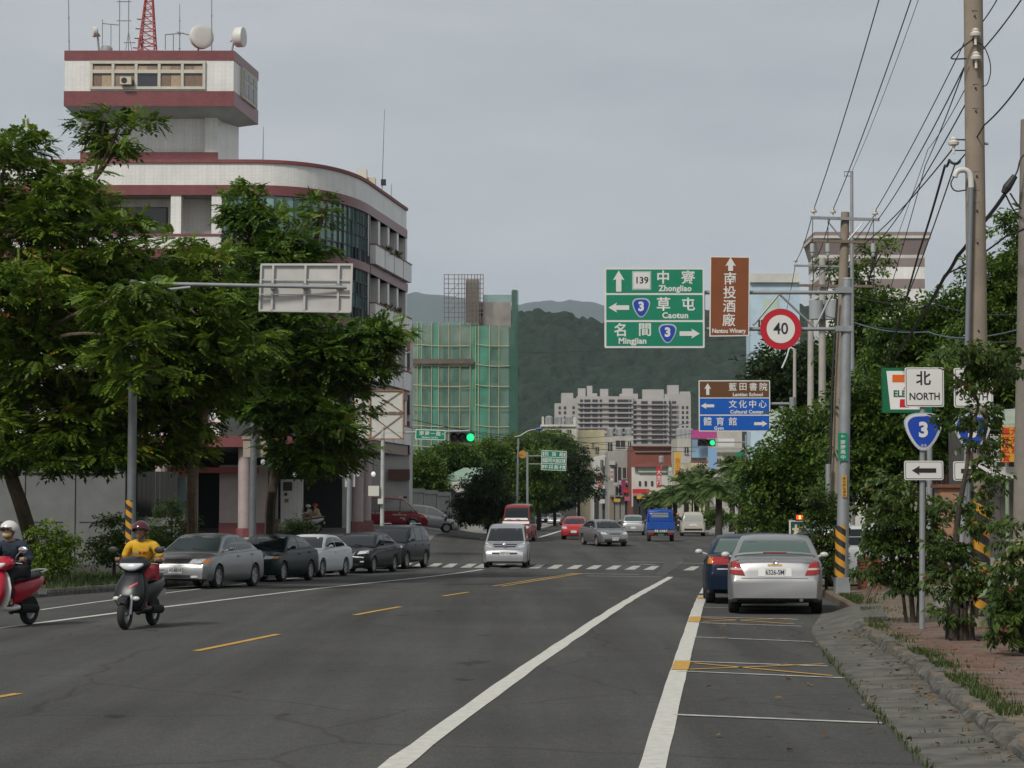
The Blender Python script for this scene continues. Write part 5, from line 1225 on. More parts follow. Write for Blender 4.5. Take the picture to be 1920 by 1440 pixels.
# ---------------------------------------------------------------- small signs, awnings and units along the shop houses
def shop_clutter():
    r = random.Random(4); cols = dict(red=(.42, .03, .035), white=(.5, .5, .47), blue=(.05, .16, .4), yellow=(.5, .32, .05), pink=(.4, .1, .16), green=(.05, .2, .1), orange=(.5, .17, .03))
    lst = [(1124, 905, 6, 26, 'red', 296, '上海'), (1131, 920, 10, 7, 'blue', 297, ''), (1147, 890, 5, 22, 'white', 287, '藥局'), (1157, 938, 12, 6, 'yellow', 286, ''), (1176, 935, 10, 8, 'pink', 284, ''), (1129, 940, 10, 8, 'white', 299, ''), (1202, 932, 16, 7, 'yellow', 277, ''), (1226, 936, 14, 8, 'red', 276, ''), (1247, 928, 5, 20, 'green', 272, '中藥'), (1115, 925, 4, 20, 'orange', 305, '小吃')]
    place = ['beside the white shop house', 'over the white shop house door', 'on the edge of the grey shop house', 'over the grey shop house door', 'under the magenta sign', 'low on the white shop house', 'low under the brick house', 'near the far palm', 'beside the red upright sign', 'at the edge of the dark round tree']
    for (px, py, w, h, c, Y, s), wh in zip(lst, place):
        u = Y/F; p = at(px, py, Y); t = thing('shop_sign', 'small %s %s shop sign %s' % (c, 'upright' if h > w else 'flat', wh), 'shop sign', p)
        o = plate_obj_('board', w*u, h*u, mat('small_sign_'+c, cols[c], .5), t)
        for k, ch in enumerate(s): hanzi(ch, 0, ((len(s)-1)/2-k)*w*1.5*u, w*1.1*u, mat('sign_ink_light', (.6, .6, .57), .6) if c != 'white' else mat('sign_ink_red', (.4, .03, .03), .6), o, y=-.09, bold=.01)
    for (H_, a, c, p, q, n) in ((h3, 1113, 1139, 925, 948, 3), (h4, 1142, 1183, 932, 952, 4), (h5, 1186, 1252, 930, 950, 5)):
        Y = H_.location.y-(1.0 if H_ is h5 else .02)
        for k in range(n):
            x0 = a+(c-a)*k/n+1; x1 = a+(c-a)*(k+1)/n-1; b = MB(); b.bb(gx(x0, Y), gx(x1, Y), Y-.3, Y-.1, 0.2, pz(p, Y)); b.build('shop_front', r.choice([M_dark, mat('roller_shutter', (.22, .22, .21), .5), mat('shop_lit', (.2, .17, .12), .6)]), H_)
            b = MB(); b.bb(gx(x0, Y), gx(x1, Y), Y-1.3, Y-.3, pz(p, Y)+.05, pz(p, Y)+.2); b.build('shop_awning', mat('awning_%d' % (k % 3), ((.3, .05, .05), (.1, .2, .25), (.36, .34, .3))[k % 3], .7), H_)
    for H_, pts in ((h3, ((1134, 880), (1121, 890))), (h4, ((1165, 905), (1148, 868), (1176, 905))), (h2, ((1128, 852), (1095, 850))), (h2b, ((1150, 850), (1165, 848), (1182, 850)))):
        for px, py in pts:
            Y = H_.location.y; q = at(px, py, Y); b = MB(); b.box((q.x, Y-.25, q.z), (.8, .4, .55)); b.build('air_conditioner', mat('ac_grey', (.4, .4, .38), .6), H_)
    for H_, a, c, py in ((h2b, 1136, 1186, 818), (h1, 1020, 1075, 796), (h6, 1271, 1295, 822)):
        Y = H_.location.y+2
        for k in range(3):
            q = at(a+(c-a)*(k+.5)/3, py, Y); b = MB(); b.lathe([(.55, 0), (.55, 1.1), (.3, 1.3), (.001, 1.35)], 12, c=(q.x, Y, q.z)); b.build('water_tank', MATS['steel_tank'], H_, smooth=True)
def plate_obj_(nm, w, h, m, t):
    b = MB(); b.box((0, 0, 0), (w, .15, h)); return b.build(nm, m, t, world=False)
shop_clutter()
# ------------------------------------------------------------------ hills
def vnoise(x, y, seed):
    r = np.random.default_rng(seed); g = r.random((256, 256)); xi, yi = np.floor(x).astype(int), np.floor(y).astype(int); fx, fy = x-xi, y-yi
    fx, fy = fx*fx*(3-2*fx), fy*fy*(3-2*fy); G = lambda a, b: g[a % 256, b % 256]
    return (G(xi, yi)*(1-fx)+G(xi+1, yi)*fx)*(1-fy)+(G(xi, yi+1)*(1-fx)+G(xi+1, yi+1)*fx)*fy
def hill(name, label, Yr, Yb, prof, nx, ny, px0, px1, bumps, m):
    X = np.linspace(gx(px0, Yr), gx(px1, Yr), nx); P = np.linspace(px0, px1, nx); rz_ = np.array([pz(pl(prof, p), Yr) for p in P])
    T = np.linspace(0, 1.25, ny); Y = Yb+(Yr-Yb)*T
    XX, TT = np.meshgrid(X, T); YY = Yb+(Yr-Yb)*TT
    fall = np.where(TT <= 1, np.sin(np.clip(TT, 0, 1)*math.pi/2)**1.15, 1-((TT-1)/.25)**2*.5)
    Z = rz_[None, :]*fall
    for (s, a, sd) in bumps: Z = Z+(vnoise(XX/s+50, YY/s+50, sd)-.5)*2*a*np.minimum(1, TT*4)
    v = np.stack([XX, YY, Z-1], -1).reshape(-1, 3); i = np.arange(nx*ny).reshape(ny, nx)
    f = np.stack([i[:-1, :-1], i[:-1, 1:], i[1:, 1:], i[1:, :-1]], -1).reshape(-1, 4)
    me = bpy.data.meshes.new(name); me.from_pydata(v.tolist(), [], f.tolist()); me.polygons.foreach_set('use_smooth', [True]*len(me.polygons))
    return struct(link(name, me, m))
def forest_mat():
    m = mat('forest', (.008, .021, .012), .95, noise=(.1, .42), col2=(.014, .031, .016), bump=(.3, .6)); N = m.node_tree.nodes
    for n in N:
        if n.type == 'BUMP': n.inputs['Distance'].default_value = 4
    return m
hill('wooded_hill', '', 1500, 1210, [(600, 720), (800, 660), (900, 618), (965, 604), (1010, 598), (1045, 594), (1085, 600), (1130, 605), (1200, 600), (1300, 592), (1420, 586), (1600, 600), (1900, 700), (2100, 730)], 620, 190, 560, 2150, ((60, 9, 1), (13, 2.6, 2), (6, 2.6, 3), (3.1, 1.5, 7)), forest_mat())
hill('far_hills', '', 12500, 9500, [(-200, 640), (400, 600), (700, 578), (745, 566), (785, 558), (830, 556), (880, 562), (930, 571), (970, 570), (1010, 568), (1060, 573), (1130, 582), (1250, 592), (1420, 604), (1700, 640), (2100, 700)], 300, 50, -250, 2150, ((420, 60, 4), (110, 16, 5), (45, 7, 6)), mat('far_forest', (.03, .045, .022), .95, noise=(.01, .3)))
# ------------------------------------------------------------------ road signs
M_sgreen = mat('sign_green', (.0, .19, .105), .45, noise=(3, .06)); M_sbrown = mat('sign_brown', (.19, .055, .015), .45, noise=(3, .08)); M_sbrown2 = mat('sign_brown_dark', (.115, .048, .015), .45)
M_sblue = mat('sign_blue', (.0, .085, .42), .45, noise=(3, .06)); M_swhite = mat('sign_white', (.62, .62, .6), .5, noise=(2, .05)); M_sred = mat('sign_red_ring', (.42, .008, .02), .45); M_sblack = mat('sign_black', (.015, .015, .02), .5)
M_route = mat('route_blue', (.006, .05, .36), .45); M_sback = mat('sign_back', (.5, .49, .47), .45, .2, noise=(1.6, .12))
M_pole = mat('galvanised_pole', (.27, .29, .3), .5, .35, noise=(3, .15)); M_concpole = mat('concrete_pole', (.24, .2, .155), .9, noise=(2.5, .16), bump=(25, .2))
M_warn = stripe_mat('warning_stripes', (.52, .25, .02), (.02, .02, .02), .28, 1)
def plate_obj(name, poly, m, parent, loc, th=.03):
    b = MB(); b.xz(poly, -th/2, th/2); o = b.build(name, m, parent, world=False); o.location = loc; return o
def R(w, h, r=.0):
    if not r: return [(-w/2, -h/2), (w/2, -h/2), (w/2, h/2), (-w/2, h/2)]
    out = []
    for cx, cz, a0 in ((w/2-r, -h/2+r, -90), (w/2-r, h/2-r, 0), (-w/2+r, h/2-r, 90), (-w/2+r, -h/2+r, 180)):
        for k in range(5): a = math.radians(a0+k*22.5); out.append((cx+r*math.cos(a), cz+r*math.sin(a)))
    return out
def flat(name, poly, m, parent, x, z, y=-.02, th=.006):
    b = MB(); b.xz([(x+a, z+c) for a, c in poly], y-th, y); return b.build(name, m, parent, world=False)
def arrow(parent, x, z, L, w, rot, m, y=-.024):
    h = w; s = w*.46; pts = [(-L/2, -s/2), (L/2-h*.75, -s/2), (L/2-h*.85, -h/2), (L/2, 0), (L/2-h*.85, h/2), (L/2-h*.75, s/2), (-L/2, s/2)]
    c, s_ = math.cos(rot), math.sin(rot); return flat('arrow', [(a*c-b_*s_, a*s_+b_*c) for a, b_ in pts], m, parent, x, z, y)
def shield_poly(w, h):
    """rounded shield: broad curved top, point below"""
    P = []
    key = [(-.36, .46), (-.18, .5), (.18, .5), (.36, .46), (.49, .33), (.5, .2), (.42, -.06), (.25, -.34), (.1, -.48), (-.1, -.48), (-.25, -.34), (-.42, -.06), (-.5, .2), (-.49, .33)]
    n = len(key)
    for i in range(n):
        a, b_ = key[i], key[(i+1) % n]; P += [(a[0]*.75+b_[0]*.25, a[1]*.75+b_[1]*.25), (a[0]*.25+b_[0]*.75, a[1]*.25+b_[1]*.75)]
    return [(x*w, -z*h*-1) for x, z in P][::-1]
def shield(parent, x, z, w, h, num, y=-.02, nh=.45):
    flat('shield_edge', shield_poly(w, h), mat('shield_grey', (.4, .43, .5), .5), parent, x, z, y); flat('shield', shield_poly(w*.84, h*.86), M_route, parent, x, z, y-.007); letters(num, x, z+h*.05, h*nh, M_swhite, parent, y=y-.02, bold=.05)
def gantry_right():
    Y = 47.0; u = Y/F; base = gp(1576, 1120); base = Vector((gx(1577, Y), Y, gz(7, Y)+.15))
    t = thing('sign_gantry', 'grey roadside mast carrying the large green direction sign', 'sign mast', base)
    L = lambda px, py, y=Y: at(px, py, y)-base
    top = L(1588, 524); b = MB(); b.tube([(0, 0, 0), top], [.135, .105], 20); b.build('mast', M_pole, t, world=False, smooth=True)
    b = MB(); b.box((0, 0, .17), (.32, .32, .34), taper=.9); b.build('footing', M_pole, t, world=False)
    b = MB(); q0, q1 = L(1577, 1088), L(1578.5, 986); b.tube([q0, q1], [.14, .137], 24); b.build('warning_band', M_warn, t, world=False, smooth=True)
    b = MB(); b.tube([top, top+Vector((0, 0, .04))], [.112, .08], 16); b.build('mast_cap', M_pole, t, world=False)
    for py in (548.5, 617):
        b = MB(); b.tube([L(1584, py, Y+.06), L(1180, py, Y+.06)], .042, 12); b.build('arm', M_pole, t, world=False, smooth=True)
    for p, q in (((1461, 551), (1412, 610)), ((1461, 551), (1528, 615)), ((1320, 551), (1320, 617)), ((1560, 551), (1528, 615))):
        b = MB(); b.tube([L(*p, Y+.06), L(*q, Y+.06)], .025, 8); b.build('brace', M_pole, t, world=False)
    for py in (545, 617):
        b = MB(); c = L(1581, py); b.box(c, (.36, .3, .12)); b.build('clamp', M_pole, t, world=False)
    # green sign
    cx, cy = 1227, 577; p = plate_obj('direction_sign', R(188*u, 152*u, .03), M_swhite, t, L(cx, cy, Y-.06))
    def row(y0, y1, m): return flat('sign_field', R(181*u, (y1-y0)*u, .015), m, p, 0, -((y0+y1)/2-cy)*u, -.015)
    row(505, 549, M_sgreen); row(553, 600, M_sgreen); row(604, 649, M_sgreen)
    X = lambda px: (px-cx)*u; Z = lambda py: -(py-cy)*u
    ly = -.024
    arrow(p, X(1160), Z(527), 40*u, 22*u, math.pi/2, M_swhite); flat('route_box_edge', R(36*u, 36*u), mat('route_grey', (.3, .42, .38), .5), p, X(1203), Z(526), -.02); flat('route_box', R(31*u, 31*u), M_swhite, p, X(1203), Z(526), -.027); letters('139', X(1203), Z(526), 12.5*u, M_sblack, p, y=-.036, bold=.02)
    hanzi('中', X(1243.5), Z(519.5), 24*u, M_swhite, p, y=ly, bold=.022); hanzi('寮', X(1290.5), Z(519.5), 25*u, M_swhite, p, y=ly, bold=.015); letters('Zhongliao', X(1266), Z(541), 11*u, M_swhite, p, y=ly, bold=.035, sx=.94, spacing=1.06)
    arrow(p, X(1160), Z(577), 39*u, 19*u, math.pi, M_swhite); shield(p, X(1202), Z(577.5), 34*u, 37*u, '3')
    hanzi('草', X(1244), Z(570), 25*u, M_swhite, p, y=ly, bold=.018); hanzi('屯', X(1291), Z(570), 24*u, M_swhite, p, y=ly, bold=.022); letters('Caotun', X(1266), Z(592), 11*u, M_swhite, p, y=ly, bold=.035, spacing=1.08)
    hanzi('名', X(1162), Z(618.5), 24*u, M_swhite, p, y=ly, bold=.02); hanzi('間', X(1209), Z(618.5), 24*u, M_swhite, p, y=ly, bold=.018); letters('Mingjian', X(1185.5), Z(640), 11*u, M_swhite, p, y=ly, bold=.035, spacing=1.05)
    shield(p, X(1251.5), Z(626), 34*u, 37*u, '3'); arrow(p, X(1293), Z(626), 38*u, 19*u, 0, M_swhite)
    # brown winery sign
    cx, cy = 1367.5, 555.5; p = plate_obj('brown_sign', [(-38*u, -76*u), (36.5*u, -75*u), (39*u, 75*u), (-36*u, 76*u)], M_swhite, t, L(cx, cy, Y-.1)); flat('sign_field', [(-35.8*u, -73.5*u), (34.5*u, -72.5*u), (36.8*u, 72.5*u), (-33.8*u, 73.5*u)], M_sbrown, p, 0, 0, -.015)
    X = lambda px: (px-cx)*u; Z = lambda py: -(py-cy)*u
    arrow(p, X(1370), Z(495), 26*u, 20*u, math.pi/2, M_swhite)
    for ch, x_, y_ in (('南', 1369, 522), ('投', 1368, 548), ('酒', 1367, 574), ('廠', 1366, 600)): hanzi(ch, X(x_), Z(y_), 23*u, M_swhite, p, y=ly, bold=.012)
    letters('Nantou Winery', X(1366), Z(621), 8.2*u, M_swhite, p, y=ly, bold=.03, sx=.86)
    # round speed limit
    c = L(1464, 617, Y-.16); b = MB(); b.lathe([(.001, .0), (38.5*u, 0), (38.5*u, .02), (.001, .02)], 40, axis='y'); d = b.build('speed_sign', M_sred, t, world=False); d.location = c
    b = MB(); b.lathe([(.001, -.006), (26.5*u, -.006), (26.5*u, -.001), (.001, -.001)], 36, axis='y'); b.build('sign_field', M_swhite, d, world=False)
    letters('40', 0, 0, 22*u, M_sblack, d, y=-.012, bold=.012, sx=.92)
    b = MB(); b.tube([L(1464, 617, Y-.14), L(1464, 617, Y+.06)], .03, 8); b.build('bracket', M_pole, t, world=False)
    # small vertical plates on the mast
    c = L(1580.5, 838, Y-.145); p = plate_obj('name_strip', R(18*u, 52*u), M_sgreen, t, c, .02)
    for ch, y_ in (('←', 818), ('南', 829), ('崗', 838), ('高', 847), ('中', 857)): hanzi(ch, 0, -(y_-838)*u, 8.2*u, M_swhite, p, y=-.014, bold=.01, sx=1.15)
    c = L(1583, 912, Y-.145); p = plate_obj('yellow_strip', R(9.5*u, 41*u, .03), M_yellow, t, c, .02)
    for k, ch in enumerate('請勿張貼廣告'): hanzi(ch, 0, (2.4-k)*6.3*u, 5*u, M_sblack, p, y=-.014, bold=0)
gantry_right()
def gantry_right2():
    Y = 74.0; u = Y/F; base = Vector((gx(1486, Y), Y, gz(9, Y)+.15)); t = thing('sign_gantry', 'grey mast carrying the brown and blue three-row sign', 'sign mast', base)
    L = lambda px, py, y=Y: at(px, py, y)-base
    b = MB(); b.tube([(0, 0, 0), L(1486, 745)], [.14, .11], 16); b.build('mast', M_pole, t, world=False, smooth=True)
    for py in (757, 800):
        b = MB(); b.tube([L(1488, py, Y+.06), L(1330, py, Y+.06)], .05, 10); b.build('arm', M_pole, t, world=False)
    cx, cy = 1377, 761; p = plate_obj('direction_sign', R(134*u, 96*u, .03), M_swhite, t, L(cx, cy, Y-.08)); X = lambda px: (px-cx)*u; Z = lambda py: -(py-cy)*u
    for y0, y1, m in ((715, 745, M_sbrown2), (747, 777, M_sblue), (779.5, 807, M_sblue)): flat('sign_field', R(130*u, (y1-y0)*u), m, p, 0, Z((y0+y1)/2), -.015)
    ly = -.024
    arrow(p, X(1327), Z(729.5), 22*u, 13*u, math.pi/2, M_swhite); arrow(p, X(1326.5), Z(761), 25*u, 12*u, math.pi, M_swhite); arrow(p, X(1426), Z(794.5), 25*u, 12*u, 0, M_swhite)
    for s, x0, dx, y_, h in (('藍田書院', 1374, 19.2, 725, 14.5), ('文化中心', 1374, 18.6, 757.5, 14.5), ('體育館', 1326.5, 23.5, 790, 15)):
        for k, ch in enumerate(s): hanzi(ch, X(x0+dx*k), Z(y_), h*u, M_swhite, p, y=ly, bold=.012)
    letters('Lantian School', X(1402), Z(740), 6.5*u, M_swhite, p, y=ly, bold=.035, spacing=1.06); letters('Cultural Center', X(1400), Z(772.5), 6.5*u, M_swhite, p, y=ly, bold=.035, spacing=1.06); letters('Gym', X(1347.5), Z(803), 6.3*u, M_swhite, p, y=ly, bold=.035, spacing=1.1)
gantry_right2()
def route_post(lbl, px, pxt, Y, base_py, word, han, arrow_rot, yoff=0, top=688):
    u = Y/F; b0 = at(px, base_py, Y); b0.z = gz(b0.x, Y)+.15; t = thing('route_sign_post', lbl, 'road sign', b0); L = lambda px_, py, y=Y: at(px_, py, y)-b0
    b = MB(); b.tube([(0, 0, 0), L(pxt, top+20)], .042, 12); b.build('post', M_pole, t, world=False, smooth=True)
    p = plate_obj('direction_plate', R(73*u, 74*u, .03), M_swhite, t, L(pxt+3, 726+yoff, Y-.06), .02)
    flat('plate_line', R(69*u, 70*u, .025), M_sblack, p, 0, 0, -.011, .003); flat('plate_field', R(67*u, 68*u, .022), M_swhite, p, 0, 0, -.0145, .004)
    hanzi(han, -2*u, 17*u, 26*u, M_sblack, p, y=-.021, bold=.02); letters(word, 0, -18*u, 13.5*u, M_sblack, p, y=-.021, bold=.02, sx=.88)
    s = plate_obj('route_shield', shield_poly(72*u, 72*u), mat('shield_grey', (.4, .43, .5), .5), t, L(pxt+1, 810+yoff, Y-.06), .02)
    flat('shield_line', shield_poly(66*u, 66*u), M_swhite, s, 0, 0, -.011, .003); flat('shield_line', shield_poly(62*u, 62*u), MATS['shield_grey'], s, 0, 0, -.0145, .003); flat('shield_field', shield_poly(58.5*u, 58.5*u), M_route, s, 0, 0, -.018, .003)
    letters('3', 0, 3*u, 27*u, M_swhite, s, y=-.026, bold=.045); hanzi('省道', 0, -25*u, 5*u, M_swhite, s, y=-.026, bold=.0)
    a = plate_obj('arrow_plate', R(73*u, 36*u, .03), M_swhite, t, L(pxt+2, 882+yoff, Y-.06), .02)
    flat('plate_line', R(69*u, 32*u, .022), M_sblack, a, 0, 0, -.011, .003); flat('plate_field', R(67*u, 30*u, .02), M_swhite, a, 0, 0, -.0145, .004)
    arrow(a, 0, 0, 45*u, 17*u, arrow_rot, M_sblack, -.02)
    return t
route_post('route sign post with north plate, blue shield and arrow beside the brick pavement', 1729, 1730, 31.8, 1200, 'NORTH', '北', math.pi)
route_post('second route sign post half hidden by leaves next to the big utility pole', 1793, 1822, 31.2, 1208, 'SOUTH', '南', 0, 1)
def eleven():
    Y = 54.0; u = Y/F; b0 = Vector((gx(1742, Y), Y, gz(10, Y)+.15)); t = thing('shop_sign_pole', 'green and white convenience store sign behind the route sign', 'shop sign', b0); L = lambda px, py, y=Y: at(px, py, y)-b0
    b = MB(); b.tube([(0, 0, 0), L(1742, 692)], .07, 10); b.build('post', M_pole, t, world=False)
    p = plate_obj('sign_box', R(92*u, 84*u), mat('shop_green', (.0, .12, .05), .4), t, L(1700, 732, Y-.12), .2)
    flat('sign_face', [(-32*u, -36*u), (32*u, -36*u), (39*u, 36*u), (-39*u, 36*u)], mat('shop_white', (.72, .72, .7), .4), p, 0, 0, -.1)
    o = mat('shop_orange', (.65, .12, .01), .4); r = mat('shop_red', (.5, .01, .02), .4)
    flat('numeral_top', [(-28*u, 15*u), (18*u, 15*u), (18*u, 29*u), (-28*u, 29*u)], o, p, 0, 0, -.107); flat('numeral_stem', [(-8*u, 2*u), (8*u, 2*u), (18*u, 15*u), (0, 15*u)], r, p, 0, 0, -.107); flat('numeral_foot', [(-15*u, -32*u), (3*u, -32*u), (5*u, -17*u), (-14*u, -17*u)], r, p, 0, 0, -.107)
    letters('ELEVEN', 0, -7*u, 12*u, MATS['shop_green'], p, y=-.116, bold=.03, sx=.95)
eleven()
# ------------------------------------------------------------------ utility poles and wires
M_ins = mat('porcelain', (.62, .6, .54), .25); M_cable = mat('cable', (.012, .012, .013), .6)
def insulator(parent, p, up=1):
    b = MB(); b.lathe([(.02, -.12*up), (.02, 0), (.075, .01), (.085, .05), (.05, .075), (.06, .1), (.02, .13), (.001, .13)], 14, c=tuple(p)); b.build('insulator', M_ins, parent, smooth=True)
def wire(lbl, pts, r=.011, drop=.3, n=14, group='overhead wires'):
    P = []
    for a, c in zip(pts, pts[1:]): P += sag(a, c, drop, n)[(1 if P else 0):]
    b = MB(); b.tube(P, r, 5); o = b.build('overhead_wire', M_cable); tag(o, lbl, 'wire', group); return o
def poles_right():
    # nearest pole
    Y = 32.2; b0 = at(1838, 1203, Y); b0.z = gz(7, Y)+.15; t = thing('utility_pole', 'tall tan concrete utility pole with striped base beside the route signs', 'utility pole', b0)
    topp = at(1823, -160, Y); b = MB(); b.tube([b0, topp], [.158, .138], 24); b.build('shaft', M_concpole, t, smooth=True)
    q0, q1 = b0+(topp-b0)*.018, b0+(topp-b0)*.19; b = MB(); b.tube([q0, q1], [.1605, .1575], 24); b.build('warning_band', M_warn, t, smooth=True)
    for k, py in enumerate((30, 165, 208, 330, 395, 455, 620)):
        q = at(1827+py*.012, py, Y-.15); b = MB(); b.tube([q, q+Vector((0, -.02, 0))], .014, 8); b.build('step_hole', M_black, t)
    for py in (20, 158, 203, 322, 357, 380, 450, 512):
        q = at(1827+py*.012, py, Y-.14); b = MB(); b.box(q, (.08, .012, .008)); b.build('mould_line', mat('pole_dark', (.12, .1, .08), .9), t)
    # conduit
    Yc = Y-.22; b = MB(); b.tube([at(1818, 1195, Yc), at(1812, 700, Yc), at(1821, 350, Yc)], .036, 12); b.build('conduit', mat('pvc_grey', (.16, .18, .2), .5), t, smooth=True)
    b = MB(); b.tube(chaikin([at(1821, 352, Yc), at(1820, 328, Yc), at(1812, 318, Yc), at(1797, 319, Yc), at(1792, 325, Yc), at(1790, 332, Yc)], 3), .042, 12); b.build('conduit_bend', mat('pvc_white', (.55, .55, .52), .4), t, smooth=True)
    b = MB(); b.tube(chaikin([at(1789, 331, Yc), at(1781, 345, Yc), at(1790, 360, Yc), at(1812, 356, Yc)], 3), .01, 6); b.build('drip_loop', M_cable, t)
    for px, py in ((1829, 69), (1830, 113)):
        insulator(t, at(px, py, Y-.24)); b = MB(); b.tube([at(px, py+6, Y-.24), at(px, py+6, Y)], .02, 6); b.build('insulator_pin', M_black, t)
    b = MB(); b.tube([at(1812, 262, Y), at(1788, 262, Y), at(1788, 282, Y), at(1812, 282, Y)], .012, 6); b.build('rack', M_black, t); insulator(t, at(1788, 273, Y))
    b = MB(); b.tube([at(1845, 269, Y), at(1853, 270, Y)], .02, 6); b.build('step_bolt', M_metal, t)
    b = MB(); b.tube(chaikin([at(1826, 72, Y-.2), at(1800, 92, Y-.25), at(1782, 108, Y-.3), at(1786, 111, Y-.3), at(1812, 110, Y-.2)], 3), .012, 6); b.build('jumper', M_cable, t)
    b = MB(); b.tube(chaikin([at(1828, 78, Y-.2), at(1846, 85, Y-.2), at(1860, 125, Y-.2), at(1852, 160, Y-.2), at(1842, 162, Y-.15)], 3), .008, 6); b.build('jumper', M_cable, t)
    # pole at the edge of the view
    Y2 = 36.0; b0 = at(1917, 1060, Y2); t = thing('utility_pole', 'grey concrete utility pole with black cable joint behind the corner bush', 'utility pole', (b0.x, Y2, gz(8, Y2)+.15))
    b = MB(); b.tube([(b0.x, Y2, .15), at(1931, 225, Y2)], [.19, .15], 20); b.build('shaft', mat('concrete_pole_grey', (.2, .18, .155), .9, noise=(2.5, .2), bump=(25, .2)), t, smooth=True)
    b = MB(); b.tube([at(1882, 362, Y2-.3), at(1888, 352, Y2-.3), at(1903, 330, Y2-.3)], [.05, .075, .05], 10); b.build('cable_joint', M_cable, t)
    for pts in ([(1903, 330), (1909, 318), (1912, 300), (1920, 290)], [(1894, 362), (1905, 380), (1915, 392)], [(1886, 366), (1900, 395), (1916, 410)]):
        b = MB(); b.tube(chaikin([at(x, y, Y2-.3) for x, y in pts], 2), .014, 6); b.build('cable_tail', M_cable, t)
    # crossarm pole
    Y3 = 56.0; b0 = at(1563, 1075, Y3); b0.z = gz(8, Y3)+.15; t = thing('utility_pole', 'concrete utility pole with two crossarms behind the sign mast', 'utility pole', b0)
    b = MB(); b.tube([b0, at(1585, 398, Y3)], [.17, .11], 20); b.build('shaft', M_concpole, t, smooth=True)
    for py, x0, x1, m in ((408, 1520, 1649, M_metal), (451, 1520, 1646, mat('arm_brown', (.16, .13, .1), .7))):
        b = MB(); a, c = at(x0, py, Y3-.16), at(x1, py+4, Y3-.16); b.tube([a, c], .05, 4); b.build('crossarm', m, t)
    for p, q in (((1552, 415), (1580, 450)), ((1618, 417), (1590, 450))):
        b = MB(); b.tube([at(*p, Y3-.16), at(*q, Y3-.16)], .018, 6); b.build('brace', M_metal, t)
    for px, py in ((1526, 399), (1562, 400), (1641, 403)): insulator(t, at(px, py, Y3-.16))
    for px in (1523, 1552, 1637):
        b = MB(); b.lathe([(.02, .12), (.06, .1), (.06, -.1), (.03, -.14), (.05, -.16), (.03, -.22)], 12, c=tuple(at(px, 465, Y3-.2))); b.build('fuse_cutout', mat('cutout_grey', (.35, .38, .38), .4), t)
        b = MB(); b.tube(chaikin([at(px, 478, Y3-.2), at(px+3, 520, Y3-.2), at(px-3, 560, Y3-.2)], 2), .014, 5); b.build('down_lead', M_cable, t)
        b = MB(); b.tube([at(px+1, 410, Y3-.2), at(px, 455, Y3-.2)], .01, 5); b.build('down_lead', M_cable, t)
    b = MB(); b.tube(chaikin([at(1570, 560, Y3-.25), at(1560, 700, Y3-.25), at(1558, 850, Y3-.25), at(1553, 880, Y3-.25)], 2), .03, 6); b.build('cable_riser', M_cable, t)
    b = MB(); b.tube([at(1553, 870, Y3-.3), at(1552, 1030, Y3-.3)], .07, 10); b.build('riser_pipe', M_pole, t)
    b = MB(); b.tube([at(1553, 945, Y3-.3), at(1553, 952, Y3-.3)], .075, 10); b.build('yellow_collar', M_yellow, t)
    b = MB(); b.tube(chaikin([at(1556, 952, Y3-.32), at(1556, 965, Y3-.32), at(1549, 980, Y3-.32)], 2), .05, 8); b.build('orange_pipe', M_yellow, t)
    # slender mast behind it
    b0 = at(1597, 900, 61); b0.z = .1; t = thing('steel_mast', 'slender grey mast behind the crossarm pole', 'mast', b0)
    b = MB(); b.tube([b0, at(1597, 321, 61)], [.08, .045], 10); b.build('shaft', M_metal, t, smooth=True); b = MB(); b.tube([at(1597, 322, 61), at(1583, 322, 61), at(1583, 330, 61), at(1596, 330, 61)], .012, 5); b.build('rack', M_black, t)
    # farther poles
    for (px, top, bot, Y4, r, arm, lbl) in ((1541, 484, 1030, 76, .15, (1489, 1597, 498), 'second crossarm pole farther along the kerb'), (1519, 600, 1020, 92, .16, None, 'plain concrete pole seen through the roadside trees'), (1489, 655, 1000, 104, .1, None, 'white lamp pole rising from the roadside trees')):
        b0 = at(px, bot, Y4); b0.z = gz(11, Y4)+.1; t = thing('utility_pole', lbl, 'utility pole', b0)
        b = MB(); b.tube([b0, at(px+1, top, Y4)], [r, r*.75], 14); b.build('shaft', mat('pole_pale', (.36, .34, .31), .85, noise=(2, .15)), t, smooth=True)
        if arm:
            b = MB(); b.tube([at(arm[0], arm[2], Y4-.16), at(arm[1], arm[2]+2, Y4-.16)], .05, 4); b.build('crossarm', M_metal, t)
            for x in (arm[0]+3, arm[0]+36, arm[1]-3): insulator(t, at(x, arm[2]-7, Y4-.16))
            b = MB(); b.tube([at(1495, 535, Y4-.2), at(1640, 537, Y4-.2)], .06, 4); b.build('crossarm', mat('arm_brown', (.16, .13, .1), .7), t)
            for x in (1523, 1562, 1624): insulator(t, at(x, 527, Y4-.2))
            for x in (1530, 1560):
                b = MB(); b.cyl(at(x, 580, Y4-.3)[:2], .24, at(x, 600, Y4).z, at(x, 565, Y4).z, 14); b.build('transformer', mat('transformer_grey', (.3, .33, .34), .5), t, smooth=True)
        if Y4 == 104:
            b = MB(); b.tube(chaikin([at(px, 655, Y4), at(1480, 650, Y4), at(1476, 668, Y4), at(1466, 690, Y4)], 2), .04, 6); b.build('lamp_arm', mat('lamp_white', (.55, .56, .56), .4), t)
    A_ = lambda px, py, Y: at(px, py, Y)
    wire('upper wire from the first insulator of the crossarm pole', [A_(1526, 392, Y3-.16), A_(1648, 0, 40), A_(1675, -90, 37)], .012, .12)
    wire('upper wire from the second insulator of the crossarm pole', [A_(1562, 393, Y3-.16), A_(1708, 0, 40), A_(1738, -90, 37)], .012, .12)
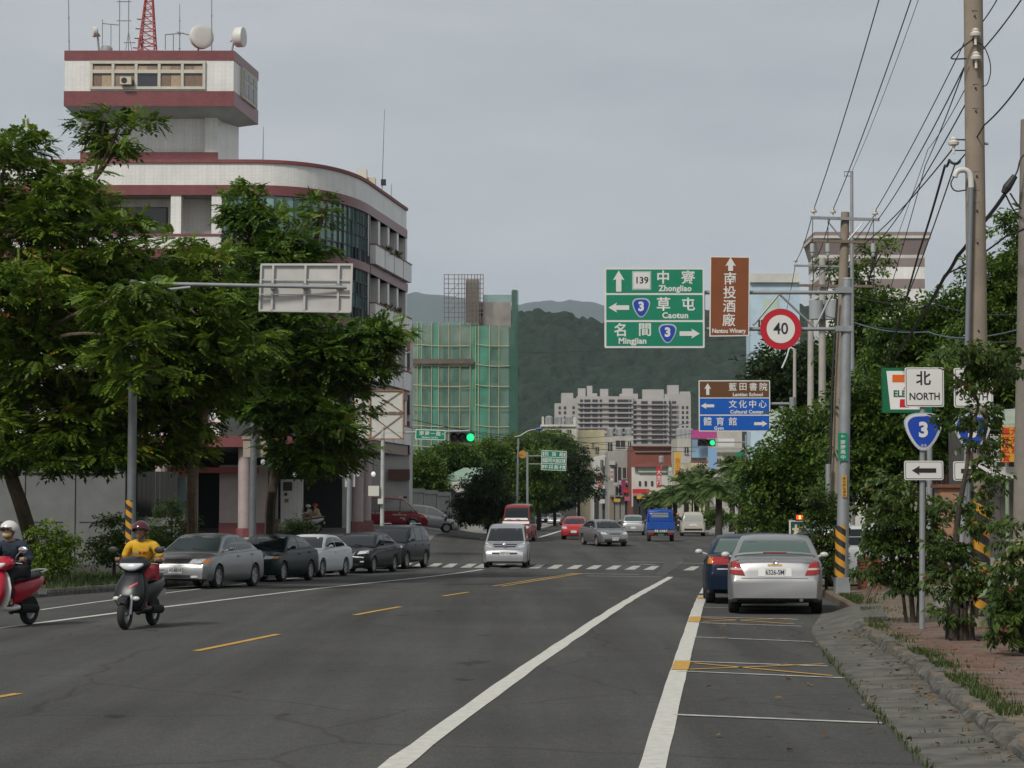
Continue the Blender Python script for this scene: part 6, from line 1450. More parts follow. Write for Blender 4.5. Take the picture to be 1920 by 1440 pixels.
    wire('thin wire from the slender mast', [A_(1597, 322, 61), A_(1722, 0, 42), A_(1755, -90, 39)], .007, .12)
    wire('upper wire passing behind the tall tan pole', [A_(1641, 396, Y3-.16), A_(1812, 72, 42), A_(1880, -20, 38), A_(1950, -120, 36)], .012, .1)
    wire('service wire rising past the tan pole', [A_(1655, 590, 70), A_(1735, 310, 50), A_(1808, 128, 33), A_(1916, -2, 31), A_(1990, -90, 30)], .011, .06)
    wire('thin service wire between the poles', [A_(1650, 530, 72), A_(1740, 280, 50), A_(1809, 168, 33)], .008, .06)
    wire('black twisted cable from the pole rack', [A_(1660, 690, 60), A_(1724, 470, 46), A_(1772, 310, 36), A_(1780, 300, 33), A_(1800, 302, 32.2)], .022, .05)
    wire('second cable below the pole rack', [A_(1645, 700, 60), A_(1700, 560, 48), A_(1790, 310, 34), A_(1845, 235, 31.5), A_(1925, 140, 30)], .012, .05)
    wire('thick communication cable from the black cable joint', [A_(1884, 364, 35.7), A_(1830, 432, 36), A_(1795, 480, 38), A_(1770, 520, 40), A_(1730, 590, 46), A_(1690, 650, 52), A_(1660, 700, 58)], .034, .03, 6)
    wire('drop cable joining the thick communication cable', [A_(1945, 410, 35), A_(1890, 440, 35.4), A_(1770, 516, 40)], .016, .05)
    wire('low cable crossing behind the tan pole', [A_(1540, 590, 74), A_(1750, 625, 60), A_(1905, 640, 36)], .014, .1)
    wire('pale blue cable crossing below it', [A_(1590, 600, 70), A_(1740, 622, 60), A_(1905, 619, 36)], .012, .15).data.materials[0] = mat('cable_blue', (.12, .2, .24), .5)
    wire('dark cable crossing high behind the tan pole', [A_(1600, 556, 75), A_(1760, 572, 62), A_(1905, 590, 50)], .014, .1)
    for k, (a, c) in enumerate((((1646, 455, 56), (1812, 192, 33)), ((1602, 470, 56), (1792, 272, 32.5)), ((1646, 412, 56), (1811, 120, 33)), ((1530, 520, 74), (1640, 403, 56)), ((1521, 411, 55.8), (1492, 489, 75.8)), ((1556, 411, 55.8), (1527, 489, 75.8)), ((1637, 412, 55.8), (1594, 491, 75.8)), ((1492, 492, 75.8), (1470, 600, 104)), ((1594, 492, 75.8), (1520, 604, 92)))):
        wire(['fanning wire below the upper crossarm', 'fanning wire to the pole rack', 'fanning wire to the upper jumper', 'slack tie wire between the crossarm poles', 'first span between the crossarm poles', 'middle span between the crossarm poles', 'outer span between the crossarm poles', 'span from the second crossarm pole to the lamp pole', 'span from the second crossarm pole to the plain pole'][k], [A_(*a), A_(*c)], .012, .15)
    for k, (a, c, d) in enumerate((((745, 780, 150), (1305, 846, 190), .8), ((760, 800, 150), (1300, 812, 190), 1.0), ((756, 783, 155), (1300, 790, 200), 1.5), ((972, 661, 160), (1408, 629, 150), .3), ((1000, 815, 180), (1310, 838, 190), .4))):
        wire(['low wire over the junction from the billboard', 'second low wire over the junction', 'sagging wire over the junction', 'single thin wire in front of the wooded hill', 'short wire above the shop houses'][k], [A_(*a), A_(*c)], .02 if k != 3 else .016, d, 20)
poles_right()
# ------------------------------------------------------------------ left side masts, billboard, lights
def gantry_left():
    Y = 55.0; u = Y/F; b0 = at(245, 1090, Y); b0.z = gz(-9, Y)+.13; t = thing('sign_gantry', 'grey roadside mast carrying the sign seen from behind', 'sign mast', b0); L = lambda px, py, y=Y: at(px, py, y)-b0
    b = MB(); b.tube([(0, 0, 0), L(251, 525)], [.12, .1], 18); b.build('mast', mat('mast_dull', (.15, .165, .17), .55, .3, noise=(3, .2)), t, world=False, smooth=True)
    b = MB(); b.tube([L(244, 1020), L(245, 938)], [.124, .123], 20); b.build('warning_band', M_warn, t, world=False)
    b = MB(); b.tube([L(250, 531), L(650, 539, Y+.5)], .05, 12); b.build('arm', M_pole, t, world=False, smooth=True)
    b = MB(); b.tube([L(250, 549), L(357, 538.5, Y)], .035, 10); b.build('arm', M_pole, t, world=False)
    # the sign, back towards the camera
    Ys = Y+.62; q = [at(489, 494, Ys), at(662, 494, Ys), at(659, 588, Ys), at(485, 585, Ys)]
    def quadbox(nm, q, m, th=.03, parent=t):
        b = MB(); vs = [Vector(v) for v in q]+[Vector(v)+Vector((0, th, 0)) for v in q]; b.add(vs, [(3, 2, 1, 0), (4, 5, 6, 7), (0, 1, 5, 4), (1, 2, 6, 5), (2, 3, 7, 6), (3, 0, 4, 7)]); return b.build(nm, m, parent)
    s = quadbox('sign_back', q, M_sback)
    def bl(u_, v): return q[0].lerp(q[1], u_).lerp(q[3].lerp(q[2], u_), v)
    def bar(nm, u0, v0, u1, v1, w=.035, y=-.05):
        b = MB(); b.tube([bl(u0, v0)+Vector((0, y, 0)), bl(u1, v1)+Vector((0, y, 0))], w, 4); b.build(nm, M_sback, s)
    for v in (.03, .97): bar('frame_rail', .01, v, .99, v)
    for u_ in (.01, .99): bar('frame_rail', u_, .03, u_, .97)
    for v in (.34, .64): bar('rib', .02, v, .98, v, .02)
    for u_ in (.14, .49, .85): bar('stiffener', u_, .04, u_, .96, .04, -.06)
    for u_ in (.14, .49, .85):
        b = MB(); b.box(bl(u_, .47)+Vector((0, -.1, 0)), (.1, .12, .16)); b.build('clamp', M_metal, s)
gantry_left()
def misc_left():
    # plain pole with a cabinet
    Y = 76; b0 = at(473, 1020, Y); b0.z = gz(-8, Y)+.13; t = thing('steel_pole', 'grey steel pole with beige box in front of the fire station', 'pole', b0)
    b = MB(); b.tube([b0, at(476, 790, Y)], [.13, .11], 14); b.build('shaft', mat('mast_dull', (.15, .165, .17), .55), t, smooth=True)
    b = MB(); b.bb(gx(454, Y), gx(503, Y), Y+.15, Y+.5, pz(857, Y), pz(824, Y)); c = b.build('box', mat('beige_box', (.38, .33, .27), .7, noise=(2, .15)), t)
    b = MB(); q0, q1 = gx(452, Y), gx(505, Y); b.prism([(q0, Y+.1), (q1, Y+.1), (q1, Y+.55), (q0, Y+.55)], pz(823.5, Y), pz(818, Y)); b.build('lid', mat('beige_lid', (.3, .26, .21), .7), c)
    Y = 110; b0 = at(653, 1000, Y); b0.z = gz(b0.x, Y); t = thing('small_sign_post', 'short post with small grey sign seen from behind near the columns', 'road sign', b0)
    b = MB(); b.tube([b0, at(655, 872, Y)], .11, 10); b.build('post', M_pole, t); b = MB(); b.bb(gx(646, Y), gx(665, Y), Y+.13, Y+.17, pz(913, Y), pz(880, Y)); b.build('plate_back', M_sback, t)
    # billboard on a pole with signal arm
    Y = 104; b0 = at(716, 1000, Y); b0.z = gz(b0.x, Y); t = thing('billboard', 'back of a white billboard in a rusty angle frame on a pole', 'billboard', b0)
    b = MB(); b.tube([b0, at(718, 800, Y)], [.1, .09], 14); b.build('post', mat('post_pale', (.4, .41, .4), .5, noise=(3, .2)), t, smooth=True)
    rust = mat('rusty_frame', (.26, .14, .06), .8, noise=(3, .3)); q = lambda a, c, d=0: at(a, c, Y-d)
    for (x0, x1, y0, y1) in ((664, 694, 735, 772), (695, 755, 733, 772), (664, 694, 777, 822), (695, 755, 777, 822)):
        b = MB(); b.bb(gx(x0, Y), gx(x1, Y), Y-.04, Y, pz(y1, Y), pz(y0, Y)); p = b.build('panel', mat('panel_white_weathered', (.5, .5, .47), .7, noise=(.8, .12)), t)
    for p in (((662, 732), (757, 732)), ((662, 774), (757, 775)), ((662, 823), (757, 823)), ((662, 732), (662, 823)), ((694, 732), (694, 823)), ((756, 732), (756, 823)), ((697, 771), (753, 734)), ((697, 734), (753, 771)), ((697, 821), (753, 779)), ((697, 779), (753, 821)), ((666, 771), (692, 736)), ((666, 779), (692, 821))):
        b = MB(); b.tube([q(*p[0], .08), q(*p[1], .08)], .04 if abs(p[0][0]-p[1][0]) < 2 or abs(p[0][1]-p[1][1]) < 2 else .02, 4); b.build('frame_bar', rust, t)
    # signal
    t = thing('traffic_light', 'horizontal traffic light showing green beside the street name sign', 'traffic light', at(867, 820, Y)); signal(t, 867, 820, Y, 46, 8.2)
    b = MB(); b.tube([at(718, 812, Y), at(880, 808, Y)], .045, 8); b.build('arm', M_pole, t)
    t = thing('street_name_sign', 'green street name sign on the signal arm', 'street sign', at(807, 815, Y-.08)); u = Y/F; p = plate_obj('plate', R(56*u, 19*u, .02), M_swhite, t, (0, 0, 0)); p.rotation_euler = (0, math.radians(2), 0); flat('plate_field', R(53*u, 16*u), M_sgreen, p, 0, 0, -.016)
    for k, ch in enumerate('南崗一路'): hanzi(ch, (-16.5+10.5*k)*u, 2.5*u, 8.5*u, M_swhite, p, y=-.025, bold=.01)
    letters('Nangang 1st Rd.', -1*u, -5.3*u, 3.3*u, M_swhite, p, y=-.025, bold=.02); hanzi('›', 23.5*u, 2*u, 6*u, M_swhite, p, y=-.025, bold=.05)
    # boxes on the pole
    t = thing('control_cabinet', 'small white control boxes strapped to the billboard pole', 'cabinet', at(704, 930, Y))
    b = MB(); b.bb(gx(691, Y), gx(711, Y), Y-.25, Y-.11, pz(930, Y), pz(911, Y)); b.build('box', mat('box_white', (.55, .54, .48), .6), t); b = MB(); b.bb(gx(709, Y), gx(719, Y), Y-.3, Y-.12, pz(945, Y), pz(935, Y)); b.build('small_box', MATS['box_white'], t)
    # street lamp
    Y = 150; b0 = at(968, 985, Y); b0.z = gz(b0.x, Y)+.1; t = thing('street_lamp', 'street lamp with curved arm and blue lamp head', 'street lamp', b0)
    b = MB(); b.tube([b0, at(972, 822, Y)], [.09, .06], 10); b.build('post', M_pole, t, smooth=True); b = MB(); b.tube(chaikin([at(964, 819, Y), at(974, 818, Y), at(982, 813, Y), at(992, 807, Y), at(1006, 805, Y)], 2), .045, 8); b.build('arm', M_pole, t)
    b = MB(); b.ell(at(1011, 804.5, Y), (.26, .16, .1)); b.build('lamp_head', mat('lamp_blue', (.05, .1, .34), .4), t, smooth=True)
    t = thing('round_sign', 'round orange sign with red stroke on the lamp post', 'road sign', at(979, 852, Y-.1)); b = MB(); b.lathe([(.001, 0), (.27, 0), (.27, .03), (.001, .03)], 24, c=tuple(at(980, 852, Y-.15)), axis='y'); b.build('disc', mat('orange_disc', (.5, .25, .05), .5), t); b = MB(); q0 = at(976, 853, Y-.16); b.box(q0, (.3, .01, .05)); b.build('stroke', M_sred, t)
    # directory sign
    Y = 160; u = Y/F; b0 = at(989, 980, Y); b0.z = gz(b0.x, Y)+.1; t = thing('sign_gantry', 'pole with green three-line direction board beside the street lamp', 'sign mast', b0); L = lambda px, py, y=Y: at(px, py, y)-b0
    b = MB(); b.tube([(0, 0, 0), L(989, 848)], [.1, .08], 12); b.build('mast', M_pole, t, world=False)
    for py in (855, 870):
        b = MB(); b.tube([L(989, py), L(1018, py)], .035, 8); b.build('arm', M_pole, t, world=False)
    p = plate_obj('direction_board', R(47*u, 37*u), M_swhite, t, L(1038.5, 863.5, Y-.06)); p.rotation_euler = (0, math.radians(2.5), 0)
    for k, s in enumerate(('民族路', '富邦大飯店', '中興新村')):
        z = (12-12*k)*u; flat('sign_field', R(45*u, 10.8*u), M_sgreen, p, 0, z, -.015); n = len(s)
        for i, ch in enumerate(s): hanzi(ch, (i-(n-1)/2)*(30*u/(n-1) if n > 3 else 14*u), z, 8*u, M_swhite, p, y=-.024, bold=.01)
        for s_ in (-1, 1): arrow(p, s_*20*u, z, 8*u, 4*u, math.pi/2, M_swhite)
def signal(t, px, py, Y, wpx, rpx, lit=2):
    u = Y/F; c = at(px, py, Y); w = wpx*u; r = rpx*u; b = MB(); b.bb(c.x-w/2, c.x+w/2, Y, Y+.22, c.z-r*1.15, c.z+r*1.15); hs = b.build('housing', M_black, t)
    cols = (mat('lens_red_off', (.05, .01, .01), .3), mat('lens_amber_off', (.05, .035, .01), .3), mat('lens_green_on', (.02, .75, .28), .3, emit=1.1))
    for k in range(3):
        x = c.x+(k-1)*w*.33; b = MB(); b.lathe([(.001, -.02), (r*.6, -.015), (r*.9, 0)], 18, c=(x, Y-.003, c.z), axis='y', cap=False); b.build('lens', cols[k], t, smooth=True)
        b = MB(); n = 12; vs = []
        for j in range(n+1):
            a = math.pi*(-.15+1.3*j/n); vs += [(x+r*.98*math.cos(a), Y-.001, c.z+r*.98*math.sin(a)), (x+r*.98*math.cos(a), Y-.24-.06*math.sin(a), c.z+r*.98*math.sin(a))]
        b.add(vs, [(2*j, 2*j+2, 2*j+3, 2*j+1) for j in range(n)]); b.build('visor', M_black, t, recalc=False)
misc_left()
def misc_right():
    Y = 165; t = thing('traffic_light', 'small horizontal traffic light showing green under the blue sign', 'traffic light', at(1326, 829, Y)); signal(t, 1325, 830, Y, 33, 5.5)
    b = MB(); b.tube([at(1340, 829, Y), at(1400, 829, Y)], .05, 6); b.build('arm', M_pole, t); b = MB(); q = at(1399, 990, Y); b.tube([(q.x, Y, .1), at(1399, 815, Y)], .09, 10); b.build('post', M_pole, t)
    t = thing('blank_plate', 'white plate behind the small traffic light', 'sign', at(1362, 829, Y)); b = MB(); b.bb(gx(1348, Y), gx(1379, Y), Y+.4, Y+.46, pz(837, Y), pz(822, Y)); b.build('plate', M_swhite, t)
    t = thing('street_name_sign', 'small green street sign in the leaves near the palms', 'street sign', at(1387, 853, Y)); b = MB(); b.bb(gx(1381, Y), gx(1393, Y), Y-.15, Y-.12, pz(857, Y), pz(848, Y)); p = b.build('plate', M_sgreen, t)
    # upright signs over the shops
    def upsign(lbl, x0, x1, y0, y1, Y, m, chars, mc, hpx):
        t = thing('shop_sign', lbl, 'shop sign', at((x0+x1)/2, y1, Y)); c = at((x0+x1)/2, (y0+y1)/2, Y)-t.location; u = Y/F
        p = plate_obj('board', R((x1-x0)*u, (y1-y0)*u), m, t, c, .3)
        for k, ch in enumerate(chars): hanzi(ch, 0, ((len(chars)-1)/2-k)*hpx*1.12*u, hpx*u, mc, p, y=-.16, bold=.01)
        b = MB(); b.box((c.x, c.y+.35, c.z), ((x1-x0)*u*.5, .4, .2)); b.build('bracket', M_metal, t, world=False)
        return t
    upsign('red upright shop sign with white characters before the brick house', 1231, 1240, 876, 914, 268, mat('sign_red2', (.45, .02, .03), .5), '大金行', M_swhite, 8.5)
    upsign('tall yellow upright shop sign at the street corner', 1264, 1277, 848, 900, 262, mat('sign_yellow', (.55, .34, .06), .5), '金玉堂', mat('sign_gold', (.35, .12, .02), .5), 10)
    upsign('green upright shop sign beside the yellow one', 1253, 1260, 873, 914, 266, mat('sign_green2', (.1, .16, .08), .5), '書局文具', M_swhite, 8)
    upsign('magenta hoarding with white writing at the end of the blue sign', 1296, 1344, 806, 822, 250, mat('sign_pink', (.4, .06, .22), .5), '', M_swhite, 8)
    upsign('blue picture hoarding above the yellow house', 1297, 1327, 824, 858, 252, mat('hoarding_blue', (.2, .3, .42), .6, noise=(.5, .35)), '', M_swhite, 8)
    upsign('white and blue upright board behind the palms', 1328, 1344, 840, 884, 245, mat('board_blue', (.22, .36, .55), .5), '', M_swhite, 8)
    # no-parking post and kerbside board
    Y = 118; b0 = Vector((gx(1398, Y), Y, .1)); t = thing('post_sign', 'thin post with narrow white plate beside the palms', 'road sign', b0); b = MB(); b.tube([b0, at(1398, 872, Y)], .07, 8); b.build('post', M_pole, t); b = MB(); b.bb(gx(1394, Y), gx(1402, Y), Y-.12, Y-.08, pz(965, Y), pz(948, Y)); b.build('plate', M_swhite, t)
    Y = 57; u = Y/F; b0 = Vector((gx(1508, Y), Y, gz(8, Y)+.15)); t = thing('shop_board', 'dark green plant shop board with cream characters behind the silver saloon', 'shop sign', b0); c = at(1511, 1018, Y)-b0
    p = plate_obj('board', R(62*u, 84*u), M_swhite, t, c, .08); flat('board_field', R(57*u, 80*u), mat('board_green', (.01, .06, .045), .5), p, 0, 0, -.045)
    for ch, x, z, h in (('板', -10, 18, 30), ('金', 12, -12, 30), ('店', -8, -34, 24)): hanzi(ch, x*u, z*u, h*u, mat('cream_paint', (.55, .48, .33), .6), p, y=-.06, bold=.03)
    t = thing('lit_sign', 'small lit red and orange lamp sign on top of the plant shop board', 'sign', at(1499, 975, Y)); c = at(1499, 970, Y); b = MB(); b.box(c, (.24, .1, .17)); b.build('case', M_black, t); b = MB(); b.box(c+Vector((0, -.06, 0)), (.17, .02, .11)); f = b.build('lit_face', mat('led_red', (.8, .06, .02), .4, emit=1.2), t); b = MB(); b.box(c+Vector((0, -.075, 0)), (.05, .01, .09)); b.build('digit', mat('led_orange', (.95, .5, .1), .4, emit=1.6), f)
    # roadside stall
    Y = 43; t = thing('roadside_stall', 'roadside stall with pale green sheet roof and dark open front', 'stall', (gx(1900, Y), Y, gz(9, Y)+.15)); X = lambda px: gx(px, Y)
    z0 = gz(9, Y)+.15
    b = MB(); b.add([at(1826, 797, Y), at(1990, 790, Y), at(1990, 760, Y+3), at(1850, 770, Y+3), at(1826, 801, Y), at(1990, 794, Y)], [(0, 1, 2, 3), (0, 4, 5, 1)]); b.build('roof', mat('stall_green', (.3, .36, .28), .6, noise=(1, .2)), t)
    for k in range(22):
        x = X(1826)+k*.08; b = MB(); b.bb(x, x+.07, Y-.03, Y-.01, pz(803, Y), pz(797, Y)); b.build('valance_strip', mat('valance', (.5, .5, .44), .7), t)
    b = MB(); b.bb(X(1835), X(1990), Y+2.8, Y+2.9, z0, pz(800, Y)); b.build('back_wall', mat('stall_back', (.06, .06, .058), .8, noise=(2, .3)), t)
    b = MB(); b.bb(X(1838), X(1990), Y+.5, Y+.6, pz(835, Y), pz(806, Y)); b.build('fascia', M_black, t)
    b = MB(); b.bb(X(1850), X(1990), Y+.1, Y+.3, pz(897, Y), pz(875, Y)); b.build('white_board', mat('board_white', (.5, .5, .47), .6), t)
    for px in (1846, 1893, 1950):
        b = MB(); b.tube([(X(px), Y+.2, z0), (X(px), Y+.2, pz(795, Y))], .04, 8); b.build('post', mat('post_green', (.2, .26, .17), .6), t)
    for k in range(10):
        b = MB(); b.bb(X(1842)+k*.14, X(1842)+k*.14+.13, Y+1.5, Y+1.53, z0, pz(930, Y)); b.build('board', mat('old_boards', (.09, .085, .08), .85, noise=(3, .3)), t)
    t = thing('banner', 'yellow banner with red characters hanging on the roadside stall', 'banner', at(1892, 866, Y-.1)); u = Y/F; p = plate_obj('cloth', R(32*u, 66*u), mat('banner_yellow', (.62, .3, .02), .6), t, at(1893, 833, Y-.1)-t.location, .015)
    rd = mat('banner_red', (.5, .02, .02), .6)
    for k, ch in enumerate('無極玄宮'): hanzi(ch, -7*u, (24-17*k)*u, 15*u, rd, p, y=-.014, bold=.02)
    for k, ch in enumerate('大天宮'): hanzi(ch, 9*u, (24-17*k)*u, 14*u, rd, p, y=-.014, bold=.02)
    t = thing('screen', 'white lattice screen beside the yellow banner', 'screen', at(1866, 865, Y)); 
    for k in range(7):
        b = MB(); b.bb(X(1858)+k*.027, X(1858)+k*.027+.012, Y-.02, Y, pz(866, Y), pz(814, Y)); b.build('slat', M_swhite, t)
    for k in range(14):
        z = pz(866, Y)+k*.04; b = MB(); b.bb(X(1858), X(1876), Y-.035, Y-.021, z, z+.014); b.build('slat', M_swhite, t)
    # rusty white container under the stall
    Y = 41; t = thing('metal_cabinet', 'rust-streaked white metal cabinet with sloping lid under the trees', 'cabinet', (gx(1796, Y), Y, gz(8, Y)+.15)); b = MB(); b.bb(gx(1764, Y), gx(1812, Y), Y, Y+.6, gz(8, Y)+.15, pz(915, Y)); b.build('case', mat('rusty_white', (.45, .43, .4), .7, noise=(3.5, .65), col2=(.3, .12, .05)), t)
    b = MB(); b.prism([(gx(1758, Y), Y-.08), (gx(1818, Y), Y-.08), (gx(1818, Y), Y+.65), (gx(1758, Y), Y+.65)], pz(914.5, Y), pz(908, Y)); b.build('lid', mat('rust', (.16, .07, .035), .85, noise=(4, .4)), t)
    # maroon boundary panels behind
    Y = 60; t = thing('hoarding', 'maroon corrugated hoarding seen between the trees', 'hoarding', (gx(1740, Y), Y, gz(11, Y)+.15))
    for k in range(16):
        x = gx(1700, Y)+k*.14; b = MB(); b.bb(x, x+.12, Y, Y+.04, gz(11, Y)+.15, pz(805, Y)); b.build('sheet', mat('maroon', (.11, .04, .045), .7, noise=(2, .2)), t)
    # brick piers and low walls by the pavement
    M_br = mat('brick', (.2, .065, .04), .85, noise=(6, .3)); M_mortar = mat('mortar', (.26, .24, .21), .9)
    def brick_pier(lbl, cx, cy, w, d, h, name='brick_pier'):
        z0 = gz(cx, cy)+.14; t = thing(name, lbl, 'brick pier', (cx, cy, z0)); b = MB(); b.box((cx, cy, z0+h/2), (w-.03, d-.03, h)); b.build('core', M_mortar, t)
        rows = int(h/.07)
        for j in range(rows):
            for s, (L_, fx, off) in enumerate(((w, 1, -d/2), (d, 0, -w/2))):
                n = max(1, round(L_/.21)); 
                for i in range(n+(j % 2)):
                    a = -L_/2+(i-(.5 if j % 2 else 0))*L_/n; a0, a1 = max(a+.006, -L_/2), min(a+L_/n-.006, L_/2)
                    if a1-a0 < .03: continue
                    o = bpy.data.objects.new('brick', BRK); COL.objects.link(o); o.parent = t; o.scale = (a1-a0, 1, 1); z = j*.07+.035
                    if fx: o.location = ((a0+a1)/2, -d/2+.012, z)
                    else: o.location = (-w/2+.012, (a0+a1)/2, z); o.rotation_euler = (0, 0, math.pi/2)
        return t
    b = MB(); b.box((0, 0, 0), (1, .05, .058)); o = b.build('brick', M_br); BRK = o.data; bpy.data.objects.remove(o)
    brick_pier('short red brick pier behind the striped mast', gx(1630, 50), 50, .5, .4, .8)
    t = brick_pier('low red brick wall end with pale panel by the corner bush', gx(1903, 29), 29.2, .4, 1.1, .78, 'brick_wall')
    b = MB(); q = Vector((gx(1912, 29), 29, .15)); b.bb(q.x-.05, q.x+1.2, 29.2, 29.35, .15, 1.5); b.build('pale_panel', mat('pale_yellow', (.48, .42, .24), .8, noise=(2, .2)), t)
    b = MB(); z = gz(0, 30); b.bb(gx(1760, 38), gx(1900, 38), 38.4, 38.6, z, z+1.05)
    t = thing('low_wall', 'low grey concrete wall behind the striped pole', 'wall', (gx(1830, 38), 38.5, z)); b.build('wall_body', M_conc, t)
misc_right()
# ------------------------------------------------------------------ plants
def leaf_quad(o, d, n, L, w):
    """one pointed blade as two triangles-worth quad, folded a little along its midrib"""
    s = np.cross(n, d); return [o, o+d*L*.45+s*w*.5+n*w*.12, o+d*L, o+d*L*.45-s*w*.5+n*w*.12]
def tpl_frond(pairs=4, L=.95, leafl=.5, leafw=.25, droop=.4):
    V = []; x = np.array([1., 0, 0]); z = np.array([0, 0, 1.])
    for k in range(pairs):
        t = .18+.78*k/(pairs); p = np.array([t*L, 0, -droop*t*t])
        for s in (-1, 1):
            d = np.array([.55, s*.83, -.25]); d /= np.linalg.norm(d); V.append(leaf_quad(p, d, z, leafl*(1-.25*abs(t-.55)), leafw))
    V.append(leaf_quad(np.array([.95*L, 0, -droop*.9]), np.array([.93, 0, -.36]), z, leafl, leafw)); return np.array(V)
def tpl_sprig(n=6, L=.9, leafl=.42, leafw=.17, droop=.35, seed=1):
    r = np.random.default_rng(seed); V = []
    for k in range(n):
        t = .15+.85*k/n; a = k*2.4; d = np.array([.45, .75*math.cos(a), .5*math.sin(a)-droop]); d /= np.linalg.norm(d); nn = np.array([-.2, 0, 1.]); nn -= d*nn.dot(d); nn /= np.linalg.norm(nn)
        V.append(leaf_quad(np.array([t*L, 0, -.1*t]), d, nn, leafl*r.uniform(.8, 1.15), leafw))
    return np.array(V)
FR = tpl_frond(); SP = tpl_sprig(); SPD = tpl_sprig(6, .8, .5, .2, .8, 3)
def scatter(tpl, pos, dr, size, rg, tint, jit=.35):
    """tpl (q,4,3) placed at pos (n,3) pointing along dr (n,3)"""
    n = len(pos); d = dr+rg.normal(0, jit, (n, 3)); d /= np.linalg.norm(d, axis=1)[:, None]
    up = np.tile([0, 0, 1.], (n, 1))+rg.normal(0, .35, (n, 3)); s = np.cross(up, d); s /= np.maximum(1e-6, np.linalg.norm(s, axis=1))[:, None]; u = np.cross(d, s)
    T = tpl.reshape(-1, 3); V = (T[None, :, 0, None]*d[:, None]+T[None, :, 1, None]*s[:, None]+T[None, :, 2, None]*u[:, None])*size[:, None, None]+pos[:, None]
    q = tpl.shape[0]; ti = np.clip(np.repeat(tint, q)+rg.normal(0, .07, n*q), 0, 1)
    return V.reshape(-1, 3), np.repeat(ti, 4)
def leaf_object(name, parts, m, parent):
    V = np.concatenate([p[0] for p in parts]); T = np.concatenate([p[1] for p in parts])
    if parent is not None: V = V-np.array(parent.location)
    n = len(V); me = bpy.data.meshes.new(name); me.vertices.add(n); me.vertices.foreach_set('co', V.astype(np.float32).ravel())
    f = n//4; me.loops.add(n); me.loops.foreach_set('vertex_index', np.arange(n, dtype=np.int32)); me.polygons.add(f); me.polygons.foreach_set('loop_start', np.arange(0, n, 4, dtype=np.int32)); me.polygons.foreach_set('loop_total', np.full(f, 4, dtype=np.int32))
    me.update(calc_edges=True); a = me.attributes.new('tint', 'FLOAT', 'POINT'); a.data.foreach_set('value', T.astype(np.float32)); me.validate()
    return link(name, me, m, parent)
M_bark = mat('bark', (.1, .075, .052), .95, noise=(6, .4), bump=(22, .8)); M_barkpale = mat('bark_pale', (.21, .15, .1), .95, noise=(6, .35), bump=(20, .7)); M_barkdark = mat('bark_dark', (.045, .036, .028), .95, noise=(8, .4), bump=(22, .9))
LM_L = leaf_mat('leaf_left', (.022, .055, .006), (.165, .255, .024), (.26, .17, .02), .012)
LM_L2 = leaf_mat('leaf_left_b', (.02, .055, .008), (.145, .245, .028), (.22, .17, .03), .01)
LM_R = leaf_mat('leaf_right', (.022, .055, .008), (.115, .19, .026))
LM_RB = leaf_mat('leaf_bright', (.035, .075, .01), (.12, .2, .03))
LM_D = leaf_mat('leaf_dark', (.013, .031, .009), (.05, .085, .02)); LM_F = leaf_mat('leaf_near', (.02, .05, .009), (.09, .14, .024), (.2, .11, .035), .025, .42, .4); LM_FAR = leaf_mat('leaf_far', (.035, .065, .018), (.11, .17, .04))
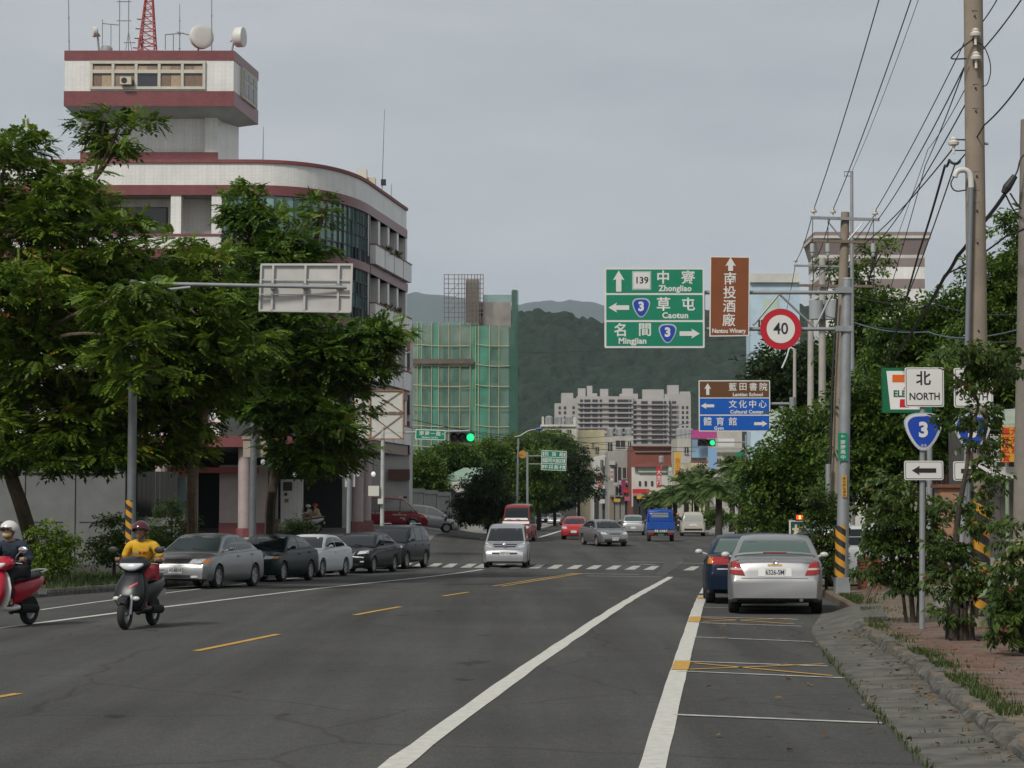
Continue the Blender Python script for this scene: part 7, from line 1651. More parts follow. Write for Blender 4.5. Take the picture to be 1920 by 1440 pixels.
def tree(name, label, base, Y, ells, tpl, m, n, size, trunk, bark, seed, cat='tree', dr=4.0, limbs=True, group=None, clump=.62, flat=.55, dens=1., inner=.35, rz=1.0):
    """base: ground point; ells: (px,py,rx,ry[,dY]) lobes of the crown at distance Y; trunk: [(px,py,r)]"""
    rg = np.random.default_rng(seed); t = thing(name, label, cat, base, 0, group); u = Y/F; areas = np.array([e[2]*e[3] for e in ells], float); areas /= areas.sum(); parts = []
    cents = []
    for e, a in zip(ells, areas):
        dY = e[4] if len(e) > 4 else 0; c = np.array(at(e[0], e[1], Y+dY)); R3 = np.array([e[2]*u, min(dr, max(e[2], e[3])*u*1.0), e[3]*u]); cents.append((c, R3))
        k = max(2, int(n*a/26)); P = rg.normal(0, 1, (k, 3)); P /= np.linalg.norm(P, axis=1)[:, None]; P *= rg.random(k)[:, None]**inner
        C = c+P*R3
        # clumps: leaves radiate from each clump centre, mostly outwards and drooping
        for cc, pp in zip(C, P):
            m_ = max(4, int(rg.normal(26, 6)*dens)); q = rg.normal(0, 1, (m_, 3)); q[:, 2] = np.abs(q[:, 2])*.7-.15; q /= np.linalg.norm(q, axis=1)[:, None]; cr = clump*rg.uniform(.6, 1.25)
            pos = cc+q*np.array([cr, cr, cr*flat])*(rg.random(m_)[:, None]**.5); d = q*np.array([1, 1, .5])+pp*.35+np.array([0, 0, -.12])
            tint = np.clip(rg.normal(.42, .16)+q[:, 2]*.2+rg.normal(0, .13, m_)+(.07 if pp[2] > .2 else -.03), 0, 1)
            parts.append(scatter(tpl, pos, d, size*rg.uniform(.7, 1.25, m_), rg, tint))
    o = leaf_object('crown', parts, m, t)
    pts = [at(px, py, Y) if i else Vector(base) for i, (px, py, r) in enumerate(trunk)]; rs = [r for *_, r in trunk]
    if len(pts) > 2:
        k = chaikin(pts, 2); rr = [pl([(i/(len(rs)-1), r) for i, r in enumerate(rs)], j/(len(k)-1)) for j in range(len(k))]; b = MB(); b.tube(k, rr, 10)
    else: b = MB(); b.tube(pts, rs, 10)
    b.build('trunk', bark, t, smooth=True)
    if limbs:
        top = pts[-1]; r = random.Random(seed)
        for c, R3 in cents:
            if R3[0]*R3[2] < .55 and len(cents) > 8 and seed == 11: continue
            c = Vector(c); mid = top.lerp(c, .5)+Vector((r.uniform(-.4, .4), r.uniform(-.4, .4), r.uniform(-.1, .5))); L = (c-top).length; r0 = max(.03, min(rs[-1]*.8, .02*L+.02)); b = MB(); kk = chaikin([top-Vector((0, 0, .2)), mid, c], 2); b.tube(kk, [r0*.8*(1-.8*i/(len(kk)-1)) for i in range(len(kk))], 7); b.build('limb', bark, t, smooth=True)
            for _ in range(4):
                e = c+Vector((r.uniform(-1, 1)*R3[0]*.8, r.uniform(-1, 1)*R3[1]*.7, r.uniform(-.3, .9)*R3[2]*.8)); b = MB(); b.tube([mid.lerp(c, .5), c.lerp(e, .5)+Vector((0, 0, .1)), e], [r0*.5, r0*.35, r0*.15], 5); b.build('twig', bark, t)
    return t
def G(px, Y, dz=.13): x = gx(px, Y); return Vector((x, Y, gz(x, Y)+dz))
# street trees beside the verge
YL = 58.5
tree('street_tree', 'leaning street tree above the scooter riders at the concrete wall', G(78, 62), 58.5,
     [(40, 420, 120, 70), (110, 400, 110, 60, 1), (20, 560, 160, 100, -1), (120, 560, 130, 110), (90, 690, 170, 110), (30, 800, 170, 85), (170, 800, 90, 80), (60, 850, 150, 40), (200, 860, 60, 30), (35, 285, 55, 42, 1), (0, 330, 60, 60), (95, 340, 55, 30), (140, 330, 40, 22), (225, 243, 78, 36, 2), (205, 280, 45, 26, 2), (200, 480, 90, 75), (260, 540, 80, 70, 1), (240, 560, 70, 45, -5.5), (250, 640, 60, 50, -5.5), (235, 700, 60, 36, -5.5), (300, 545, 44, 26, -5.5)], FR, LM_L, 11500, .34, [(75, 1062, .24), (45, 960, .2), (15, 880, .18), (5, 780, .15), (40, 640, .12)], M_bark, 11, inner=.45)
b = MB(); b.tube(chaikin([at(60, 560, 59.5), at(115, 370, 60), at(160, 300, 60.3), at(205, 258, 60.5)], 2), .055, 7); b.build('limb', M_barkpale, bpy.data.objects['street_tree'], smooth=True)
tree('street_tree', 'pale-trunked street tree behind the grey saloon with wide grille', G(366, 65), 60.5,
     [(310, 590, 120, 80, -1), (320, 690, 150, 100), (250, 650, 90, 90, -1.5), (400, 660, 110, 100, .5), (270, 800, 100, 70), (360, 790, 75, 55, .5), (215, 770, 60, 50, -1), (310, 850, 60, 24), (330, 510, 70, 45), (395, 500, 60, 45, 1), (360, 475, 45, 25, 1), (280, 560, 90, 60)], FR, LM_L, 8200, .34, [(366, 1010, .17), (357, 900, .15), (375, 830, .13), (385, 760, .1)], M_barkpale, 12, inner=.45)
tree('street_tree', 'dark-trunked street tree overhanging the sign seen from behind', G(508, 75), 69.0,
     [(500, 470, 85, 75), (468, 400, 50, 45), (608, 395, 22, 28, 1), (560, 470, 50, 36), (540, 640, 135, 88), (470, 590, 90, 80), (600, 720, 110, 80), (540, 765, 90, 58), (650, 640, 80, 40), (700, 630, 55, 36), (715, 665, 45, 36), (618, 812, 44, 44, -1), (600, 850, 90, 40), (548, 862, 46, 28), (455, 740, 60, 60), (680, 690, 45, 25)], FR, LM_L2, 10500, .35, [(512, 1005, .2), (505, 940, .17), (520, 880, .15), (500, 800, .12)], M_bark, 13, inner=.45)
# shrubs on the verge
for px, py, rx, ry, Y, lbl, m_, s in ((98, 1010, 42, 38, 55, 'small leafy plant between the scooter riders', LM_L, 21), (215, 1000, 40, 35, 60, 'dark shrub at the foot of the striped mast', LM_L2, 22), (322, 968, 48, 42, 66, 'bright green bush behind the grey saloon', LM_RB, 23), (20, 1045, 70, 25, 57, 'low dark planting below the concrete wall', LM_D, 24), (560, 985, 30, 8, 96, 'low clipped bush in front of the columns', LM_D, 25)):
    tree('shrub', lbl, G(px, Y), Y, [(px, py+ry*.6, rx*.9, ry*.7), (px-rx*.4, py+ry*1.2, rx*.7, ry*.5), (px+rx*.3, py-ry*.2, rx*.5, ry*.5), (px-rx*.3, py-ry*.5, rx*.25, ry*.4), (px+rx*.5, py+ry*1.2, rx*.6, ry*.5)], SP, m_, 760, .28, [(px, py+ry, .05), (px, py, .03)], M_bark, s, cat='shrub', dr=1.2, limbs=False, clump=.3)
# trees beyond the poles
tree('broadleaf_tree', 'airy tree with open branches behind the crossarm pole', G(1650, 84), 80,
     [(1575, 505, 24, 14), (1610, 525, 36, 24), (1645, 575, 52, 34), (1600, 590, 50, 40), (1630, 640, 60, 50), (1585, 650, 35, 45), (1640, 480, 30, 16)], SP, LM_R, 1900, .5, [(1650, 760, .22), (1648, 680, .2), (1640, 620, .14)], M_barkdark, 31, inner=.5, clump=.75)
tree('broadleaf_tree', 'rounded green tree between the open tree and the tan utility pole', G(1700, 76), 73,
     [(1700, 640, 70, 50), (1745, 620, 55, 36), (1785, 590, 45, 36), (1680, 690, 60, 50), (1750, 670, 70, 60)], SP, LM_R, 3300, .5, [(1700, 800, .2), (1710, 700, .15)], M_barkdark, 32, inner=.4, clump=.7)
tree('broadleaf_tree', 'tall dense tree behind the two concrete utility poles', G(1880, 72), 68,
     [(1880, 530, 55, 48), (1900, 590, 70, 60), (1850, 640, 60, 50), (1820, 700, 70, 60), (1900, 700, 70, 70), (1925, 412, 36, 22), (1940, 460, 40, 40)], SP, LM_R, 5200, .5, [(1890, 900, .25), (1890, 650, .18)], M_barkdark, 33, inner=.4, clump=.7)
tree('broadleaf_tree', 'dense green tree behind the route signs', G(1660, 60), 57,
     [(1650, 770, 60, 60), (1620, 850, 55, 70), (1690, 830, 60, 80), (1740, 760, 50, 70), (1760, 840, 50, 60), (1640, 920, 60, 50), (1610, 760, 30, 50)], SP, LM_R, 5200, .42, [(1660, 1040, .16), (1665, 900, .12)], M_barkdark, 34, inner=.4, clump=.6)
tree('roadside_tree', 'bushy roadside tree covering the foot of the blue sign mast', G(1510, 68), 64,
     [(1515, 815, 42, 40), (1470, 872, 50, 36), (1505, 900, 60, 60), (1440, 920, 44, 34), (1540, 850, 28, 60), (1530, 950, 35, 45), (1425, 885, 26, 18), (1460, 955, 55, 30), (1475, 835, 24, 16)], SP, LM_R, 3600, .42, [(1510, 1045, .16), (1505, 930, .12)], M_barkdark, 35, inner=.4, clump=.6)
tree('roadside_tree', 'dark tree behind the blue and brown signs', G(1480, 120), 116,
     [(1465, 700, 45, 50), (1500, 720, 45, 60), (1440, 740, 30, 50), (1540, 700, 40, 60), (1590, 700, 40, 60)], SP, LM_D, 3600, .8, [(1480, 900, .25), (1480, 760, .2)], M_barkdark, 36, inner=.4, clump=1.0)
tree('shrub', 'thin shrub between the silver saloon and the striped mast', G(1548, 50, .15), 49.5, [(1546, 985, 22, 40), (1550, 1050, 18, 36), (1540, 940, 14, 20)], SP, LM_F, 1100, .26, [(1552, 1095, .04), (1548, 1000, .02)], M_barkdark, 37, cat='shrub', dr=.8, limbs=False, clump=.28)
# young trees on the near pavement
def stems(t, lst, m, Y):
    for pts in lst:
        b = MB(); b.tube(chaikin([at(x, y, Y) for x, y, r in pts], 2), [pl([(i/(len(pts)-1), q[2]) for i, q in enumerate(pts)], j/(len(chaikin([(0, 0, 0)]*len(pts), 2))-1)) for j in range(len(chaikin([(0, 0, 0)]*len(pts), 2)))], 8); b.build('stem', m, t, smooth=True)
Yf = 34.0
t = tree('young_tree', 'young bushy tree beside the route sign post on the pavement', G(1710, Yf, .15), Yf, [(1685, 950, 38, 40), (1655, 1000, 34, 40), (1695, 1035, 50, 44), (1750, 1000, 24, 46), (1672, 905, 22, 20), (1745, 1070, 32, 30), (1650, 1062, 26, 24), (1762, 950, 12, 24), (1700, 1100, 36, 18)], SPD, LM_F, 1600, .22, [(1712, 1172, .05), (1706, 1080, .035), (1700, 1000, .02)], M_barkdark, 41, dr=1.1, limbs=False, clump=.24, inner=.5)
stems(t, [[(1722, 1174, .05), (1726, 1080, .035), (1735, 980, .015)], [(1700, 1170, .03), (1690, 1090, .025), (1660, 1000, .012)]], M_barkdark, Yf)
Yg = 29.0
t = tree('young_tree', 'slender drooping young tree with shaggy trunk in front of the tan utility pole', G(1797, Yg, .15), Yg, [(1822, 662, 40, 16), (1858, 690, 26, 32), (1782, 668, 12, 8), (1880, 700, 12, 30), (1818, 735, 18, 16), (1795, 790, 14, 16), (1838, 790, 20, 26), (1835, 850, 20, 24), (1858, 900, 18, 26), (1800, 955, 16, 24), (1838, 985, 22, 34), (1775, 1030, 28, 32), (1808, 1070, 34, 36), (1768, 1100, 24, 22), (1828, 1120, 26, 24), (1795, 1150, 24, 14)], SPD, LM_F, 1500, .2, [(1797, 1238, .14), (1797, 1170, .13), (1795, 1150, .06), (1790, 1000, .04), (1812, 880, .03)], M_barkdark, 42, dr=.9, limbs=False, clump=.2, inner=.6, dens=.9)
stems(t, [[(1812, 880, .03), (1822, 800, .025), (1840, 750, .02), (1800, 710, .012)], [(1812, 900, .025), (1845, 850, .02), (1850, 760, .012)], [(1790, 1000, .03), (1810, 900, .02)], [(1838, 760, .015), (1790, 700, .012), (1760, 690, .008)]], M_bark, Yg)
b = MB()
for k in range(26):
    a = k*2.4; c = G(1797, Yg, .15); r0 = .15+.02*math.sin(k*3); b.tube([(c.x+r0*math.cos(a), Yg+r0*math.sin(a), c.z), (c.x+r0*.93*math.cos(a+.1), Yg+r0*.93*math.sin(a+.1), c.z+.48+.08*math.sin(k*5.))], [.03, .018], 5)
stuff(b.build('bark_strips', M_barkdark, t))
b = MB(); q = G(1814, Yg-.1, .15); b.tube([q, (q.x+.01, q.y, q.z+.5)], .02, 6); b.build('stake', M_barkpale, t)
tree('shrub', 'broad-leaved bush at the corner by the brick wall end', G(1915, 26.4, .15), 26, [(1900, 1075, 30, 48), (1910, 1150, 30, 50), (1885, 1125, 20, 26), (1925, 1020, 30, 40), (1895, 1195, 22, 26)], SPD, LM_F, 480, .22, [(1915, 1240, .05), (1908, 1130, .03)], M_barkdark, 43, cat='shrub', dr=.7, limbs=False, clump=.2)
t = thing('tree_stake', 'crossed wooden stakes at the foot of the young bushy tree', 'stake', G(1630, 41, .15))
for p, q in (((1620, 1136), (1640, 1085)), ((1634, 1138), (1650, 1088)), ((1618, 1136), (1632, 1092))):
    b = MB(); b.tube([at(*p, 40.5), at(*q, 40.7)], .025, 6); b.build('stake', M_bark, t)
# beyond the junction
tree('pine_tree', 'dark layered evergreen tree on the corner of the side street', G(918, 138, .0), 136, [(902, 968, 44, 9), (925, 952, 30, 9), (885, 948, 34, 8), (912, 930, 38, 9), (935, 935, 18, 8), (895, 912, 30, 8), (925, 908, 24, 8), (912, 892, 18, 7), (918, 878, 8, 8), (872, 968, 20, 7), (945, 965, 14, 10)], SP, LM_D, 2300, .6, [(920, 1000, .2), (918, 930, .14)], M_barkdark, 51, dr=2.2, limbs=False, clump=.7, flat=.3)
for k, (lbl, px, Y, el, m_) in enumerate((('dark bushy tree in front of the netted block', 800, 168, [(793, 895, 22, 28), (802, 918, 20, 20), (782, 920, 16, 18), (794, 865, 14, 14)], LM_R),
    ('round tree with young yellow-green leaves before the netted block', 912, 190, [(912, 850, 26, 20), (905, 870, 30, 22), (930, 870, 22, 20)], LM_RB), ('spreading tree between the netted block and the green house', 852, 185, [(850, 855, 34, 18), (870, 870, 30, 20), (835, 870, 20, 20)], LM_R),
    ('tree behind the street lamp', 962, 200, [(960, 850, 34, 22), (985, 840, 30, 18), (970, 880, 36, 26), (950, 905, 30, 30)], LM_R), ('tall feathery tree beside the green direction board', 1010, 190, [(1000, 900, 36, 34), (1015, 870, 30, 20), (985, 925, 30, 30), (1020, 930, 26, 26)], LM_RB),
    ('yellow-green tree above the green direction board', 1012, 215, [(1010, 835, 34, 18), (1035, 840, 30, 20)], LM_RB), ('large dark round tree on the left pavement of the street', 1085, 230, [(1060, 860, 36, 26), (1085, 880, 32, 32), (1070, 915, 40, 34), (1095, 910, 26, 34), (1050, 890, 36, 36)], LM_D), ('low tree behind the queue of cars', 1040, 240, [(1040, 930, 40, 22), (1010, 945, 40, 16)], LM_D))):
    tree('broadleaf_tree', lbl, G(px, Y+2), Y, el, SP, m_, 2600, .75, [(px, 990, .2), (px, 900, .12)], M_barkdark, 60+k, dr=3.5, limbs=False, clump=.95, group='trees around the junction')
# palms
PT = []
def palm(lbl, px, Y, pyc, rpx, seed):
    rg = np.random.default_rng(seed); x = gx(px, Y); base = Vector((x, Y, gz(x, Y)+.12)); t = thing('palm_tree', lbl, 'palm tree', base, 0, 'palm trees along the street'); u = Y/F; c = at(px, pyc, Y); R_ = rpx*u
    b = MB(); b.tube([base, base.lerp(c, .5)+Vector((.05, 0, 0)), c], [.26, .2, .22], 10); b.build('trunk', M_barkdark, t, smooth=True)
    V = []; T = []
    for k in range(34):
        az = k*2.39996; el = rg.uniform(-.5, 1.25); L = R_*rg.uniform(.85, 1.2); d0 = np.array([math.cos(az)*math.cos(el), math.sin(az)*math.cos(el), math.sin(el)]); p = np.array(c); n = 16; tint = np.clip(rg.normal(.5, .2), 0, 1)
        for i in range(n):
            s = (i+1)/n; d = d0+np.array([0, 0, -1.5*s*s]); d /= np.linalg.norm(d); p = p+d*L/n; sd = np.cross(d, [0, 0, 1.]); sd /= max(1e-6, np.linalg.norm(sd)); ll = L*.34*(math.sin(math.pi*min(1, s*.92+.06)))
            for sg in (-1, 1):
                e = sd*sg*.8+d*.5+np.array([0, 0, -.45]); e /= np.linalg.norm(e); nn = np.cross(e, d); nn /= np.linalg.norm(nn); V.append(leaf_quad(p, e, nn, ll, .11)); T += [tint]*4
    leaf_object('fronds', [(np.array(V).reshape(-1, 3), np.array(T))], LM_FAR, t)
for k, (px, Y, py, r, lbl) in enumerate(((1347, 138, 915, 52, 'nearest feathery palm with thick trunk by the pale people carrier'), (1388, 150, 895, 46, 'palm tree behind the thin post with the narrow plate'), (1305, 168, 920, 44, 'palm tree directly behind the blue truck'), (1265, 195, 928, 38, 'palm tree left of the blue truck cab'), (1238, 225, 935, 32, 'farthest palm tree towards the shop houses'), (1325, 185, 900, 40, 'palm tree in front of the beige block'), (1372, 170, 875, 36, 'palm tree below the brown and blue sign'), (1286, 178, 912, 40, 'palm tree rising over the blue truck roof'), (1420, 132, 905, 48, 'palm tree next to the bushy roadside tree'), (1222, 250, 938, 28, 'small palm tree before the brick-topped house'))): palm(lbl, px, Y, py, r, 80+k)
for k, (px, Y, py, h) in enumerate(((1284, 230, 905, 34), (1298, 232, 900, 30), (1316, 228, 892, 40))):
    tree('conifer', ['small dark conifer by the yellow upright sign', 'small dark conifer between two others at the yellow house', 'pointed dark conifer in front of the yellow house'][k], G(px, Y+1), Y, [(px, py, 8, h*.6), (px, py+h*.5, 14, h*.5)], SP, LM_D, 500, .6, [(px, 970, .12), (px, py, .06)], M_barkdark, 90+k, cat='conifer', dr=1, limbs=False, clump=.45)
for k, (px, Y, py, rx, lbl) in enumerate(((1430, 112, 975, 40, 'low hedge behind the kerbside cars'), (1480, 90, 985, 40, 'hedge behind the plant shop board'), (1345, 160, 968, 26, 'bright bush at the foot of the palms'))):
    tree('hedge', lbl, G(px, Y), Y, [(px, py, rx, 18), (px-rx*.5, py+8, rx*.6, 16), (px+rx*.5, py+6, rx*.6, 16)], SP, LM_R if k < 2 else LM_RB, 1000, .45, [(px, py+20, .05), (px, py, .03)], M_barkdark, 95+k, cat='hedge', dr=1.5, limbs=False, clump=.5)
# ------------------------------------------------------------------ grass and litter
def blades(name, P, h, w, m, seed, lbl):
    rg = np.random.default_rng(seed); n = len(P); az = rg.random(n)*6.283; lean = rg.uniform(.1, .7, n); hh = h*rg.uniform(.5, 1.3, n); s = np.stack([np.cos(az+1.57), np.sin(az+1.57), np.zeros(n)], 1)*(w*rg.uniform(.6, 1.3, n))[:, None]; d = np.stack([np.cos(az)*lean, np.sin(az)*lean, np.ones(n)], 1)*hh[:, None]
    V = np.stack([P-s, P+s, P+d*.6+s*.6, P+d], 1).reshape(-1, 3); T = np.repeat(np.clip(rg.normal(.5, .25, n), 0, 1), 4)
    o = leaf_object(name, [(V, T)], m, None); stuff(o); o['label'] = lbl; o['category'] = 'grass'; return o
GM = leaf_mat('grass_blade', (.024, .048, .008), (.075, .105, .024), (.2, .15, .06), .1)
rg = np.random.default_rng(5); P = []
while len(P) < 6500:
    y = rg.uniform(14, 46); k = vnoise(np.array([y*1.1]), np.array([3.]), 9)[0]; x = interp(XKR, y)+abs(rg.normal(.12, .14))+.12
    if rg.random() < k**3*2: P.append((x, y, gz(x, y)+.15))
for _ in range(420):
    y = rg.choice([13.4, 14.5, 15.4, 16.5, 17.6, 18.5, 19.6, 20.5, 21.6, 23.1, 24.6, 26.2])+rg.normal(0, .03); f = rg.random()**2.2; xa, xb = interp(XA, y), interp(XKR, y); P.append((xb-(xb-xa)*f*.75, y, .01))
for _ in range(380):
    y = rg.uniform(15, 30); P.append((interp(XA, y)+rg.normal(.02, .03), y, .008))
for _ in range(4200):
    y = rg.uniform(17, 46); x = interp(XKR, y)+rg.uniform(.4, 5)
    if vnoise(np.array([x*1.3]), np.array([y*.6]), 12)[0] > .6: P.append((x, y, gz(x, y)+.15))
blades('grass', np.array(P), .055, .008, GM, 3, 'weeds and short grass along the broken kerb and pavement joints')
P = []
while len(P) < 15000:
    y = rg.uniform(44, 88); x = interp(XKL, y)-rg.uniform(.1, 7); P.append((x, y, gz(x, y)+.13))
blades('grass', np.array(P), .16, .014, leaf_mat('grass_shade', (.02, .042, .008), (.06, .09, .02)), 4, 'short green grass on the verge below the concrete wall')
P = []; rg = np.random.default_rng(8); V = []; T = []
for _ in range(360):
    y = rg.uniform(13, 36); x = interp(XKR, y)-abs(rg.normal(0, .16))-.03 if rg.random() < .7 else interp(XA, y)+rg.uniform(-1.6, 2.6); z = gz(x, y)+(.17 if x > interp(XKR, y) else .03)
    a = rg.random()*6.283; d = np.array([math.cos(a), math.sin(a), rg.uniform(-.2, .5)]); d /= np.linalg.norm(d); n_ = np.array([rg.normal(0, .3), rg.normal(0, .3), 1.]); n_ -= d*n_.dot(d); n_ /= np.linalg.norm(n_); V.append(leaf_quad(np.array([x, y, z]), d, n_, rg.uniform(.06, .14), rg.uniform(.03, .06))); T += [rg.random()]*4
o = leaf_object('fallen_leaves', [(np.array(V).reshape(-1, 3), np.array(T))], leaf_mat('dry_leaf', (.07, .03, .012), (.26, .16, .06)), None); stuff(o); o['label'] = 'dry fallen leaves lying in the gutter'; o['category'] = 'leaves'
# ------------------------------------------------------------------ scooters and riders
def loft(rings, close=True, cap=True):
    b = MB(); n = len(rings[0]); b.add([v for r in rings for v in r], [(j*n+i, j*n+(i+1) % n, (j+1)*n+(i+1) % n, (j+1)*n+i) for j in range(len(rings)-1) for i in range(n)]+([tuple(range(n-1, -1, -1)), tuple(range((len(rings)-1)*n, len(rings)*n))] if cap else [])); return b
def ring_xy(z, w, yf, yb, k=2.6, n=18):
    """closed ring at height z: half width w, from yb (back) to yf (front)"""
    out = []; c, h = (yf+yb)/2, (yf-yb)/2
    for i in range(n):
        a = 2*math.pi*i/n; cs, sn = math.cos(a), math.sin(a); out.append((w*math.copysign(abs(cs)**(2/k), cs), c+h*math.copysign(abs(sn)**(2/k), sn), z))
    return out
def ring_xz(y, w, z0, z1, k=2.6, n=18):
    out = []; c, h = (z0+z1)/2, (z1-z0)/2
    for i in range(n):
        a = 2*math.pi*i/n; cs, sn = math.cos(a), math.sin(a); out.append((w*math.copysign(abs(cs)**(2/k), cs), y, c+h*math.copysign(abs(sn)**(2/k), sn)))
    return out
def scooter(label, loc, th, body, accent, m2, two_tone=False, mirror_m=None):
    t = thing('motor_scooter', label, 'scooter', loc, th); t.scale = (1.04,)*3
    def B(b, nm, m, parent=t, sm=True, ang=45): return b.build(nm, m, parent, world=False, smooth=sm, ang=ang)
    r = .235
    for y in (.64, -.62):
        b = MB(); w = .055; b.lathe([(r*.62, -w*.8), (r*.85, -w), (r*.97, -w*.6), (r, 0), (r*.97, w*.6), (r*.85, w), (r*.62, w*.8)], 26, axis='x', cap=False); o = B(b, 'wheel', M_tyre); o.location = (0, y, r)
        b = MB(); b.lathe([(r*.64, -.03), (r*.56, -.03), (r*.5, -.01), (.04, -.012), (.03, -.05), (.03, .05), (.04, .012), (r*.5, .01), (r*.56, .03), (r*.64, .03)], 22, axis='x', cap=False); B(b, 'rim', M_rim, o)
    for s in (-1, 1):
        b = MB(); b.tube([(s*.085, .66, .23), (s*.085, .58, .52)], [.026, .03], 10); B(b, 'fork', M_rim)
    fm = accent if two_tone else body
    b = MB(); pts = []
    for k in range(9):
        a = math.radians(15+k*16); pts.append([(x, .64-.27*math.cos(a), r+.27*math.sin(a)+(0 if abs(x) > .05 else .015)) for x in (-.075, -.05, 0, .05, .075)])
    b.add([v for p in pts for v in p], [(j*5+i, j*5+i+1, j*5+i+6, j*5+i+5) for j in range(8) for i in range(4)]); B(b, 'front_fender', fm)
    # leg shield and front fairing
    b = loft([ring_xy(.30, .11, .55, .40), ring_xy(.36, .17, .60, .36), ring_xy(.45, .225, .62, .33), ring_xy(.54, .235, .60, .30), ring_xy(.68, .215, .52, .27), ring_xy(.80, .17, .43, .24), ring_xy(.88, .12, .37, .22)]); fair = B(b, 'front_fairing', body, ang=60)
    b = loft([ring_xy(.30, .19, .36, .30), ring_xy(.45, .25, .34, .27), ring_xy(.62, .25, .31, .24), ring_xy(.78, .19, .27, .2), ring_xy(.86, .13, .25, .19)]); B(b, 'leg_shield', accent if two_tone else m2, ang=60)
    for s in (-1, 1):
        b = MB(); b.ell((s*.155, .59, .47), (.06, .03, .035)); o = B(b, 'turn_signal', mat('signal_clear', (.55, .55, .5), .15)); o.rotation_euler = (0, 0, 0)
    fbv = BVHTree.FromPolygons([v.co[:] for v in fair.data.vertices], [tuple(p.vertices) for p in fair.data.polygons])
    patch(fbv, quadgrid([(-.03, .63), (-.14, .69), (-.14, .72), (-.03, .655)], 'x', 5, 2), (0, -1, 0), mat('decal_red', (.5, .04, .05), .4), 'decal', fair, off=.004, skirt=.006)
    # head cowl with lamp
    b = loft([ring_xy(.86, .10, .36, .14), ring_xy(.91, .21, .42, .10), ring_xy(.98, .26, .40, .08), ring_xy(1.05, .22, .33, .09), ring_xy(1.10, .13, .25, .11)]); B(b, 'head_cowl', body, ang=60)
    b = loft([ring_xy(.885, .07, .42, .30), ring_xy(.92, .14, .442, .30), ring_xy(.97, .195, .432, .30), ring_xy(1.0, .185, .41, .30)]); B(b, 'headlight', mat('scooter_lamp', (.62, .64, .66), .08, spec=.9), ang=60)
    b = MB(); b.tube(chaikin([(-.36, .03, 1.0), (-.2, .1, 1.02), (0, .14, 1.0), (.2, .1, 1.02), (.36, .03, 1.0)], 2), .016, 8); B(b, 'handlebar', M_black)
    for s in (-1, 1):
        b = MB(); b.tube([(s*.25, .085, 1.015), (s*.37, .025, 1.0)], .021, 10); B(b, 'grip', M_black)
        b = MB(); b.tube([(s*.2, .15, 1.0), (s*.34, .12, .985)], .008, 6); B(b, 'brake_lever', M_chrome)
        b = MB(); b.tube(chaikin([(s*.2, .13, 1.03), (s*.25, .15, 1.1), (s*.33, .16, 1.17)], 2), .008, 6); o = B(b, 'mirror', mirror_m or M_black); c = MB(); c.ell((s*.375, .165, 1.2), (.085, .02, .055)); B(c, 'mirror_head', mirror_m or M_black, o)
    # floor, rear body, seat
    b = loft([ring_xz(.36, .17, .26, .36), ring_xz(.1, .18, .24, .33), ring_xz(-.12, .17, .25, .35)]); B(b, 'floorboard', accent if two_tone else m2, ang=60)
    b = loft([ring_xz(-.05, .11, .32, .66), ring_xz(-.2, .155, .34, .72), ring_xz(-.42, .175, .40, .74), ring_xz(-.65, .165, .50, .76), ring_xz(-.85, .12, .60, .78), ring_xz(-.95, .06, .68, .77)]); B(b, 'rear_body', body, ang=60)
    b = loft([ring_xz(-.02, .09, .68, .735), ring_xz(-.12, .14, .69, .775), ring_xz(-.35, .155, .70, .78), ring_xz(-.45, .15, .71, .80), ring_xz(-.7, .14, .73, .84), ring_xz(-.83, .09, .75, .82)]); B(b, 'seat', mat('seat_black', (.02, .02, .021), .6), ang=60)
    b = MB(); b.box((.0, -.45, .3), (.2, .45, .2), taper=.8); b.tube([(-.1, -.2, .28), (-.13, -.62, .26)], .07, 10); B(b, 'engine', M_under, sm=False)
    b = MB(); b.tube(chaikin([(.1, -.25, .22), (.16, -.4, .24), (.17, -.55, .3), (.17, -.95, .38)], 2), [.03]*3+[.055]*(len(chaikin([(0, 0, 0)]*4, 2))-3), 10); B(b, 'exhaust', mat('exhaust_dark', (.05, .05, .05), .4, .6))
    b = MB(); b.tube(chaikin([(-.12, -.75, .82), (-.13, -.95, .86), (0, -1.02, .87), (.13, -.95, .86), (.12, -.75, .82)], 2), .016, 7); B(b, 'grab_rail', M_rim)
    b = MB(); b.box((0, -.97, .66), (.16, .03, .07)); B(b, 'tail_light', M_red, sm=False); b = MB(); b.box((0, -1.0, .52), (.15, .01, .1)); B(b, 'licence_plate', M_plate, sm=False)
    return t
def skin(name, joints, edges, m, parent, sub=2, root=0):
    """joints: (x,y,z,r) or (x,y,z,rx,ry); grown into one smooth surface"""
    me = bpy.data.meshes.new(name); me.from_pydata([j[:3] for j in joints], edges, []); o = bpy.data.objects.new(name, me); TSC.collection.objects.link(o)
    md = o.modifiers.new('s', 'SKIN'); md.use_smooth_shade = True; sv = me.skin_vertices[0].data
    for k, j in enumerate(joints): sv[k].radius = (j[3], j[4] if len(j) > 4 else j[3]); sv[k].use_root = (k == root)
    sm = o.modifiers.new('d', 'SUBSURF'); sm.levels = sub; vl = TSC.view_layers[0]; vl.update()
    me2 = bpy.data.meshes.new_from_object(o.evaluated_get(vl.depsgraph)); bpy.data.objects.remove(o); me2.name = name; me2.materials.clear()
    me2.polygons.foreach_set('use_smooth', [True]*len(me2.polygons)); return link(name, me2, m, parent)
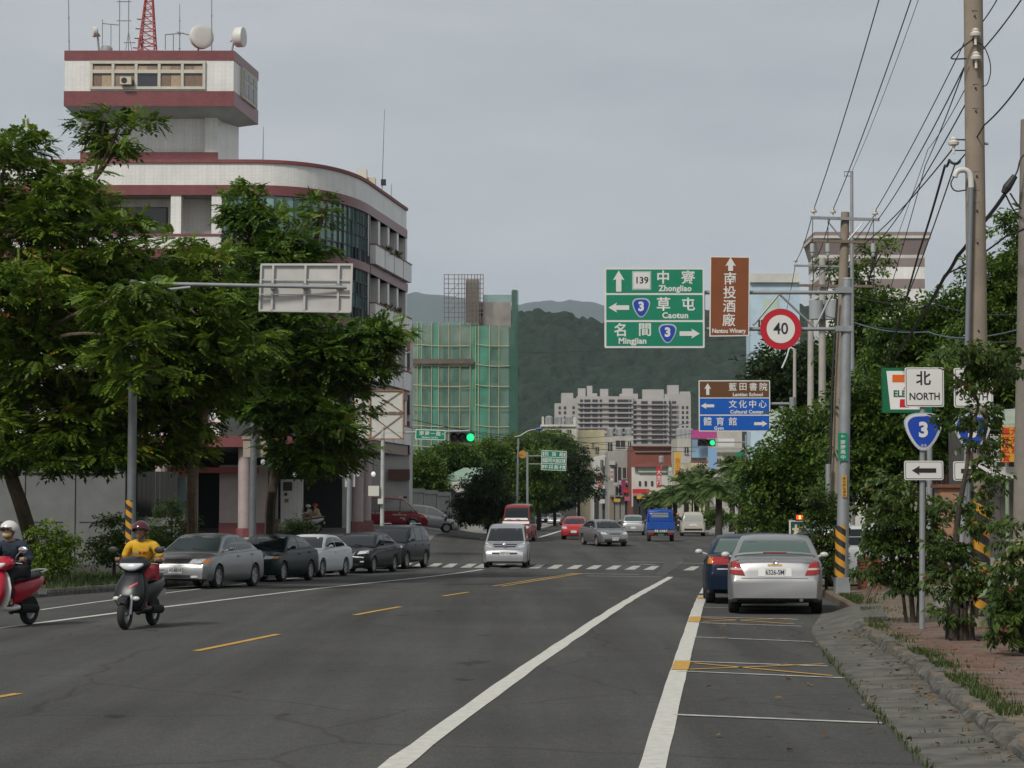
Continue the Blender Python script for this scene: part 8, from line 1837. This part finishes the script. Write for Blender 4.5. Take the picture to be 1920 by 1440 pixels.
def join_geo(o, b):
    me = o.data; n = len(me.vertices); vs = [v.co[:] for v in me.vertices]+list(b.v); fs = [tuple(p.vertices) for p in me.polygons]+[tuple(i+n for i in f) for f in b.f]; m = me.materials[0]; nm = me.name
    new = bpy.data.meshes.new(nm); new.from_pydata(vs, [], fs); new.materials.append(m); new.polygons.foreach_set('use_smooth', [True]*len(new.polygons)); o.data = new
HY, HZ = -.025, -.045
def rider(label, loc, th, shirt, trousers, skinm, helmet, long_sleeves=False, long_legs=False, mask=None, open_face=True, shoes=None, head_turn=0, prints=False, lean=0., sc=1.):
    t = thing('person', label, 'person', loc, th); t.scale = (sc,)*3
    H = (0, .02+lean, 1.47); nk = (0, -.06+lean*.8, 1.28)
    sh = .19; J = []; E = []; HD = .045
    def add(p, r, par=None):
        J.append((*p, *(r if isinstance(r, tuple) else (r,)))); 
        if par is not None: E.append((par, len(J)-1))
        return len(J)-1
    pel = add((0, -.26, .84), (.15, .13)); bel = add((0, -.24, .98), (.135, .11), pel); che = add((0, -.17+lean*.5, 1.13), (.155, .115), bel); upc = add((0, -.11+lean*.7, 1.235), (.10, .085), che); n1 = add(nk, .056, upc); n2 = add((0, -.045+lean, 1.33), .058, n1)
    h1 = add((0, -.02+lean, 1.385), (.08, .09), n2); h2 = add((0, -.025+lean, 1.475), (.086, .1), h1); h3 = add((0, -.03+lean, 1.53), (.062, .074), h2)
    hands = []
    for s in (-1, 1):
        a = add((s*sh, -.11+lean*.7, 1.225), .06, upc); e = add((s*.285, .0, 1.03), .043, a); w = add((s*.315, .02 if False else -.0+.02, 1.015), .04, e) if False else None
        e2 = add((s*.31, -.06+.04, 1.0), .042, e) if False else e
        wr = add((s*.305, .0+.03, 1.02), .03, e) if False else None
    # arms: rebuilt with a bent elbow that points out and down
    J[:] = J[:9]; E[:] = E[:8]
    for s in (-1, 1):
        a = add((s*sh, -.11+lean*.7, 1.22), .062, upc); m_ = add((s*.26, -.13, 1.08), .05, a); e = add((s*.31, -.13, .985), .044, m_); f = add((s*.315, -.03, .995), .036, e); w = add((s*.31, .035, 1.02), .026, f); p = add((s*.31, .075, 1.03), (.036, .02), w)
        hip = add((s*.09, -.22, .83), .092, pel); th_ = add((s*.115, .0, .80), .078, hip); kn = add((s*.125, .17, .76), .06, th_); cf = add((s*.125, .15, .60), .052, kn); an = add((s*.125, .12, .40), .036, cf); he = add((s*.125, .09, .355), .035, an); fo = add((s*.13, .2, .345), (.04, .025), he); to = add((s*.135, .28, .34), (.036, .018), fo)
    body = skin('body', J, E, skinm, t)
    # nose, brow and chin pushed out of the head surface
    for v in body.data.vertices:
        for (cx, cy, cz, rad, push) in ((0, .078+lean, 1.42, .028, .022), (0, .068+lean, 1.35, .04, .008), (-.03, .068+lean, 1.445, .022, -.008), (.03, .068+lean, 1.445, .022, -.008)):
            d = (v.co-Vector((cx, cy, cz))).length
            if d < rad*1.6 and v.co.y > .025+lean: v.co.y += push*max(0, 1-d/(rad*1.6))
    b = MB()
    for s in (-1, 1):       # four fingers curled over the grip, thumb below
        for k, L in enumerate((.036, .042, .04, .032)):
            x = s*(.285+.018*k); b.tube(chaikin([(x, .075, 1.035), (x, .105, 1.04), (x, .115, 1.01), (x, .09, .985), (x, .065, .985)], 1), [.0095, .0095, .009, .009, .0085, .008, .008, .0075][:8] if False else .0088, 7)
        b.tube(chaikin([(s*.275, .05, 1.02), (s*.262, .07, .995), (s*.268, .095, .985)], 1), .0098, 7)
    join_geo(body, b)
    for s in (-1, 1):
        b = MB(); b.ell((s*.03, .075+lean, 1.442), (.013, .007, .006), 10, 6); b.build('eye', M_sblack, t, world=False, smooth=True)
        b = MB(); b.ell((s*.087, -.025+lean, 1.42), (.012, .022, .032), 10, 6); b.build('ear', skinm, t, world=False, smooth=True)
        b = MB(); b.tube([(s*.018, .081+lean, 1.46), (s*.045, .072+lean, 1.461)], .004, 5); b.build('eyebrow', M_sblack, t, world=False)
    if mask is None:
        b = MB(); b.ell((0, .077+lean, 1.375), (.022, .006, .006), 10, 6); b.build('mouth', mat('lips', (.22, .08, .06), .5), t, world=False, smooth=True)
    else:
        b = MB(); b.ell((0, .028+lean, 1.385), (.078, .066, .058), 16, 10); b.build('face_mask', mask, t, world=False, smooth=True)
    # clothes
    k = 1.14; C = [(0, -.26, .80, .165, .15), (0, -.24, .96, .158, .132), (0, -.17+lean*.5, 1.12, .175, .135), (0, -.11+lean*.7, 1.235, .115, .1), (0, -.08+lean*.75, 1.27, .075, .075)]; Ee = [(0, 1), (1, 2), (2, 3), (3, 4)]
    for s in (-1, 1):
        n = len(C); C.append((s*sh, -.11+lean*.7, 1.222, .078)); Ee.append((3, n)); C.append((s*.255, -.13, 1.09, .07)); Ee.append((n, n+1))
        if long_sleeves:
            C += [(s*.31, -.13, .985, .06), (s*.315, -.03, .995, .052), (s*.312, .025, 1.015, .042)]; Ee += [(n+1, n+2), (n+2, n+3), (n+3, n+4)]
        else: C.append((s*.285, -.132, 1.03, .072)); Ee.append((n+1, n+2))
    skin('jacket' if long_sleeves else 'shirt', C, Ee, shirt, t)
    C = [(0, -.26, .83, .15, .13)]; Ee = []
    for s in (-1, 1):
        n = len(C); C += [(s*.09, -.22, .83, .108), (s*.115, .0, .80, .095), (s*.125, .165, .76, .082), (s*.126, .165, .68, .08)]; Ee += [(0, n), (n, n+1), (n+1, n+2), (n+2, n+3)]
        if long_legs: C += [(s*.125, .14, .5, .07), (s*.125, .12, .41, .062)]; Ee += [(n+3, n+4), (n+4, n+5)]
    skin('trousers' if long_legs else 'shorts', C, Ee, trousers, t)
    for s in (-1, 1):
        b = loft([ring_xy(.322, .045, .30, .05), ring_xy(.335, .047, .305, .045)]); b.v = [(x+s*.13, y, z) for x, y, z in b.v]; b.build('sandal', shoes or M_black, t, world=False)
        b = MB(); b.tube(chaikin([(s*.13-.045, .2, .34), (s*.13, .19, .385), (s*.13+.045, .2, .34)], 2), .012, 6); b.build('sandal_strap', shoes or M_black, t, world=False)
    # helmet: shell open at the face
    b = MB(); n, m_ = 22, 9; vs = []
    for i in range(m_+1):
        ph = (math.pi*.60)*i/m_
        for j in range(n):
            a = 2*math.pi*j/n; front = max(0, math.sin(a)); lim = 1-(.30*front**2 if open_face else .2*front**2); p2 = ph*lim
            vs.append((.132*math.sin(p2)*math.cos(a), -.03+lean+.155*math.sin(p2)*math.sin(a), 1.465+.13*math.cos(p2)))
    b.add(vs, [(i*n+j, i*n+(j+1) % n, (i+1)*n+(j+1) % n, (i+1)*n+j) for i in range(m_) for j in range(n)]); hl = b.build('helmet', helmet, t, world=False, smooth=True, ang=60)
    b = MB(); vs = []
    for j in range(9):
        a = math.radians(35+110*j/8); vs += [(.128*math.cos(a), lean-.025+.145*math.sin(a), 1.492), (.134*math.cos(a), lean-.025+.2*math.sin(a), 1.478), (.13*math.cos(a), lean-.025+.145*math.sin(a), 1.48)]
    b.add(vs, [(3*j, 3*j+1, 3*j+4, 3*j+3) for j in range(8)]+[(3*j+1, 3*j+2, 3*j+5, 3*j+4) for j in range(8)]); b.build('visor', M_black if open_face else mat('visor_grey', (.12, .13, .14), .2), hl, world=False)
    b = MB(); b.tube(chaikin([(-.095, -.005+lean, 1.405), (-.05, .035+lean, 1.325), (.05, .035+lean, 1.325), (.095, -.005+lean, 1.405)], 2), .007, 6); b.build('chin_strap', M_black, hl, world=False)
    if prints:
        bb_ = BVHTree.FromPolygons(*(lambda me: ([v.co[:] for v in me.vertices], [tuple(p.vertices) for p in me.polygons]))([c for c in t.children if c.name.startswith('shirt')][0].data))
        for x, w, c in ((.07, .028, (.4, .38, .3)), (.01, .02, (.25, .06, .05)), (-.055, .03, (.45, .05, .04))):
            patch(bb_, quadgrid([(x-w, 1.09), (x+w, 1.09), (x+w*.8, 1.13), (x-w*.8, 1.13)], 'x', 4, 3), (0, -1, 0), mat('print_%d' % int(x*1000), c, .7), 'shirt_print', t, off=.004, skirt=.006)
    return t
SKIN = mat('skin', (.33, .18, .115), .55, noise=(9, .08)); SKIN2 = mat('skin_pale', (.42, .25, .17), .55)
blk = mat('scooter_black', (.013, .015, .018), .35, noise=(2, .1), spec=.4); dk = mat('scooter_dark', (.018, .018, .02), .5)
def ground_at(px, Y): x = gx(px, Y); return Vector((x, Y, gz(x, Y)))
p1 = ground_at(263, 35.4)
scooter('black scooter with clear headlight ridden by the person in yellow', p1, math.radians(170), blk, blk, dk)
rider('person in yellow T-shirt, red shorts and dark red helmet riding the black scooter', p1, math.radians(170), mat('shirt_yellow', (.62, .36, .02), .8, noise=(7, .12), bump=(13, 1.0)), mat('shorts_red', (.4, .03, .045), .8, noise=(7, .12), bump=(13, 1.0)), SKIN, paintm('helmet_maroon', (.08, .015, .025), 0, .2), prints=True, shoes=mat('sandal_red', (.4, .05, .08), .6), sc=1.08)
p2 = ground_at(16, 35.6)
rwhite = paintm('scooter_white', (.6, .6, .58), 0, .3); rred = paintm('scooter_red', (.36, .012, .03), 0, .3)
scooter('red and white scooter cut by the edge of the view', p2, math.radians(160), rred, rwhite, rwhite, True, M_chrome)
rider('person in navy jacket, white helmet and face mask on the red and white scooter', p2, math.radians(160), mat('jacket_navy', (.012, .022, .04), .8, noise=(6, .25), bump=(11, 1.0)), mat('trousers_black', (.01, .011, .014), .85), SKIN2, mat('helmet_white', (.62, .61, .57), .3, coat=.5), True, True, mask=mat('mask_tan', (.5, .38, .2), .8), open_face=True, sc=1.08)
# family on a white scooter in front of the station
p3 = ground_at(577, 124.5)
scooter('white scooter carrying two people in front of the fire station columns', p3, math.radians(70), rwhite, rwhite, rwhite)
rider('person in pale shirt steering the white scooter at the station', p3, math.radians(70), mat('shirt_cream', (.5, .42, .3), .8), mat('shorts_tan', (.3, .2, .13), .8), SKIN, mat('helmet_white2', (.6, .6, .58), .4))
rider('pillion passenger with red helmet and tan bag on the white scooter', Vector((p3.x+.4, p3.y-.1, p3.z+.05)), math.radians(70), mat('shirt_tan', (.42, .3, .18), .8), mat('shorts_pink', (.5, .42, .4), .8), SKIN2, mat('helmet_red', (.5, .03, .03), .4))
p4 = ground_at(1271, 190)
scooter('dark scooter beside the blue truck down the street', p4, math.radians(-3), dk, dk, dk)
rider('person in dark clothes with orange helmet riding beside the blue truck', p4, math.radians(-3), mat('jacket_navy', (.012, .022, .04), .8), mat('trousers_black', (.01, .011, .014), .85), SKIN, mat('helmet_orange', (.5, .22, .04), .4), True, True)
# ------------------------------------------------------------------ air
def haze_box():
    mb = MB(); mb.bb(-4600, 4600, -30, 14800, -3, 1500)
    m = bpy.data.materials.new('haze'); m.use_nodes = True; N = m.node_tree.nodes; L = m.node_tree.links
    N.remove(N['Principled BSDF']); v = N.new('ShaderNodeVolumePrincipled')
    v.inputs['Color'].default_value = (.70, .82, 1, 1); v.inputs['Density'].default_value = 4.2e-5; v.inputs['Anisotropy'].default_value = 0
    L.new(v.outputs[0], N['Material Output'].inputs['Volume'])
    o = mb.build('haze', m); o['kind'] = 'stuff'; o['label'] = 'thin pale haze in the air over the whole view'; o['category'] = 'haze'
haze_box()
bpy.data.scenes.remove(TSC)
